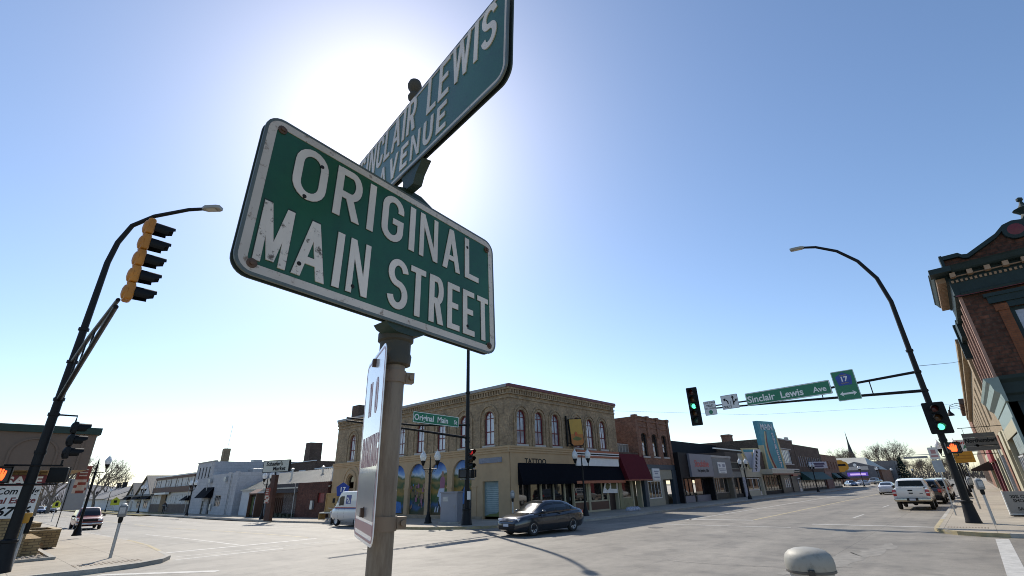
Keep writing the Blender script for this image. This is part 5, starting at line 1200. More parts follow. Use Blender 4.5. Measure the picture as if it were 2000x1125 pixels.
def house(label, y_far, L, eave, ridge, depth, x, wallm, roofm, gables=(), porch=None):
    h = bside('white_house', label, y_far, x, 'white houses and halls down the side street')
    h.wall(wallm, 0, L, -.7, eave, [], back=depth)
    mb = MB(); mb.face([(-.3, -.5, eave-.15), (L+.3, -.5, eave-.15), (L+.3, depth/2, ridge), (-.3, depth/2, ridge)]); mb.face([(L+.3, depth+.5, eave-.15), (-.3, depth+.5, eave-.15), (-.3, depth/2, ridge), (L+.3, depth/2, ridge)])
    mb.face([(-.3, -.5, eave-.25), (L+.3, -.5, eave-.25), (L+.3, -.5, eave-.15), (-.3, -.5, eave-.15)])
    h.obj('roof', mb, roofm)
    mb = MB()
    for u in (0, L): mb.face([(u, 0, eave), (u, depth, eave), (u, depth/2, ridge-.1)])
    h.obj('gable_end', mb, wallm)
    for u0, u1, e, r in gables:
        mb = MB(); c = (u0+u1)/2; mb.face([(u0, -.05, -.7), (u1, -.05, -.7), (u1, -.05, e), (c, -.05, r), (u0, -.05, e)]); h.obj('gable', mb, wallm)
        mb = MB(); d = depth/2
        mb.face([(u0-.3, -.4, e-.2), (c, -.4, r), (c, d, r), (u0-.3, d, e-.2)]); mb.face([(c, -.4, r), (u1+.3, -.4, e-.2), (u1+.3, d, e-.2), (c, d, r)])
        mb.face([(u0-.3, -.41, e-.42), (c, -.41, r-.24), (c, -.41, r), (u0-.3, -.41, e-.2)]); mb.face([(c, -.41, r-.24), (u1+.3, -.41, e-.42), (u1+.3, -.41, e-.2), (c, -.41, r)]); h.obj('gable_roof', mb, roofm)
    return h
whs = mat('white_clapboard', (.62, .625, .64), .7, 0, .08, 2); gsh = mat('grey_shingle', (.16, .16, .165), .85, 0, .15, 2); bsh = mat('taupe_shingle', (.20, .185, .16), .85, 0, .15, 2)
H1 = house('white gabled house with blue awnings next to the brown and white two-storey building', 139, 24, 2.7, 6.4, 11, XB+.2, whs, bsh, [(11, 24, 2.7, 6.3), (3, 11, 2.4, 5.2)])
for a, b in ((4, 6.2), (13.5, 15.4), (19, 22)): H1.window(a, b, .3, 1.7, M_lime, M_shop, False, -.1, .12, 1, 0)
for a in (5.8, 7.4, 14.2, 16.2): H1.window(a, a+.9, 2.9, 4.0, M_lime, M_shop, False, -.1, .1, 0, 0)
H1.awning(M_navy, 2.4, 7, 2.75, 1.9, 1.0, 0, None, 'awning', -.08); H1.awning(M_navy, 10.5, 16, 2.75, 1.9, 1.0, 0, None, 'awning', -.08); H1.awning(M_navy, 17.5, 24, 2.75, 1.9, 1.0, 0, None, 'awning', -.08); H1.door(8.2, 9.4, -.5, 1.6, M_lime, -.12)
H2 = house('low white house with taupe roof and a broad gable beside the grey-roofed hall', 158, 19, 2.2, 4.0, 9, XB+.2, whs, bsh, [])
for a in (3, 6.5): H2.window(a, a+2.6, .1, 1.6, M_lime, M_shop, False, -.04, .12, 1, 0)
H3 = house('long white hall with a blue-grey shingle roof and two vents', 205, 46, 2.4, 5.4, 14, XB+.6, whs, gsh, [])
H3.boxes('roof_vent', M_dark, [(14, 15.2, 6, 7, 5, 6.6), (22, 23.2, 6, 7, 5, 6.6), (4, 5, 3, 4, 3.4, 4.4)])
struct_g = MB(); struct_g.grid([[(x, y, ZT(0, y)+SW+.006) for x in (18.6, 23.6)] for y in (92, 110, 125, 140, 160, 200)]); gv = struct_g.build('verge', mat('winter_grass', (.16, .14, .05), .95, 0, .3, 1), smooth=False); gv['kind'] = 'structure'
# market sign on its post, and things before the market
t = thing('market_sign', "white Schaefer's Market sign board on a broad dark red pylon above the pavement", 'sign', (19.6, 48.6, ZT(0, 48)+SW), radians(-68))
m = MB(); m.prism([(-.36, 0), (.26, 0), (.24, 3.9), (-.24, 3.9)], lambda a, b, d: (a, d, b), -.2, .2); m.build('pylon', mat('oxide_post', (.085, .04, .028), .7, 0, .3, 3), t, False)
m = MB(); m.tube([(0, 0, 3.9), (0, 0, 4.2)], .05, 8); m.build('stem', M_ink, t); m = MB(); m.box(-1.55, 1.55, -.1, .1, 4.18, 5.16); m.build('board', mat('sign_grey_white', (.50, .50, .44), .6, 0, .04), t, False)
m = MB(); m.box(-1.59, 1.59, -.11, .11, 5.16, 5.21); m.box(-1.59, 1.59, -.11, .11, 4.13, 4.18); m.box(-1.59, -1.55, -.11, .11, 4.18, 5.16); m.box(1.55, 1.59, -.11, .11, 4.18, 5.16); m.build('frame', M_dark, t, False)
m = MB(); text_mb(m, "Schaefer's", .50, (-.2, -.11, 4.72), xs=1.0, bold=.014, shear=.08); text_mb(m, 'Market', .50, (.42, -.11, 4.29), xs=1.05, bold=.014, shear=.08); m.build('lettering', M_ink, t, False)
t = thing('vending_shelter', 'small brown-roofed shelter with two vending machines before the white wall', 'shelter', (23.2, 61.6, ZT(0, 61)+SW), -pi/2); t.scale = (.62, .62, 1.25)
m = MB(); m.face([(-1.9, -.9, 2.0), (1.9, -.9, 2.0), (1.6, .3, 2.35), (-1.6, .3, 2.35)]); m.box(-1.9, 1.9, -.9, .9, 1.9, 1.995); m.build('roof', mat('brown_roof', (.16, .09, .07), .8), t, False)
m = MB(); m.box(-1.8, -1.65, -.8, .8, 0, 1.9); m.box(1.5, 1.8, -.85, .8, 0, 1.9); m.box(-1.65, 1.5, .7, .8, 0, 1.9); m.build('frame', MATS['brown_timber'], t, False)
for nm, lab, a, b, c_ in (('vending_machine', 'green-fronted vending machine on the left in the shelter', -1.55, -.35, (.05, .08, .03)), ('vending_machine', 'blue and white vending machine on the right in the shelter', -.25, 1.0, (.16, .22, .36))):
    v = thing(nm, lab, 'vending machine', (23.2, 61.6, ZT(0, 61)+SW), -pi/2, 'vending machines in the shelter'); v.scale = (.62, .62, 1.25)
    m = MB(); m.box(a, b, -.3, .55, 0, 1.82); m.build('cabinet', M_dark, v, False)
    m = MB(); m.box(a+.1, b-.1, -.32, -.302, .2, 1.7); m.build('front_panel', mat('vending_%d' % int(c_[2]*100), c_, .3, 0, .6, 2.5), v, False)
t = thing('wooden_booth', 'tall pale wooden bench seat with high slatted back near the mail truck', 'bench', (22.2, 42.6, ZT(0, 42)+SW), -pi/2+.2); t.scale = (.75, 1, 1.15)
wd = mat('pale_wood', (.40, .25, .09), .6, 0, .15, 4, stretch=(8, 1, 1))
m = MB()
for k in range(9): m.box(-.95+k*.211, -.75+k*.211, .25, .31, .45, 1.75)
m.box(-1, 1, .22, .34, 1.75, 1.83); m.build('backrest', wd, t, False); m = MB(); m.box(-.95, .95, -.35, .25, .42, .5); m.build('seat', mat('white_seat', (.6, .58, .5), .6), t, False)
for s in (-1, 1):
    m = MB(); m.box(s*.97-.05, s*.97+.05, -.35, .32, 0, .42); m.box(s*.97-.05, s*.97+.05, .2, .32, .42, 1.75); m.build('leg', wd, t, False)
t = thing('route_marker', 'blue pentagonal 17 county marker on a post rising behind the mail truck', 'sign', (19.0, 34.6, SW), radians(-55))
m = MB(); m.tube([(0, 0, 0), (0, 0, 2.3)], .035, 8); m.build('post', M_galv, t); m = MB(); m.prism(pent(1.0), lambda x, z, d: (x, d, z+2.15), -.07, -.045); m.build('plate', M_blue, t, False)
words(t, [('17', .45, 0, 1.98, dict(bold=.012))], M_swt, 'route_number', -.075)
# grey signal cabinet
t = thing('signal_cabinet', 'plain grey metal signal cabinet on the pavement before the murals', 'cabinet', (21.2, 24.85, SW), radians(-62))
gm = mat('cabinet_grey', (.28, .285, .32), .5, .1, .06, 2)
m = MB(); m.rbox(-.55, .55, -.5, .5, .1, 1.72, .02); m.box(-.6, .6, -.55, .55, 1.725, 1.80); m.build('case', gm, t, False); m = MB(); m.box(-.65, .65, -.6, .6, 0, .1); m.build('plinth', M_kerb, t, False)
m = MB(); m.box(-.48, .48, -.515, -.501, .2, 1.62); m.build('door', gm, t, False); m = MB(); m.box(.36, .40, -.55, -.516, .85, 1.05); m.box(-.4, -.05, -.522, -.5155, 1.25, 1.5); m.build('handle', M_galv, t, False)

# small fittings on the side-street fronts
for bb, u, z1 in ((C1, 8.7, 3.1), (C4, 17.2, 4.9), (C4, 7.7, 6.8), (C5, 22.7, 5.0), (C5, .4, 5.0)):
    q = MB(); q.tube([(u, -.38, z1), (u, -.34, z1-.3), (u, -.34, -.3)], .05, 6); bb.obj('downspout', q, M_galv)
for u, y in ((3, 3), (9, 2.2), (15, 3.1), (20, 1.8)):
    q = MB(); q.tube([(u, y, 3.4), (u, y, 4.6+.2*(u % 2))], .12, 8); q.lathe([(.2, 4.6+.2*(u % 2)), (.2, 4.72+.2*(u % 2)), (.02, 4.8+.2*(u % 2))], (u, y, 0), 8); C2.obj('roof_vent', q, M_galv)
for bb, a in ((C4, (9.8, 10.4, -.22, -.03, .3, 1.1)), (C1, (12.2, 12.7, -.2, 0, .6, 1.4)), (C5, (11.3, 11.8, -.36, -.16, .2, 1.0))): bb.box('meter_box', M_galv, *a)
for bb, a in ((C4, (10, 12, 4, 6, 4.6, 5.7)), (C4, (2, 3.2, 7, 8.4, 6.5, 7.5)), (C5, (8, 10, 4, 6, 4.8, 6.1)), (C3, (15, 17.5, 5, 7, 6, 7.3))): bb.box('roof_unit', M_galv, *a, r=.05)
# ------------------------------------------------------------------ right-hand block: brick corner building with green cornice
R1 = Bld('corner_building', 'ornate dark red brick corner building with green cornice and scrolled gable', 'building', (30.4, -2.0, 0), -pi/2)
RS = Matrix.Translation((0, 9.6, 0)) @ Matrix.Rotation(-pi/2, 4, 'Z')
M_vic = brick('rough_brick', (.115, .048, .03), (.07, .034, .024), (.06, .04, .03), .42, .19, .02, patch=.45, bump=.8); M_vicp = brick('pressed_brick', (.20, .075, .035), (.17, .065, .032), (.12, .06, .04), .3, .1, .008, patch=.15)
M_grn = mat('green_paint', (.018, .034, .036), .6, 0, .2, 2, spec=.25); M_grn2 = mat('sage_paint', (.21, .27, .25), .5, 0, .1, 2); M_tancl = mat('tan_bracket', (.33, .22, .14), .7)
wop = [(1.35+k*2.2, 2.75+k*2.2, 6.6, 9.1) for k in range(3)]
R1.wall(M_vic, 0, 7.0, 5.9, 10.0, wop, .3)
R1.boxes('brick_surround', M_vicp, [(.98, 1.35, -.05, .0, 6.2, 9.0), (2.75, 3.5, -.05, 0, 6.2, 9.0), (4.95, 5.7, -.05, 0, 6.2, 9.0), (.9, 1.36, -.09, 0, 9.0, 9.3)])
for o_ in wop: R1.window(*o_, M_grn, M_blindd, False, .12, .16, 0, 1)
R1.boxes('window_head', M_grn, [(.78, 6.6, -.14, 0, 9.38, 9.8), (1.35, 6.6, -.08, 0, 9.1, 9.37), (.7, 6.7, -.2, 0, 9.7, 9.86)])
R1.molding('cornice', M_grn, [(-.86, 11.42), (-.80, 11.36), (-.70, 11.18), (-.62, 11.12), (-.3, 11.1), (-.3, 10.9), (-.22, 10.88), (-.2, 10.15), (-.28, 10.12), (-.24, 10.02), (0, 10.0), (0, 11.42)], 0, 7.5)
R1.boxes('red_line', M_maroon, [(-.2, 7.0, -.215, -.205, 9.985, 10.06)]); R1.boxes('dentil_course', M_tancl, [(-.15+.17*k, -.06+.17*k, -.27, -.225, 10.68, 10.80) for k in range(42)])
R1.boxes('bracket', M_tancl, [(-.12+.62*k, .08+.62*k, -.62, -.31, 10.88, 11.1) for k in range(12)]); R1.boxes('bracket_rail', M_tancl, [(-.1, 7, -.36, -.31, 10.93, 10.98)])
gp = [(-.1, 11.43), (-.1, 12.15), (.5, 12.15), (.62, 12.02), (.8, 11.98), (2.0, 12.62), (2.35, 12.95), (2.7, 13.05), (3.05, 12.98), (3.2, 13.2), (3.45, 13.2), (3.6, 12.98), (3.95, 13.05), (4.3, 12.95), (4.65, 12.62), (5.85, 11.98), (6.03, 12.02), (6.15, 12.15), (6.75, 12.15), (6.75, 11.43)]
mb = MB(); mb.prism(gp[::-1], lambda a, b, d: (a, d, b), -.05, .35); R1.obj('gable', mb, M_vic)
mb = MB(); top = gp[1:-1]
for p, q in zip(top, top[1:]):
    for a, b in ((-.22, .42),): mb.face([(p[0], a, p[1]), (q[0], a, q[1]), (q[0], b, q[1]+.1), (p[0], b, p[1]+.1)]); mb.face([(p[0], a, p[1]-.2), (q[0], a, q[1]-.2), (q[0], a, q[1]), (p[0], a, p[1])]); mb.face([(p[0], -.05, p[1]-.22), (q[0], -.05, q[1]-.22), (q[0], a, q[1]-.2), (p[0], a, p[1]-.2)])
mb.box(-.22, -.1, -.2, .4, 11.43, 12.2); R1.obj('gable_coping', mb, M_grn)
for u in (2.7, 3.95):
    mb = MB(); mb.lathe([(.30, -.14), (.44, -.12), (.46, -.06), (.46, 0)], (u, -.1, 12.58), 22, 'y'); R1.obj('roundel', mb, M_grn); mb = MB(); mb.lathe([(.0001, -.16), (.28, -.14), (.30, -.10)], (u, -.1, 12.58), 20, 'y'); R1.obj('roundel_centre', mb, M_maroon)
mb = MB(); mb.lathe([(.25, 13.1), (.2, 13.3), (.28, 13.4), (.42, 13.55), (.2, 13.65), (.1, 13.8), (.06, 13.95), (.12, 14.02), (.12, 14.12), (.001, 14.2)], (3.32, .1, 0), 12); R1.obj('finial', mb, M_grn)
# shopfront, crossing side
R1.molding('shop_cornice', M_grn, [(-.5, 6.05), (-.46, 5.9), (-.3, 5.75), (-.25, 5.3), (-.12, 5.2), (-.1, 4.95), (0, 4.95), (0, 6.05)], -.02, 7.0)
R1.boxes('shopfront', M_grn, [(0, 7.0, .0, .3, 3.0, 4.95), (0, .5, -.06, .3, 0, 3.0), (6.4, 7, -.06, .3, 0, 3.0)]); R1.store(.5, 6.4, .13, 3.0, .7, [2.4, 4.4], M_grn, M_grn, .15)
# pavement side
R1.M = RS
mb = MB(); wall_faces(mb, 0, 9.6, 5.9, 10.0, [(.9+k*1.9, 1.7+k*1.9, 6.3, 9.4) for k in range(4)], 0, .25); R1.obj('wall', mb, M_vic)
for k in range(4): R1.window(.9+k*1.9, 1.7+k*1.9, 6.3, 9.4, M_maroon, M_blindd, False, .15, .08, 0, 1)
R1.boxes('pilaster', mat('pink_stone', (.34, .20, .15), .8, 0, .2, 5), [(9.3, 9.6, -.12, -.001, 5.95, 10.0), (.2+k*1.9, .7+k*1.9, -.10, -.001, 5.95, 9.9) if 0 else (.25, .6, -.12, -.001, 5.95, 10.0)]+[(1.95+k*1.9, 2.1+k*1.9, -.10, -.001, 5.95, 9.9) for k in range(4)]+[(2.3+k*1.9, 2.45+k*1.9, -.10, -.001, 5.95, 9.9) for k in range(4)])
R1.molding('cornice', M_grn, [(-.86, 11.42), (-.80, 11.36), (-.70, 11.18), (-.62, 11.12), (-.3, 11.1), (-.3, 10.9), (-.22, 10.88), (-.2, 10.15), (-.28, 10.12), (-.24, 10.02), (0, 10.0), (0, 11.42)], 3.6, 9.6); R1.boxes('cornice_corner', M_grn, [(9.6, 10.42, -.82, 0, 11.16, 11.42), (9.6, 9.82, -.22, 0, 10.05, 10.92)])
R1.boxes('bracket', M_tancl, [(4.0+.25*k, 4.12+.25*k, -.66, -.31, 10.86, 11.1) for k in range(23)])
R1.boxes('cornice_return', M_grn, [(1.2, 3.6, -.3, -.001, 9.3, 10.3), (1.0, 1.5, -.4, -.001, 8.4, 10.5)])
R1.molding('shop_cornice', M_grn2, [(-.5, 6.0), (-.45, 5.85), (-.35, 5.75), (-.3, 5.45), (-.14, 5.3), (-.1, 4.95), (0, 4.95), (0, 6.0)], 0, 10.1)
R1.boxes('fascia', M_grn2, [(0, 9.6, -.06, .3, 4.3, 4.95)]); R1.boxes('cream_transom', M_cream, [(.2+.45*k, .6+.45*k, -.09, -.061, 3.75, 4.28) for k in range(20)]+[(0, .2, -.1, .3, 0, 4.3)])
R1.boxes('glass_panel', mat('rippled_panel', (.30, .36, .36), .25, 0, .3, 2), [(4.2, 9.2, -.05, .2, 2.9, 3.7)])
R1.store(.3, 9.2, .13, 2.9, .4, [1.6, 2.9, 4.2, 5.5, 7.2], mat('pale_grey_frame', (.45, .45, .44), .5), M_grn2, .05, mat('blind_grey', (.22, .23, .25), .3, 0, .4, 3)); R1.boxes('shop_pilaster', M_grn2, [(9.2, 9.6, -.1, .3, 0, 4.3)])
R1.M = None
mb = MB(); mb.face([(7.0, 0, 0), (7.0, 9.6, 0), (7.0, 9.6, 11), (7.0, 0, 11)]); mb.face([(0, 9.6, 5.9), (7, 9.6, 5.9), (7, 9.6, 11), (0, 9.6, 11)]); R1.obj('rear_wall', mb, M_vic); mb = MB(); mb.face([(0, .1, 11.0), (7, .1, 11.0), (7, 9.6, 11.0), (0, 9.6, 11.0)]); R1.obj('roof', mb, M_roof)
def rside(name, label, x_far, y=-2.0): return Bld(name, label, 'building', (x_far, y, 0), pi)
R2 = rside('buff_building', 'long two-storey buff brick building with cream pilasters on the sunlit pavement', 100)
ops = [(2+k*6, 4.4+k*6, 5.6, 8.6) for k in range(10)]
R2.wall(M_buff, 0, 60, 4.4, 9.9, ops, .25, back=20, roof=M_roof)
for o_ in ops: R2.window(*o_, M_white, M_blind, False, .1, .12, 0, 1)
R2.boxes('cornice', M_buff, [(0, 60, -.35, -.001, 9.3, 9.6), (0, 60, -.5, -.001, 9.605, 9.92)]+[(58+.0, 59.6, -.25, -.002, 6, 9.28)])
cols = [(56, 58.6, 'cream', M_cream), (52.2, 54.4, 'brick', M_redb), (46.8, 47.6, 'grey', M_galv), (42.6, 44, 'cream', M_cream), (36, 37.5, 'cream', M_cream), (28, 30, 'maroon', M_maroon), (18, 20, 'maroon', M_maroon), (8, 9.5, 'cream', M_cream), (0, .8, 'cream', M_cream)]
for a, b, nm, mm in cols: R2.boxes('shop_pilaster', mm, [(a, b, -.18, .3, 0, 4.4)])
R2.boxes('fascia', M_cream, [(31, 60, -.1, .3, 3.3, 4.4)]); R2.boxes('fascia', MATS['red_sign'], [(20, 31, -.35, .3, 3.2, 4.4)]); R2.boxes('fascia', M_cream, [(0, 20, -.2, .3, 3.1, 4.4)])
xs = [c[0] for c in cols][::-1]
for a, b in zip([c[1] for c in cols][::-1], xs[1:]+[60]): 
    if b-a > 1: R2.store(a, b, .13, 3.3, .5, [a+(b-a)/2], M_lime, MATS['brown_stone'], .1)
R2.awning(mat('brown_canvas', (.035, .022, .018), .8), 4, 17, 3.6, 2.6, 2.2, .15)
R3 = rside('brick_building', 'tall narrow red brick building past the buff building on the sunlit side', 122, -1.9)
R3.wall(M_redb, 0, 21.5, 0, 12.8, [(2+k*4, 3.6+k*4, 6, 9) for k in range(5)], .2, back=18, roof=M_roof); R3.boxes('cornice', M_brownb, [(0, 21.6, -.5, -.001, 12.0, 12.8)])
for k in range(5): R3.window(2+k*4, 3.6+k*4, 6, 9, M_white, M_blind, False, .1, .12, 0, 1)
R4 = rside('shop_row', 'far row of low shops ending the sunlit side of the main street', 200, -2)
R4.wall(M_brownb, 0, 77, 0, 7, [(3+k*5, 6+k*5, .6, 3) for k in range(14)], .3, back=16, roof=M_roof); R4.boxes('dark_opening', M_dark, [(0, 77, .25, .3, 0, 3.2)])
# signs on the right
t = thing('wood_sign', 'weathered grey wooden board sign with black script hung over the right pavement', 'sign', (40, -.80, 3.33), radians(-90))
wdg = mat('grey_wood', (.13, .12, .11), .85, 0, .35, 5, .3, stretch=(.5, 1, 7))
m = MB()
for k in range(4): m.box(-.73, .73, 0, .06, .245*k, .238+.245*k)
m.build('board', wdg, t, False); m = MB(); text_mb(m, 'Northumberl', .30, (.0, -.005, .46), xs=.86, bold=.012, shear=.2); m.box(-.35, .7, -.006, 0, .26, .29); m.lathe([(.05, -.006), (.075, -.006)], (-.2, 0, .28), 10, 'y'); m.build('script', M_ink, t, False)
m = MB(); m.tube([(-.8, .03, 1.3), (1.25, .03, 1.3)], .02, 6); m.tube([(-.6, .03, .98), (-.6, .03, 1.3)], .01, 5); m.tube([(.6, .03, .98), (.6, .03, 1.3)], .01, 5); m.build('bracket', M_ink, t)
t = thing('yellow_sign', 'amber yellow projecting sign hung below the white sign over the right pavement', 'sign', (55, .25, 2.95), radians(-90)); m = MB(); m.box(-.62, .62, 0, .2, 0, .85); m.build('panel', mat('amber_panel', (.55, .26, .015), .5, 0, .15, 4), t, False)
m = MB(); m.box(-.45, .5, -.006, 0, .5, .58); m.box(-.45, .45, -.006, 0, .28, .36); m.build('sign_print', mat('amber_print', (.40, .17, .01), .5), t, False); m = MB(); m.tube([(-.55, .1, .85), (-.55, .1, 1.5)], .02, 5); m.tube([(.62, .1, .6), (2.2, .1, .6)], .03, 6); m.build('bracket', M_ink, t)
t = thing('shop_sign', 'white projecting sign with dark red Fam lettering behind the grey wooden sign', 'sign', (60, .10, 3.9), radians(-90)); m = MB(); m.box(-.48, .9, 0, .2, 0, 1.05); m.build('panel', M_white, t, False)
m = MB(); text_mb(m, 'Fam', .42, (-.05, -.01, .68), bold=.012); m.build('lettering', M_red, t, False); m = MB(); text_mb(m, 'F', .42, (-.25, -.01, .28), bold=.015); m.build('blue_letter', MATS['print_navy'], t, False); m = MB(); text_mb(m, 'A', .42, (.15, -.01, .28), bold=.015); m.build('green_letter', M_sg, t, False)
m = MB(); m.tube([(-.48, .1, 1.0), (2.1, .1, 1.0)], .03, 6); m.build('bracket', M_ink, t)
t = thing('gooseneck_lamp', 'black triple-arm gooseneck lamp reaching out from the buff brick wall', 'lamp', (86, -2, 9.6)); m = MB()
for k in range(3): m.tube([(0, 0, k*.45+.0), (0, .5, k*.45+.02), (0, 1.2, k*.3+.55), (0, 1.9, k*.15+.6), (0, 2.1, .2)], .035, 6)
m.build('arm', M_ink, t); m = MB(); m.lathe([(.1, .5), (.14, .25), (.35, -.05), (.42, -.25), (.2, -.28)], (0, 2.1, -.1), 12); m.build('shade', M_ink, t)
t = thing('sandwich_board', 'grey letter board on the right pavement advertising 20% off shoes and sandals', 'sign', (34.9, -1.55, SW), radians(-90+8))
m = MB(); m.box(-.82, .82, 0, .08, .12, 1.1); m.build('board', mat('board_grey', (.28, .28, .28), .6, 0, .06), t, False); m = MB(); m.box(-.86, .86, -.02, .1, .06, .12); m.box(-.86, -.82, -.02, .1, .12, 1.12); m.box(.82, .86, -.02, .1, .12, 1.12); m.build('frame', M_white, t, False)
m = MB(); m.box(-.8, .8, -.3, .4, 0, .06); m.build('stand', M_ink, t, False); m = MB()
for s, x, z in (('20% OFF', -.62, .80), ('SHOES', -.56, .62), ('AND', -.1, .44), ('SANDALS', -.5, .26)): text_mb(m, s, .2, (x, -.005, z), align='LEFT', bold=.004, xs=.95)
m.build('lettering', M_ink, t, False)
t = thing('parking_sign', 'thin post with two small square parking signs beside the white pickup', 'sign', (35.0, 1.31, SW), radians(-90+5))
m = MB(); m.tube([(0, .03, 0), (0, .03, 3.4)], .03, 8); m.build('post', M_galv, t); m = MB(); m.prism(rrect(.42, .6, .04), lambda x, z, d: (x, d, z+3.02), 0, .01); m.build('panel', M_sw, t, False); m = MB(); m.prism(rrect(.42, .6, .04), lambda x, z, d: (x, d, z+2.36), 0, .01); m.build('panel', mat('pale_blue_sheet', (.33, .38, .44), .4, 0, .1), t, False)
m = MB(); m.box(-.1, .1, -.004, 0, 3.0, 3.2); m.box(-.15, .15, -.004, 0, 2.82, 2.92); m.build('sign_print', mat('faded_red', (.40, .12, .13), .5), t, False)
w_ = MB(); w_.tube([(29.77, .62, 6.95), (38, -.9, 8.2), (47, -2, 9.7)], .012, 5); tag(w_.build('overhead_wire', M_ink), 'thin wire from the mast-arm pole up to the buff brick building', 'wire')
w_ = MB(); w_.tube([(38.6, 22.7, 8.3), (50, 14, 7.9), (75, -1.9, 9.5)], .008, 4); tag(w_.build('overhead_wire', M_ink), 'faint wire crossing the main street above the low shops', 'wire')
t = thing('street_light', 'overhead lamp arm with a long flat grey panel far along the main street', 'street light', (150, .9, SW)); m = MB(); m.tube([(0, 0, 0), (0, 0, 6.0), (0, 3.5, 6.4), (0, 10, 6.5)], [.12, .1, .07, .05], 8); m.build('pole', M_galv, t); m = MB(); m.box(-.1, .1, 6.0, 10.5, 5.7, 6.15); m.build('panel', mat('panel_grey', (.28, .28, .27), .5), t, False)

# ------------------------------------------------------------------ left corner: garage
for x, y, l in ((24.2, 12.6, 'round iron manhole cover in the carriageway beyond the domed meter'), (11.5, 18.2, 'round iron manhole cover in the pale road left of the sign post')):
    q = MB(); q.lathe([(.36, .0045), (.36, .009), (.30, .0095), (.29, .007), (.0001, .007)], (0, 0, 0), 24); o = q.build('manhole_cover', mat('iron_cover', (.075, .07, .065), .6, .4, .3, 14), None, False); o.location = (x, y, 0); tag(o, l, 'manhole')
G = Bld('garage_building', 'tan brick garage with a brown stucco overhang, blind arches and green eaves', 'building', (-16, 26.9, 0))
M_gb = brick('yellow_brick', (.37, .27, .14), (.30, .215, .11), (.17, .125, .075), .30, .10, .016, patch=.15)
G.wall(M_gb, 0, 18.05, 0, 3.6, [], back=16)
M_gst = mat('brown_stucco', (.19, .135, .10), .9, 0, .08, 1)
G.boxes('overhang', M_gst, [(-1, 19.1, -.9, 16.5, 3.15, 4.5)]); G.boxes('eaves', mat('eaves_green', (.02, .045, .032), .6), [(-1.1, 19.2, -1.0, 16.6, 4.5, 4.76)])
for c in (1.5, 5.0, 8.5, 12.0, 14.2, 17.4): mb = MB(); arch_band(mb, c, 3.75, .62, .69, 3.16, -.935, -.9, k=.8); G.obj('arch_moulding', mb, M_gst)
for u in (15.6, 15.8, 16.0, 18.7): G.box('stucco_batten', M_gst, u, u+.07, -.935, -.9, 3.15, 4.5)
mb = MB(); mb.face([(-1, -.9, 3.149), (19.1, -.9, 3.149), (19.1, 16.5, 3.149), (-1, 16.5, 3.149)]); G.obj('soffit', mb, mat('soffit_tan', (.34, .26, .16), .8), None)
t = thing('sale_board', 'large white and maroon FOR SALE board on the tan brick garage wall', 'sign', (2.02, 26.80, 0))
m = MB(); m.box(-3.4, .0, 0, .06, 1.5, 2.62); m.build('board', M_white, t, False); m = MB(); m.box(-3.45, .05, -.01, .06, 2.62, 2.99); m.build('header', mat('board_maroon', (.16, .02, .025), .5), t, False)
m = MB(); text_mb(m, 'FOR SALE', .40, (-.06, -.012, 2.66), align='RIGHT', xs=1.2, bold=.016); m.build('white_lettering', M_swt, t, False)
m = MB(); text_mb(m, 'sq ft - Com Bldg', .31, (-.06, -.003, 2.33), align='RIGHT', bold=.006, shear=.18, xs=.92); text_mb(m, '256-6736', .42, (-.12, -.003, 1.6), align='RIGHT', bold=.014, shear=.18, xs=1.1); m.build('black_lettering', M_ink, t, False)
m = MB(); text_mb(m, 'Real Estate', .28, (-.06, -.003, 2.02), align='RIGHT', bold=.008, shear=.12, xs=1.05); m.build('maroon_lettering', MATS['board_maroon'], t, False)
def planter(label, pts, h):
    t = thing('planter', label, 'planter', (pts[0][0], pts[0][1], SW), 0, 'tan brick planters by the garage'); x0, y0 = pts[0]; x1, y1 = pts[1]; X, Y = x1-x0, y1-y0; w = .22
    m = MB(); m.box(0, X, 0, w, 0, h); m.box(0, X, Y-w, Y, 0, h); m.box(0, w, w, Y-w, 0, h); m.box(X-w, X, w, Y-w, 0, h); m.build('wall', M_gb, t, False)
    m = MB(); m.box(-.02, X+.02, -.02, w+.02, h, h+.05); m.box(-.02, X+.02, Y-w-.02, Y+.02, h, h+.05); m.box(-.02, w, w, Y-w, h, h+.05); m.box(X-w, X+.02, w, Y-w, h, h+.05); m.build('coping', mat('coping_tan', (.36, .29, .18), .8), t, False)
    m = MB(); m.face([(w, w, h*.5), (X-w, w, h*.5), (X-w, Y-w, h*.5), (w, Y-w, h*.5)]); m.build('soil', mat('dark_soil', (.06, .04, .028), .95, 0, .4, 6), t, False)
planter('tan brick planter at the corner by the gravel bed', [(2.35, 31.7), (3.55, 35.0)], .68); planter('tan brick planter farther back along the garage wall', [(2.2, 38.5), (3.4, 42.5)], .8)
m = MB(); m.box(-.0, .5, 0, 11, 0, .62); o = m.build('planter_wall', M_gb, None, False); o.location = (2.05, 27.2, SW); tag(o, 'low tan brick wall running back beside the garage', 'wall')
bed = MB(); bed.face([(1.9, 25.6, SW+.012), (2.75, 25.4, SW+.012), (2.75, 31.6, SW+.012), (2.05, 31.6, SW+.012)]); tag(bed.build('gravel', mat('gravel', (.30, .25, .19), .95, 0, .55, 22, .8), None, False), 'bed of tan gravel at the garage corner', None, None, 'stuff')
bd = MB(); bd.box(2.75, 2.9, 25.3, 31.6, SW, SW+.07); bd.box(1.85, 2.9, 25.15, 25.3, SW, SW+.08); tag(bd.build('bed_edging', M_kerb, None, False), 'concrete edging round the gravel bed at the garage corner', 'edging')
st = MB()
for k in range(170):
    x, y = random.uniform(1.95, 2.7), random.uniform(25.5, 31.4); r = random.uniform(.03, .08); st.lathe([(.001, 0), (r, r*.3), (r*.7, r*.8), (.001, r)], (x, y, SW+.012), 5)
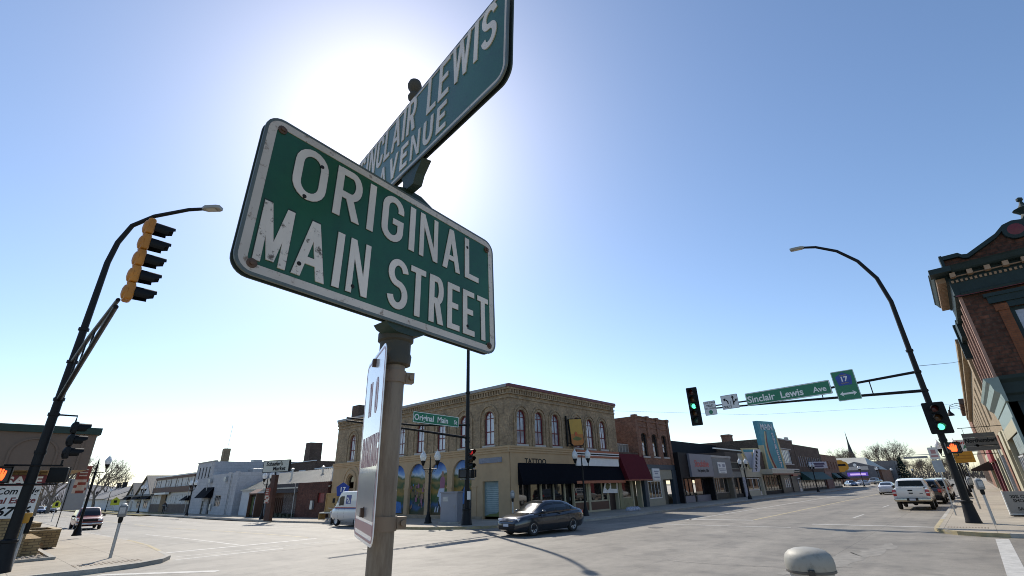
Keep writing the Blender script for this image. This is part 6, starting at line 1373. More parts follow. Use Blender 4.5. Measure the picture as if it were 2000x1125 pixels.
tag(st.build('pebbles', mat('pebble', (.34, .29, .23), .9, 0, .3, 3)), 'loose pebbles lying in the gravel bed', None, None, 'stuff')
def tuft(label, x, y, n, h, s):
    m = MB()
    for k in range(n):
        a = random.uniform(0, 2*pi); r = random.uniform(0, s*.3); l = h*random.uniform(.5, 1); b = random.uniform(.3, 1)*s
        p = [(r*cos(a), r*sin(a), 0), (r*cos(a)+b*.4*cos(a), r*sin(a)+b*.4*sin(a), l*.7), (r*cos(a)+b*cos(a), r*sin(a)+b*sin(a), l*random.uniform(.5, 1))]
        w = .008; m.face([(p[0][0]-w, p[0][1], 0), (p[0][0]+w, p[0][1], 0), (p[1][0]+w, p[1][1], p[1][2]), (p[1][0]-w, p[1][1], p[1][2])]); m.face([(p[1][0]-w, p[1][1], p[1][2]), (p[1][0]+w, p[1][1], p[1][2]), p[2]])
    o = m.build('dry_plant', mat('dry_stalk', (.24, .13, .06), .9, 0, .25, 8), None, False); o.location = (x, y, SW+.01); tag(o, label, 'plant')
tuft('dry brown ornamental grass clump in the gravel bed', 2.4, 28.3, 420, .5, .42); tuft('dark dry plant stalks inside the corner brick planter', 2.95, 33, 260, .62, .4)

# ------------------------------------------------------------------ vehicles
M_tyre = mat('tyre_rubber', (.018, .018, .018), .85, 0, .15, 9); M_rim = mat('alloy_rim', (.55, .55, .56), .35, .25, .05); M_autoglass = mat('car_glass', (.012, .015, .017), .07, 0, 0, spec=.5); M_tint = mat('tinted_glass', (.008, .010, .013), .12, 0, 0, spec=.15)
M_tail = mat('tail_lamp_red', (.40, .012, .012), .15, 0, 0, coat=.5); M_headl = mat('head_lamp', (.62, .63, .64), .1, .2, 0, coat=.6); M_plate = mat('number_plate', (.55, .58, .66), .4, 0, .1, 20)
def paint(name, c, metal=.3, rough=.28): return mat(name, c, rough, metal, .03, 1, coat=.8)
def lerp(tab, x, k):
    for a, b in zip(tab, tab[1:]):
        if a[0] <= x <= b[0]: f = (x-a[0])/(b[0]-a[0]); return a[k]+(b[k]-a[k])*f
    return tab[-1][k] if x > tab[-1][0] else tab[0][k]
def vehicle(name, label, cat, loc, rz, body, cab, pnt, axles, track, wr, glass, front, rear, roofm=None, group=None, belt_in=.06, doors=(), spokes=7, arch=True, rimm=None, detail=True):
    """body: stations (x, z_bottom, z_top, half width); cab: stations (x, z_belt, z_roof, w_belt, w_roof); x forward"""
    t = thing(name, label, cat, loc, rz, group)
    def ring(x, zb, zt, w):
        h = zt-zb
        pts = [(-w*.86, zb), (-w*.97, zb+h*.14), (-w, zb+h*.42), (-w*.985, zb+h*.70), (-w*.95, zb+h*.88), (-w*.84, zb+h*.975), (-w*.5, zt+.012), (0, zt+.018)]
        pts += [(-a, b) for a, b in pts[-2::-1]]; return [(x, a, b) for a, b in pts]
    xs = []
    for a, b in zip(body, body[1:]):
        for i in range(3): f = i/3; xs.append([a[k]+(b[k]-a[k])*f for k in range(4)])
    xs.append(list(body[-1]))
    m = MB(); rows = [ring(*s) for s in xs]; m.grid(rows, True); m.face(rows[0]); m.face(rows[-1][::-1])
    o = m.build('body', pnt, t)
    bm = bmesh.new(); bm.from_mesh(o.data); bmesh.ops.remove_doubles(bm, verts=bm.verts, dist=1e-4); bmesh.ops.recalc_face_normals(bm, faces=bm.faces)
    bm.to_mesh(o.data); bm.free()
    if arch:
        c = MB()
        for ax in axles:
            for s in (-1, 1): c.lathe([(wr*1.17, track*s*.5-.17), (wr*1.17, track*s*.5+.4)] if s > 0 else [(wr*1.17, track*s*.5-.4), (wr*1.17, track*s*.5+.17)], (ax, 0, wr*1.02), 24, 'y')
        co = c.build('arch_cutter', M_dark, None, False)
        bm = bmesh.new(); bm.from_mesh(co.data); bmesh.ops.remove_doubles(bm, verts=bm.verts, dist=1e-4); bmesh.ops.recalc_face_normals(bm, faces=bm.faces); bm.to_mesh(co.data); bm.free()
        md = o.modifiers.new('cut', 'BOOLEAN'); md.operation = 'DIFFERENCE'; md.object = co; md.solver = 'EXACT'
        dg = bpy.context.evaluated_depsgraph_get(); me = bpy.data.meshes.new_from_object(o.evaluated_get(dg)); o.modifiers.clear(); o.data = me
        bpy.data.objects.remove(co)
    o.data.polygons.foreach_set('use_smooth', [True]*len(o.data.polygons)); o.data.set_sharp_from_angle(angle=radians(42))
    # cabin
    cs = []
    for a, b in zip(cab, cab[1:]):
        for i in range(4): f = i/4; cs.append([a[k]+(b[k]-a[k])*f for k in range(5)])
    cs.append(list(cab[-1]))
    def cring(x, zb, zr, wb, w):
        h = zr-zb; e = min(.06, h*.4)
        pts = [(-wb, zb-.03), (-wb, zb), (-(wb*.5+w*.5)-.01, zb+h*.5), (-w, zr-e), (-w*.93, zr-e*.35), (-w*.6, zr), (0, zr+.012)]
        pts += [(-a, b) for a, b in pts[-2::-1]]; return [(x, a, b) for a, b in pts]
    m = MB(); rows = [cring(*s) for s in cs]; m.grid(rows); m.face(rows[0]); m.face(rows[-1][::-1]); m.build('cabin', roofm or pnt, t)
    def side(x, f, off=.012):
        zb, zr, wb, w = (lerp(cab, x, k) for k in (1, 2, 3, 4)); h = zr-zb; e = min(.06, h*.4); z = zb+(zr-e-zb)*f
        hm = h*.5; z0 = z-zb; mid = wb*.5+w*.5+.01
        y = wb+(mid-wb)*z0/hm if z0 < hm else mid+(w-mid)*(z0-hm)/max(1e-3, h-e-hm)
        return y+off, z
    for sgn in (-1, 1):
        for x0, x1, f1 in glass:
            n = 8; m = MB(); A = []; Bt = []
            for i in range(n+1):
                x = x0+(x1-x0)*i/n; y, z = side(x, .10); y2, z2 = side(x, f1); ym, zm = side(x, .55)
                A.append((x, sgn*y, z)); Bt.append((x, sgn*y2, z2)); 
            m.grid([A, Bt]); m.build('side_window', M_tint if name == 'mail_truck' else M_autoglass, t)
    def screen(x0, x1, nm, zoff=.014):
        n = 8; rows = []
        for i in range(n+1):
            x = x0+(x1-x0)*i/n; zb, zr, wb, w = (lerp(cab, x, k) for k in (1, 2, 3, 4)); k = w*.90
            rows.append([(x+(.012 if nm == 'windscreen' else -.012), k*q, zr+zoff-.03*abs(q)**3) for q in (-1, -.7, -.35, 0, .35, .7, 1)])
        m = MB(); m.grid(rows); m.build(nm, M_autoglass, t)
    if front: screen(front[0], front[1], 'windscreen')
    if rear: screen(rear[0], rear[1], 'rear_window')
    # wheels
    rimm = rimm or M_rim
    for ax in axles:
        for s in (-1, 1):
            y = s*track/2; m = MB(); m.lathe([(wr*.62, -.10), (wr*.9, -.11), (wr, -.07), (wr, .07), (wr*.9, .11), (wr*.62, .10)], (ax, y, wr), 26, 'y', False); w_o = m.build('wheel', M_tyre, t)
            m = MB(); R = wr*.64
            m.lathe([(R, -.095), (R*.9, -.1), (R*.88, -.06), (.001, -.05)] if s < 0 else [(R, .095), (R*.9, .1), (R*.88, .06), (.001, .05)], (ax, y, wr), 24, 'y', False)
            m.cur = 1
            for k in range(spokes):
                a = 2*pi*(k+.5)/spokes; ca, sa = cos(a), sin(a); yy = y+s*.066
                m.face([(ax+R*.35*ca-R*.1*sa, yy, wr+R*.35*sa+R*.1*ca), (ax+R*.84*ca-R*.17*sa, yy, wr+R*.84*sa+R*.17*ca), (ax+R*.84*ca+R*.17*sa, yy, wr+R*.84*sa-R*.17*ca), (ax+R*.35*ca+R*.1*sa, yy, wr+R*.35*sa-R*.1*ca)])
            m.build('rim', [rimm, M_dark], w_o)
    m = MB()
    zb = min(b[1] for b in body); m.box(min(axles)-.6, max(axles)+.6, -track*.34, track*.34, zb-.02, zb+.12)
    for ax in axles: m.tube([(ax, -track/2, wr), (ax, track/2, wr)], .05, 8)
    m.build('underbody', M_dark, t)
    if detail:
        m = MB()
        for dx, z0, z1 in doors:
            for sgn in (-1, 1):
                P = []
                for i in range(6):
                    z = z0+(z1-z0)*i/5; zb_, zt_, w = (lerp(body, dx, k) for k in (1, 2, 3)); f = (z-zb_)/(zt_-zb_)
                    tab = [(0, .86), (.14, .97), (.42, 1), (.70, .985), (.88, .95), (.975, .84), (1, .5)]
                    P.append((dx, sgn*(w*lerp(tab, f, 1)+.003), z))
                for p, q in zip(P, P[1:]): m.face([(p[0]-.008, p[1], p[2]), (p[0]+.008, p[1], p[2]), (q[0]+.008, q[1], q[2]), (q[0]-.008, q[1], q[2])])
        if m.f: m.build('door_gap', M_dark, t, False)
    return t
def lampbox(t, nm, m_, pts, side=1):
    """a lamp as a small block: x0,x1,y0,y1,z0,z1"""
    m = MB(); x0, x1, y0, y1, z0, z1 = pts
    if side < 0: y0, y1 = -y1, -y0
    m.rbox(x0, x1, y0, y1, z0, z1, .03); return m.build(nm, m_, t)
def mirrors(t, x, y, z, m_, s=.11):
    for sg in (-1, 1):
        m = MB(); m.ball((x, sg*(y+.09), z), s, 10, .62); m.build('mirror', m_, t)
def sedan(name, label, loc, rz, pnt, group=None, sc=1.0, detail=True):
    body = [(-2.33, .42, .80, .62), (-2.28, .30, .95, .76), (-2.05, .22, 1.01, .85), (-1.35, .19, 1.0, .885), (-.3, .17, .94, .89), (.9, .17, .93, .885), (1.4, .18, .905, .88), (1.85, .20, .84, .84), (2.12, .22, .75, .76), (2.26, .28, .64, .64), (2.30, .36, .54, .5)]
    cab = [(-2.0, .99, 1.03, .72, .64), (-1.7, .98, 1.16, .77, .62), (-1.3, .97, 1.33, .80, .60), (-.9, .96, 1.42, .81, .59), (-.3, .94, 1.46, .82, .59), (.2, .93, 1.44, .82, .59), (.5, .925, 1.335, .82, .60), (.85, .92, 1.12, .81, .64), (1.18, .905, .945, .79, .70)]
    t = vehicle(name, label, 'car', loc, rz, body, cab, pnt, (-1.35, 1.35), 1.56, .325, [(-1.5, -1.02, .74), (-.97, -.22, .9), (-.15, .68, .86)], (.32, 1.10), (-1.85, -1.02), None, group, doors=((-.18, .25, .98), (.82, .3, .96), (-1.05, .45, 1.0)), detail=detail)
    for s in (-1, 1):
        lampbox(t, 'headlight', M_headl, (1.86, 2.17, .46, .72, .63, .74), s); lampbox(t, 'tail_light', M_tail, (-2.27, -2.0, .50, .775, .74, .92), s)
        for dx in (-.42, .55):
            m = MB(); m.rbox(dx-.1, dx+.1, s*.885-.02, s*.885+.02, .86, .89, .01); m.build('door_handle', pnt, t)
    m = MB(); m.rbox(2.05, 2.302, -.56, .56, .30, .50, .05); m.build('lower_grille', M_dark, t); m = MB(); m.rbox(2.1, 2.275, -.45, .45, .59, .65, .02); m.build('grille', M_dark, t)
    m = MB(); m.box(2.30, 2.318, -.17, .17, .42, .53); m.box(-2.345, -2.33, -.17, .17, .62, .74); m.build('number_plate', M_plate, t, False); mirrors(t, .74, .85, .99, pnt); return t
M_sedan = paint('dark_slate_paint', (.042, .046, .056), .6, .17)
sedan('parked_car' if 0 else 'sedan_car', 'dark slate sedan turning in front of the tan brick corner block', (19.62, 16.25, .0), radians(174.3), M_sedan)
M_wcar = paint('white_car_paint', (.62, .63, .64), .0, .3)
sedan('sedan_car', 'white sedan seen from behind, driving away left of the pickup', (80.4, 8.7, 0), radians(1), M_wcar)
sedan('sedan_car', 'blue sedan parked at an angle past the end of the brick row', (150, 23.4, 0), radians(205), paint('blue_car_paint', (.05, .09, .17), .4), 'cars parked at the far end of the row')
sedan('sedan_car', 'white sedan with dark windows parked beyond the blue sedan', (163, 23.0, 0), radians(150), M_wcar, 'cars parked at the far end of the row', detail=False)
sedan('sedan_car', 'pale silver car parked left of the blue sedan by the corner awning', (158, 28.4, 0), radians(185), paint('silver_car_paint', (.34, .33, .31), .5), 'cars parked at the far end of the row', detail=False)
for i, (x, y, p, l) in enumerate([(9.6, 150, 'silver_car_paint', 'distant silver car leftmost of the cars parked down the side street'), (12.2, 152, 'blue_car_paint', 'distant dark blue car parked down the side street'), (14.4, 156, 'dark_slate_paint', 'distant dark car rightmost of the cars parked down the side street')]):
    sedan('sedan_car', l, (x, y, -.36), radians(-80), MATS[p], 'cars parked down the side street', detail=False)
# pickups
def pickup(name, label, loc, rz, pnt, chrome=True, group=None, four=True):
    body = [(-2.82, .62, 1.02, .86), (-2.78, .52, 1.30, .97), (-2.2, .48, 1.34, .99), (-.95, .46, 1.33, 1.0), (0, .45, 1.30, 1.0), (1.15, .45, 1.26, 1.0), (1.9, .46, 1.22, .99), (2.5, .46, 1.14, .95), (2.72, .5, 1.06, .88), (2.78, .58, .95, .78)]
    cab = [(-.98, 1.28, 1.32, .93, .86), (-.9, 1.28, 1.78, .94, .76), (-.72, 1.28, 1.86, .94, .75), (.1, 1.27, 1.91, .95, .75), (.55, 1.26, 1.86, .95, .75), (.95, 1.25, 1.60, .94, .79), (1.35, 1.22, 1.28, .93, .85)]
    t = vehicle(name, label, 'pickup', loc, rz, body, cab, pnt, (-1.75, 1.85), 1.70, .40, [(-.72, -.12, .9), (-.02, .82, .86)], (.62, 1.28), None, None, group, doors=((-.08, .5, 1.26), (1.0, .5, 1.22), (-.93, .5, 1.28)), spokes=6)
    m = MB(); z0 = 1.345; m.face([(-2.66, -.80, z0), (-1.05, -.80, z0), (-1.05, .80, z0), (-2.66, .80, z0)]); m.build('bed_opening', M_dark, t, False)
    m = MB(); m.face([(-.985, -.70, 1.42), (-.985, .70, 1.42), (-.955, .63, 1.76), (-.955, -.63, 1.76)]); m.face([(-1.0, -.66, 1.44), (-1.0, .66, 1.44), (-.975, .60, 1.74), (-.975, -.60, 1.74)]); m.build('rear_window', M_tint, t, False)
    m = MB(); m.rbox(-2.845, -2.77, -.74, .74, .78, 1.36, .03); m.build('tailgate', pnt, t)
    m = MB(); m.rbox(-2.865, -2.84, -.13, .13, 1.14, 1.22, .02); m.build('tailgate_handle', M_dark, t); m = MB(); m.rbox(-2.86, -2.84, -.11, .11, .98, 1.05, .02); m.rbox(-2.855, -2.84, -.62, -.45, .98, 1.01, .005); m.build('badge', M_dark, t)
    for s in (-1, 1): lampbox(t, 'tail_light', M_tail, (-2.835, -2.70, .76, .96, .84, 1.22), s); m = MB(); m.rbox(-2.845, -2.83, s*.87-.09, s*.87+.09, 1.0, 1.07, .01); m.build('reversing_light', M_headl, t)
    for s in (-1, 1): lampbox(t, 'headlight', M_headl, (2.55, 2.76, .58, .84, .84, 1.02), s)
    ch = mat('bumper_chrome', (.50, .46, .38), .2, .9, .1, 4) if chrome else pnt
    m = MB(); m.rbox(-3.0, -2.80, -.97, .97, .52, .72, .06); m.build('bumper', ch, t); m = MB(); m.rbox(-3.012, -2.99, -.3, .3, .56, .73, .02); m.build('bumper_recess', M_dark, t); m = MB(); m.box(-3.025, -3.013, -.16, .16, .58, .70); m.build('number_plate', M_plate, t, False)
    m = MB(); m.tube([(-2.6, .45, .42), (-2.95, .6, .42)], .035, 8); m.box(-2.6, -1.2, -.5, .5, .38, .5); m.ball((-1.75, 0, .40), .16); m.build('chassis', M_dark, t); mirrors(t, .95, 1.03, 1.38, M_dark, .15); return t
M_wtruck = paint('white_pickup_paint', (.74, .73, .71), 0, .35)
pickup('pickup_truck', 'white pickup truck parked nose away at the right kerb', (45.2, 3.48, 0), radians(0.5), M_wtruck)
pickup('pickup_truck', 'pale silver pickup parked far off before the low brick hall', (176, 21.6, 0), radians(165), MATS['silver_car_paint'], False)
def suv(name, label, loc, rz, pnt, group=None, trim=None, L=1.0):
    body = [(-2.45, .5, 1.0, .80), (-2.40, .38, 1.08, .90), (-1.9, .34, 1.10, .96), (0, .32, 1.08, .97), (1.1, .32, 1.06, .97), (1.8, .34, 1.02, .96), (2.3, .36, .97, .92), (2.5, .42, .9, .84), (2.55, .5, .8, .74)]
    cab = [(-2.42, 1.06, 1.10, .88, .8), (-2.34, 1.06, 1.66, .90, .74), (-2.1, 1.06, 1.76, .90, .72), (-.5, 1.05, 1.80, .91, .72), (.3, 1.04, 1.76, .91, .72), (.75, 1.03, 1.48, .9, .76), (1.15, 1.02, 1.06, .89, .84)]
    t = vehicle(name, label, 'suv', loc, rz, body, cab, pnt, (-1.5, 1.6), 1.68, .37, [(-2.15, -1.2, .88), (-1.1, -.3, .88), (-.2, .62, .84)], (.36, 1.08), None, None, group, doors=((-.25, .4, 1.04), (.9, .4, 1.02), (-1.15, .5, 1.05)), spokes=6)
    m = MB(); m.face([(-2.46, -.72, 1.14), (-2.46, .72, 1.14), (-2.37, .62, 1.62), (-2.37, -.62, 1.62)]); m.build('rear_window', M_tint, t, False)
    for s in (-1, 1): lampbox(t, 'tail_light', M_tail, (-2.47, -2.30, .70, .92, .82, 1.08), s); lampbox(t, 'headlight', M_headl, (2.32, 2.56, .52, .84, .70, .86), s)
    m = MB(); m.rbox(2.35, 2.575, -.50, .50, .68, .88, .03); m.build('grille', M_dark, t); m = MB(); m.rbox(2.3, 2.64, -.92, .92, .42, .58, .05); m.rbox(-2.58, -2.38, -.9, .9, .42, .60, .05); m.build('bumper', trim or M_dark, t)
    m = MB(); m.box(2.641, 2.65, -.16, .16, .45, .56); m.box(-2.592, -2.58, -.16, .16, .68, .8); m.build('number_plate', M_plate, t, False); mirrors(t, .85, .98, 1.12, M_dark, .14); return t
ch = mat('bumper_chrome2', (.5, .48, .46), .25, .9, .05)
suv('sport_utility', 'old dark red sport utility facing the camera at the left kerb', (8.35, 60.8, ZT(0, 60)), radians(-92), paint('maroon_car_paint', (.20, .018, .016), .0, .45), None, ch)
suv('sport_utility', 'dark sport utility parked just ahead of the white pickup', (54.0, 3.2, 0), 0, M_sedan, 'vehicles parked along the right kerb')
suv('sport_utility', 'silver crossover with red tail lamp parked behind the black corner pole', (61.5, 2.95, 0), 0, MATS['silver_car_paint'], 'vehicles parked along the right kerb')
suv('sport_utility', 'white tall van-like vehicle farthest of the cars at the right kerb', (70.5, 3.1, 0), 0, M_wcar, 'vehicles parked along the right kerb')
# mail truck
def mail():
    body = [(-2.25, .42, 1.2, .90), (-2.2, .36, 1.25, .94), (-1, .34, 1.25, .95), (1.0, .34, 1.22, .95), (1.5, .36, 1.19, .94), (1.95, .40, 1.10, .90), (2.15, .46, 1.0, .84), (2.2, .52, .8, .78)]
    cab = [(-2.24, 1.2, 1.24, .94, .93), (-2.23, 1.2, 2.10, .95, .91), (-2.1, 1.2, 2.17, .95, .91), (.7, 1.2, 2.17, .95, .91), (.9, 1.18, 2.12, .95, .91), (1.25, 1.17, 1.68, .94, .90), (1.65, 1.14, 1.18, .92, .89)]
    t = vehicle('mail_truck', 'white boxy mail truck with blue eagle panel and red and blue stripes', 'mail truck', (18.75, 31.75, -.03), radians(90), body, cab, M_wcar, (-1.3, 1.3), 1.6, .34, [(.35, .98, .72)], (.88, 1.42), None, None, None, doors=((.25, .5, 1.2), (1.05, .5, 1.16)), spokes=0, rimm=M_wcar)
    y = .957
    m = MB(); m.box(-2.2, 1.55, y-.005, y+.003, 1.13, 1.17); m.build('red_stripe', M_red, t, False); m = MB(); m.box(-2.2, 1.55, y-.005, y+.002, 1.08, 1.125); m.build('blue_stripe', M_blue, t, False)
    e = [(-.55, 1.38), (.1, 1.38), (.1, 1.92), (-.55, 1.92)]; yy = lambda z: .957-.0*(z-1.2)
    m = MB(); m.face([(a, .935-.0*b+.0, b) for a, b in e]); m.build('eagle_panel', mat('eagle_blue', (.02, .05, .26), .4), t, False)
    m = MB(); m.face([(a, .938, b) for a, b in [(-.5, 1.42), (-.36, 1.42), (-.15, 1.66), (.04, 1.7), (-.0, 1.78), (-.2, 1.76), (-.25, 1.7)]]); m.face([(a, .938, b) for a, b in [(-.32, 1.42), (-.22, 1.42), (-.02, 1.6), (-.08, 1.62)]]); m.build('eagle_mark', M_white, t, False)
    for s in (-1, 1):
        m = MB(); m.tube([(1.5, s*.9, 1.2), (1.75, s*1.05, 1.55), (1.55, s*1.05, 1.75)], .015, 6); m.rbox(1.55, 1.62, s*1.05-.09, s*1.05+.09, 1.45, 1.75, .02); m.build('mirror', M_dark, t)
        lampbox(t, 'headlight', M_headl, (2.05, 2.21, .5, .70, .68, .84), s)
    m = MB(); m.rbox(2.1, 2.28, -.72, .72, .42, .56, .04); m.build('bumper', M_dark, t); m = MB(); m.box(.5, .9, .86, .93, 1.3, 1.32); return t
mail()
# eagle panel must sit proud of the slightly inclined van side
for nm in ('eagle_panel', 'eagle_mark'):
    o = bpy.data.objects[nm]
    for v in o.data.vertices: v.co.y += .02-(v.co.z-1.2)*.02
# motorcycle
t = thing('motorcycle', 'chrome motorcycle parked at the kerb in front of the mail truck', 'motorcycle', (19.3, 36.3, -.06), radians(60))
for x in (-.75, .78):
    m = MB(); m.lathe([(.24, -.06), (.31, -.05), (.31, .05), (.24, .06)], (x, 0, .31), 20, 'y'); w_o = m.build('wheel', M_tyre, t); m = MB(); m.lathe([(.25, -.02), (.03, -.05), (.03, .05), (.25, .02)], (x, 0, .31), 16, 'y'); m.build('rim', M_chrome, w_o)
m = MB(); m.tube([(.78, .0, .31), (.62, 0, .7), (.48, 0, 1.0)], .045, 8); m.tube([(.5, -.4, 1.08), (.48, -.15, 1.0), (.48, .15, 1.0), (.5, .4, 1.08)], .02, 6); m.ball((.62, 0, .86), .11); m.tube([(-.1, .18, .32), (-.9, .2, .3)], .045, 8); m.build('chrome_parts', M_chrome, t)
m = MB(); m.ball((.15, 0, .78), .22, 10, .6); m.tube([(-.1, 0, .72), (-.6, 0, .68), (-.9, 0, .62)], [.13, .14, .08], 8); m.build('tank', M_wcar, t); m = MB(); m.rbox(-.25, .3, -.16, .16, .25, .62, .05); m.build('engine', M_galv, t); m = MB(); m.tube([(-.65, 0, .7), (-.2, 0, .78)], [.12, .15], 8); m.build('seat', M_dark, t)

bg_ = MB(); rr0 = random.Random(4)
for k in range(5): bg_.lathe([(.001, 0), (.2+.05*rr0.random(), .02), (.24, .12), (.16, .22+.08*rr0.random()), (.05, .30), (.001, .31)], (k*.24, .12*rr0.random(), 0), 9)
ob_ = bg_.build('cloth_bundle', mat('patterned_cloth', (.36, .38, .46), .8, 0, .6, 9)); ob_.location = (35.6, 20.6, SW); ob_.rotation_euler = (0, 0, -.3); tag(ob_, 'crumpled blue and white bundle lying on the pavement before the shopfront', 'bundle')

# ------------------------------------------------------------------ person
def person(label, loc, rz):
    t = thing('person', label, 'person', loc, rz)
    J = {'pel': (0, 0, .95), 'sp': (.01, 0, 1.2), 'ch': (.03, 0, 1.42), 'nk': (.05, 0, 1.53), 'hd': (.07, 0, 1.62), 'top': (.07, 0, 1.74),
         'lh': (0, .1, .9), 'lk': (.2, .1, .52), 'la': (.28, .1, .1), 'lt': (.42, .1, .05), 'rh': (0, -.1, .9), 'rk': (-.02, -.1, .5), 'ra': (-.28, -.1, .14), 'rt': (-.16, -.1, .05),
         'ls': (.02, .19, 1.42), 'le': (-.08, .26, 1.15), 'lw': (.05, .28, .92), 'lf': (.09, .28, .83), 'rs': (.02, -.19, 1.42), 're': (-.0, -.27, 1.14), 'rw': (.18, -.25, .97), 'rf': (.25, -.24, .92)}
    R = {'pel': .15, 'sp': .15, 'ch': .17, 'nk': .055, 'hd': .095, 'top': .07, 'lh': .1, 'lk': .068, 'la': .045, 'lt': .04, 'rh': .1, 'rk': .068, 'ra': .045, 'rt': .04, 'ls': .08, 'le': .055, 'lw': .035, 'lf': .035, 'rs': .08, 're': .055, 'rw': .035, 'rf': .035}
    E = [('pel', 'sp'), ('sp', 'ch'), ('ch', 'nk'), ('nk', 'hd'), ('hd', 'top'), ('pel', 'lh'), ('lh', 'lk'), ('lk', 'la'), ('la', 'lt'), ('pel', 'rh'), ('rh', 'rk'), ('rk', 'ra'), ('ra', 'rt'), ('ch', 'ls'), ('ls', 'le'), ('le', 'lw'), ('lw', 'lf'), ('ch', 'rs'), ('rs', 're'), ('re', 'rw'), ('rw', 'rf')]
    ks = list(J); me = bpy.data.meshes.new('body'); me.from_pydata([J[k] for k in ks], [(ks.index(a), ks.index(b)) for a, b in E], [])
    o = bpy.data.objects.new('body', me); COL.objects.link(o); o.parent = t
    sk = o.modifiers.new('skin', 'SKIN'); sv = me.skin_vertices[0].data
    for i, k in enumerate(ks): sv[i].radius = (R[k], R[k])
    sv[0].use_root = True; ss = o.modifiers.new('sub', 'SUBSURF'); ss.levels = 2; ss.render_levels = 2
    dg = bpy.context.evaluated_depsgraph_get(); m2 = bpy.data.meshes.new_from_object(o.evaluated_get(dg)); o.modifiers.clear(); o.data = m2
    cl = [mat('dark_clothes', (.025, .026, .032), .8, 0, .2, 6), mat('skin_tone', (.32, .19, .13), .6, 0, .05), mat('pale_shirt', (.45, .45, .47), .8, 0, .1)]
    for q in cl: m2.materials.append(q)
    for p in m2.polygons:
        c = p.center; p.material_index = 1 if (c.z > 1.54 or (abs(c.y) > .2 and c.z < .95)) else (2 if 1.22 < c.z < 1.3 and c.x > .05 else 0); p.use_smooth = True
    m = MB(); m.ball((.055, 0, 1.70), .105, 10, .85); m.build('hair', mat('dark_hair', (.02, .015, .012), .7), t); return t
person('person in dark clothes walking along the pavement past the brown and white building', (21.6, 93.0, ZT(0, 93)+SW), radians(-100))

# ------------------------------------------------------------------ signs down the side street
def crossing(label, loc, rz, s):
    t = thing('crossing_sign', label, 'sign', loc, rz, 'yellow crossing signs down the side street')
    m = MB(); m.tube([(0, .03, 0), (0, .03, 2.3)], .04, 6); m.build('post', M_galv, t); m = MB(); q = [(0, .62), (-.5, .2), (-.5, -.45), (.5, -.45), (.5, .2)]
    m.prism([(a*s, b*s) for a, b in q], lambda x, z, d: (x, d, z+2.0), -.01, .01); m.build('panel', mat('fluorescent_yellow', (.55, .55, .03), .5), t, False); m = MB(); m.box(-.18*s, .18*s, -.02, -.012, 1.8, 2.25); m.build('pictogram', M_ink, t, False)
crossing('bright yellow-green crossing sign before the white houses', (20.2, 122, ZT(0, 122)), radians(-10), 1.35); crossing('yellow-green crossing sign left of the dark red vehicle', (8.6, 88, ZT(0, 88)), radians(-10), .8); crossing('small distant yellow-green crossing sign behind the lamp banner', (20.3, 165, ZT(0, 160)), radians(-10), 1.0)
t = thing('blank_sign', 'large grey back of a road sign on a thin post at the left kerb', 'sign', (6.35, 60.5, ZT(0, 60)+SW), radians(-20))
m = MB(); m.tube([(0, 0, 0), (0, 0, 4.0)], .035, 8); m.build('post', M_steel_black, t); m = MB(); m.box(-.15, 1.35, .03, .05, 1.5, 4.1); m.build('panel', mat('sign_back_grey', (.27, .27, .26), .6, 0, .05), t, False)

# ------------------------------------------------------------------ bare trees and the far end of the streets
M_bark = mat('bare_bark', (.20, .165, .135), .95, 0, .25, 2); M_twig = mat('bare_twig', (.22, .18, .145), .95, 0, .2, 1)
def bare_tree(label, loc, h, seed, spread=1.0, dense=1.0, group='bare trees beyond the buildings'):
    rnd = random.Random(seed); t = thing('bare_tree', label, 'tree', loc, rnd.uniform(0, 6), group)
    T = MB(); C_ = MB()
    def grow(p, d, l, r, lev):
        n = 3; pts = [p]; q = p; dd = d
        for i in range(n):
            dd = (dd+Vector((rnd.uniform(-.16, .16), rnd.uniform(-.16, .16), rnd.uniform(-.02, .10)))).normalized(); q = q+dd*l/n; pts.append(q)
        if lev < 3: T.tube(pts, [r*(1-.13*i) for i in range(n+1)], 7 if lev < 2 else 5, False)
        else:
            w = max(r, .013*h/14)
            for a, b in zip(pts, pts[1:]):
                s = (b-a).cross(Vector((rnd.random()-.5, rnd.random()-.5, .2))).normalized()*w; C_.face([a-s, a+s, b+s*.7, b-s*.7]); s2 = (b-a).cross(s).normalized()*w; C_.face([a-s2, a+s2, b+s2*.7, b-s2*.7])
        if lev >= 7: return
        k = (3 if lev < 4 else 2)+(1 if rnd.random() < .45*dense else 0)
        for i in range(k):
            f = rnd.uniform(.45, 1.0) if i else 1.0; idx = min(n-1, int(f*n)); base = pts[idx]+(pts[idx+1]-pts[idx])*(f*n-idx) if f < 1 else pts[-1]
            a = rnd.uniform(0, 2*pi); ang = rnd.uniform(.3, .75)*spread; u = dd.orthogonal().normalized(); v = dd.cross(u); nd = (dd*cos(ang)+(u*cos(a)+v*sin(a))*sin(ang)+Vector((0, 0, .10))).normalized()
            grow(base, nd, l*rnd.uniform(.62, .82), r*rnd.uniform(.5, .64), lev+1)
    grow(Vector((0, 0, -.3)), Vector((rnd.uniform(-.05, .05), rnd.uniform(-.05, .05), 1)), h*.26, h*.022, 0)
    T.build('trunk', M_bark, t); C_.build('crown', M_twig, t, False); return t
T1 = bare_tree('large bare tree left of the white hall behind the red-striped banner', (23.5, 168, -.4), 18, 3, 1.0); T2 = bare_tree('broad bare tree right of the church spire', (262, 25.6, -.4), 23, 11, 1.15)
def tcopy(src, label, loc, sc, rz): o = dup(src, loc, rz, label); o.scale = (sc, sc, sc*.95); return o
tcopy(T2, 'bare tree seen over the brick hall, left of the church spire', (250, 38.6, -.4), .9, 1.0)
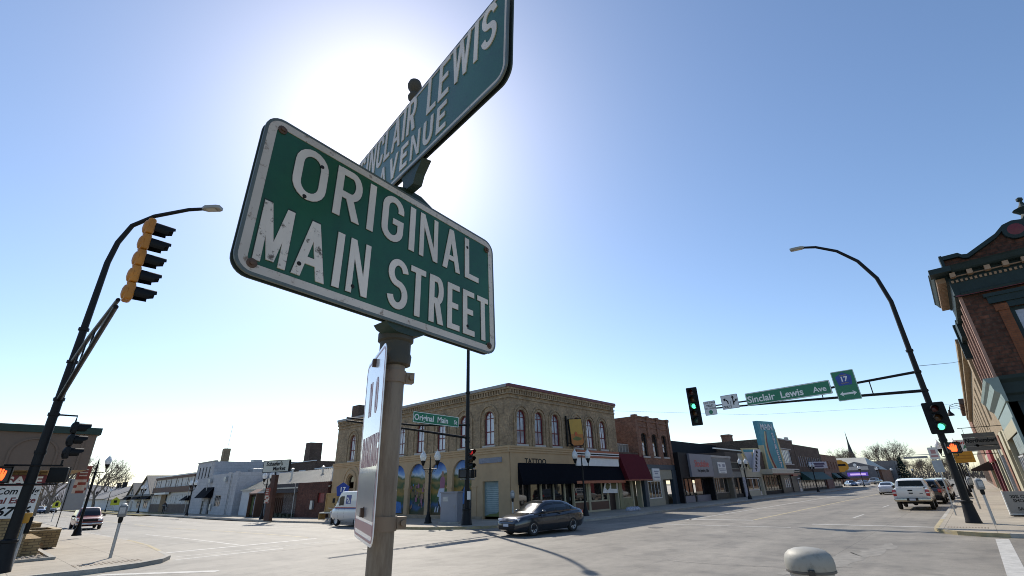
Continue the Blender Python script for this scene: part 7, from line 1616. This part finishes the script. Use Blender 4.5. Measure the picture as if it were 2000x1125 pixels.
for a in [(T2, 'bare tree leftmost above the grey sign back', (13.5, 150, -.4), .8, 2), (T1, 'slim bare tree right of the banner beside the hall roof', (29, 190, -.4), .85, 4), (T2, 'bare tree showing between the pole and the sign back', (10, 130, -.4), .62, 3.3), (T1, 'bare tree rising behind the white gabled house', (54, 178, -.4), .80, 1.4), (T2, 'bare tree behind the brown and white building', (62, 172, -.4), .80, .4), (T1, 'far bare tree over the grey hall roof, left of the vents', (50, 250, -.4), .72, 2.6), (T2, 'far bare tree over the grey hall roof beside the gabled house', (62, 240, -.4), .62, 5), (T2, 'bare tree beyond the far pickup, left of the dark conifer', (280, 25, -.4), .74, 4.4), (T1, 'bare tree beyond the conifer, over the white pickup', (270, 19, -.4), .68, .6), (T2, 'bare tree between the pickup and the corner pole', (290, 15.5, -.4), .66, 2.2), (T1, 'low bare tree left of the parking signs', (275, 12, -.4), .60, 3.1), (T2, 'bare tree directly behind the row of acorn lamps', (300, 9, -.4), .66, 1.1), (T1, 'bare tree at the end of the main street', (310, 5.5, -.4), .62, 5.5), (T2, 'bare tree behind the low brick hall gable', (240, 32, -.4), .55, 2.9)]: tcopy(*a)
t = thing('conifer_tree', 'dark pointed conifer among the bare trees above the pickup roof', 'tree', (235, 19.3, -.4)); m = MB(); m.tube([(0, 0, 0), (0, 0, 9.3)], [.25, .03], 7); m.build('trunk', M_bark, t); m = MB(); rr = random.Random(5)
for k in range(1500):
    z = 1+8.4*rr.random()**1.15; R_ = 3.4*(1-(z-1)/8.5)+.1; a = rr.uniform(0, 2*pi); r = R_*rr.uniform(.35, 1); s = rr.uniform(.25, .55); c, s_ = cos(a), sin(a); p = Vector((r*c, r*s_, z-.25*r))
    m.face([p+Vector((-s_*s*.5, c*s*.5, .05)), p+Vector((s_*s*.5, -c*s*.5, -.05)), p+Vector((c*s*1.2, s_*s*1.2, -s*.7))])
m.build('crown', mat('spruce_needles', (.018, .035, .018), .9, 0, .4, 1), t, False)
tl_ = MB(); rr = random.Random(8)
for k in range(5200):
    if k < 3200: x, y, mx = 340+rr.uniform(0, 40), rr.uniform(-40, 75), 9.5
    else: x, y, mx = rr.uniform(-60, 75), 330+rr.uniform(0, 50), 11
    h = mx*rr.uniform(.45, 1); b = Vector((x, y, -.5)); lean = Vector((rr.uniform(-1.6, 1.6), rr.uniform(-1.6, 1.6), h*rr.uniform(.6, 1))); z0 = h*rr.uniform(0, .5); w = rr.uniform(.05, .16); s = Vector((w, -w, 0)) if k < 3200 else Vector((w, w*.2, 0)); p = b+Vector((0, 0, z0))
    tl_.face([p-s, p+s, p+lean*.6])
tag(tl_.build('far_woods', mat('far_twigs', (.12, .10, .085), .95, 0, .3, .3), None, False), 'brown mass of bare far-off woods closing the streets', None, None, 'stuff')
hm = MB(); rows = [[(x, 560+60*sin(x*.01), -1), (x, 700, 13+4*sin(x*.013+1)+3*sin(x*.03)), (x, 900, 10)] for x in range(-400, 320, 30)]; hm.grid(rows); struct(hm.build('hill', mat('far_hill', (.10, .10, .115), .95, 0, .25, .02)))
# low brick hall, church and far buildings at the end of the main street
FH = Bld('brick_hall', 'low brick hall with a pale roof, grey gable and lit purple digital sign', 'building', (205, 43, 0), -pi/2)
FH.wall(M_redb, 0, 20.5, -.5, 4.4, [(2+k*3.2, 4.4+k*3.2, .6, 2.6) for k in range(4)], .2, back=26); mb = MB(); mb.face([(-.5, -.8, 4.3), (17.5, -.8, 4.3), (16, 9, 8.6), (.5, 9, 8.9)]); mb.face([(17.5, -.8, 4.3), (21, -.8, 4.3), (21, 12, 4.3), (16, 9, 8.6)]); FH.obj('roof', mb, M_roofl)
FH.boxes('dark_opening', M_shop, [(2+k*3.2, 4.4+k*3.2, .19, .21, .6, 2.6) for k in range(4)])
mb = MB(); mb.prism([(8.2, -.5), (19.8, -.5), (19.8, 5.2), (14, 7.0), (8.2, 5.2)], lambda a, b, d: (a, d, b), -2.5, 4); FH.obj('gable', mb, mat('grey_gable', (.12, .12, .13), .8, 0, .1))
mb = MB(); mb.lathe([(.0001, -2.56), (.5, -2.55), (.5, -2.5)], (14, 0, 6.0), 14, 'y'); FH.obj('clock', mb, M_white); FH.boxes('name_board', M_lime, [(10.5, 17.5, -2.6, -2.51, 4.4, 5.5)]); FH.boxes('brick_base', M_redb, [(8, 20, -2.7, -2.51, -.5, 1.9)])
FH.boxes('digital_sign', mat('purple_screen', (.1, .05, .3), .4, 0, 0, emit=((.16, .10, .65), .25)), [(11.2, 17.0, -2.8, -2.71, 2.5, 3.7)]); FH.boxes('screen_text', mat('pink_screen', (.5, .3, .6), .4, 0, 0, emit=((.7, .5, .9), .45)), [(12, 16.4, -2.83, -2.81, 2.8, 3.35)])
t = thing('church_spire', 'slim dark church spire rising behind the low brick hall', 'spire', (300, 43.0, -.4)); m = MB(); m.lathe([(3.2, 0), (3.2, 9), (2.2, 9.3), (1.0, 14), (.35, 19), (.03, 24.5)], (0, 0, 0), 8); m.build('spire', mat('slate_spire', (.03, .035, .04), .7), t, False)
t = thing('pole_sign', 'amber yellow rounded pole sign past the end of the red brick building', 'sign', (157, 26.0, 0), radians(-70)); m = MB(); m.tube([(0, .2, 0), (0, .2, 4)], .15, 8); m.build('post', M_ink, t); m = MB(); m.prism(rrect(4.2, 2.3, .9), lambda a, b, d: (a, d, b+5.0), 0, .4); m.prism(rrect(2.4, 3.0, .6), lambda a, b, d: (a, d, b+5.0), -.03, .0); m.build('panel', MATS['amber_panel'], t, False); m = MB(); m.box(-1.5, 1.5, -.05, -.031, 5.0, 5.5); m.build('sign_print', M_ink, t, False)
FB = Bld('grey_building', 'plain grey building far behind the bare tree and white sedan', 'building', (232, 30, 0), -pi/2); FB.wall(mat('far_grey_wall', (.17, .165, .165), .9, 0, .15, .4), 0, 9, -.5, 7.6, [], back=14, roof=M_roof)
bpy.context.view_layer.update()
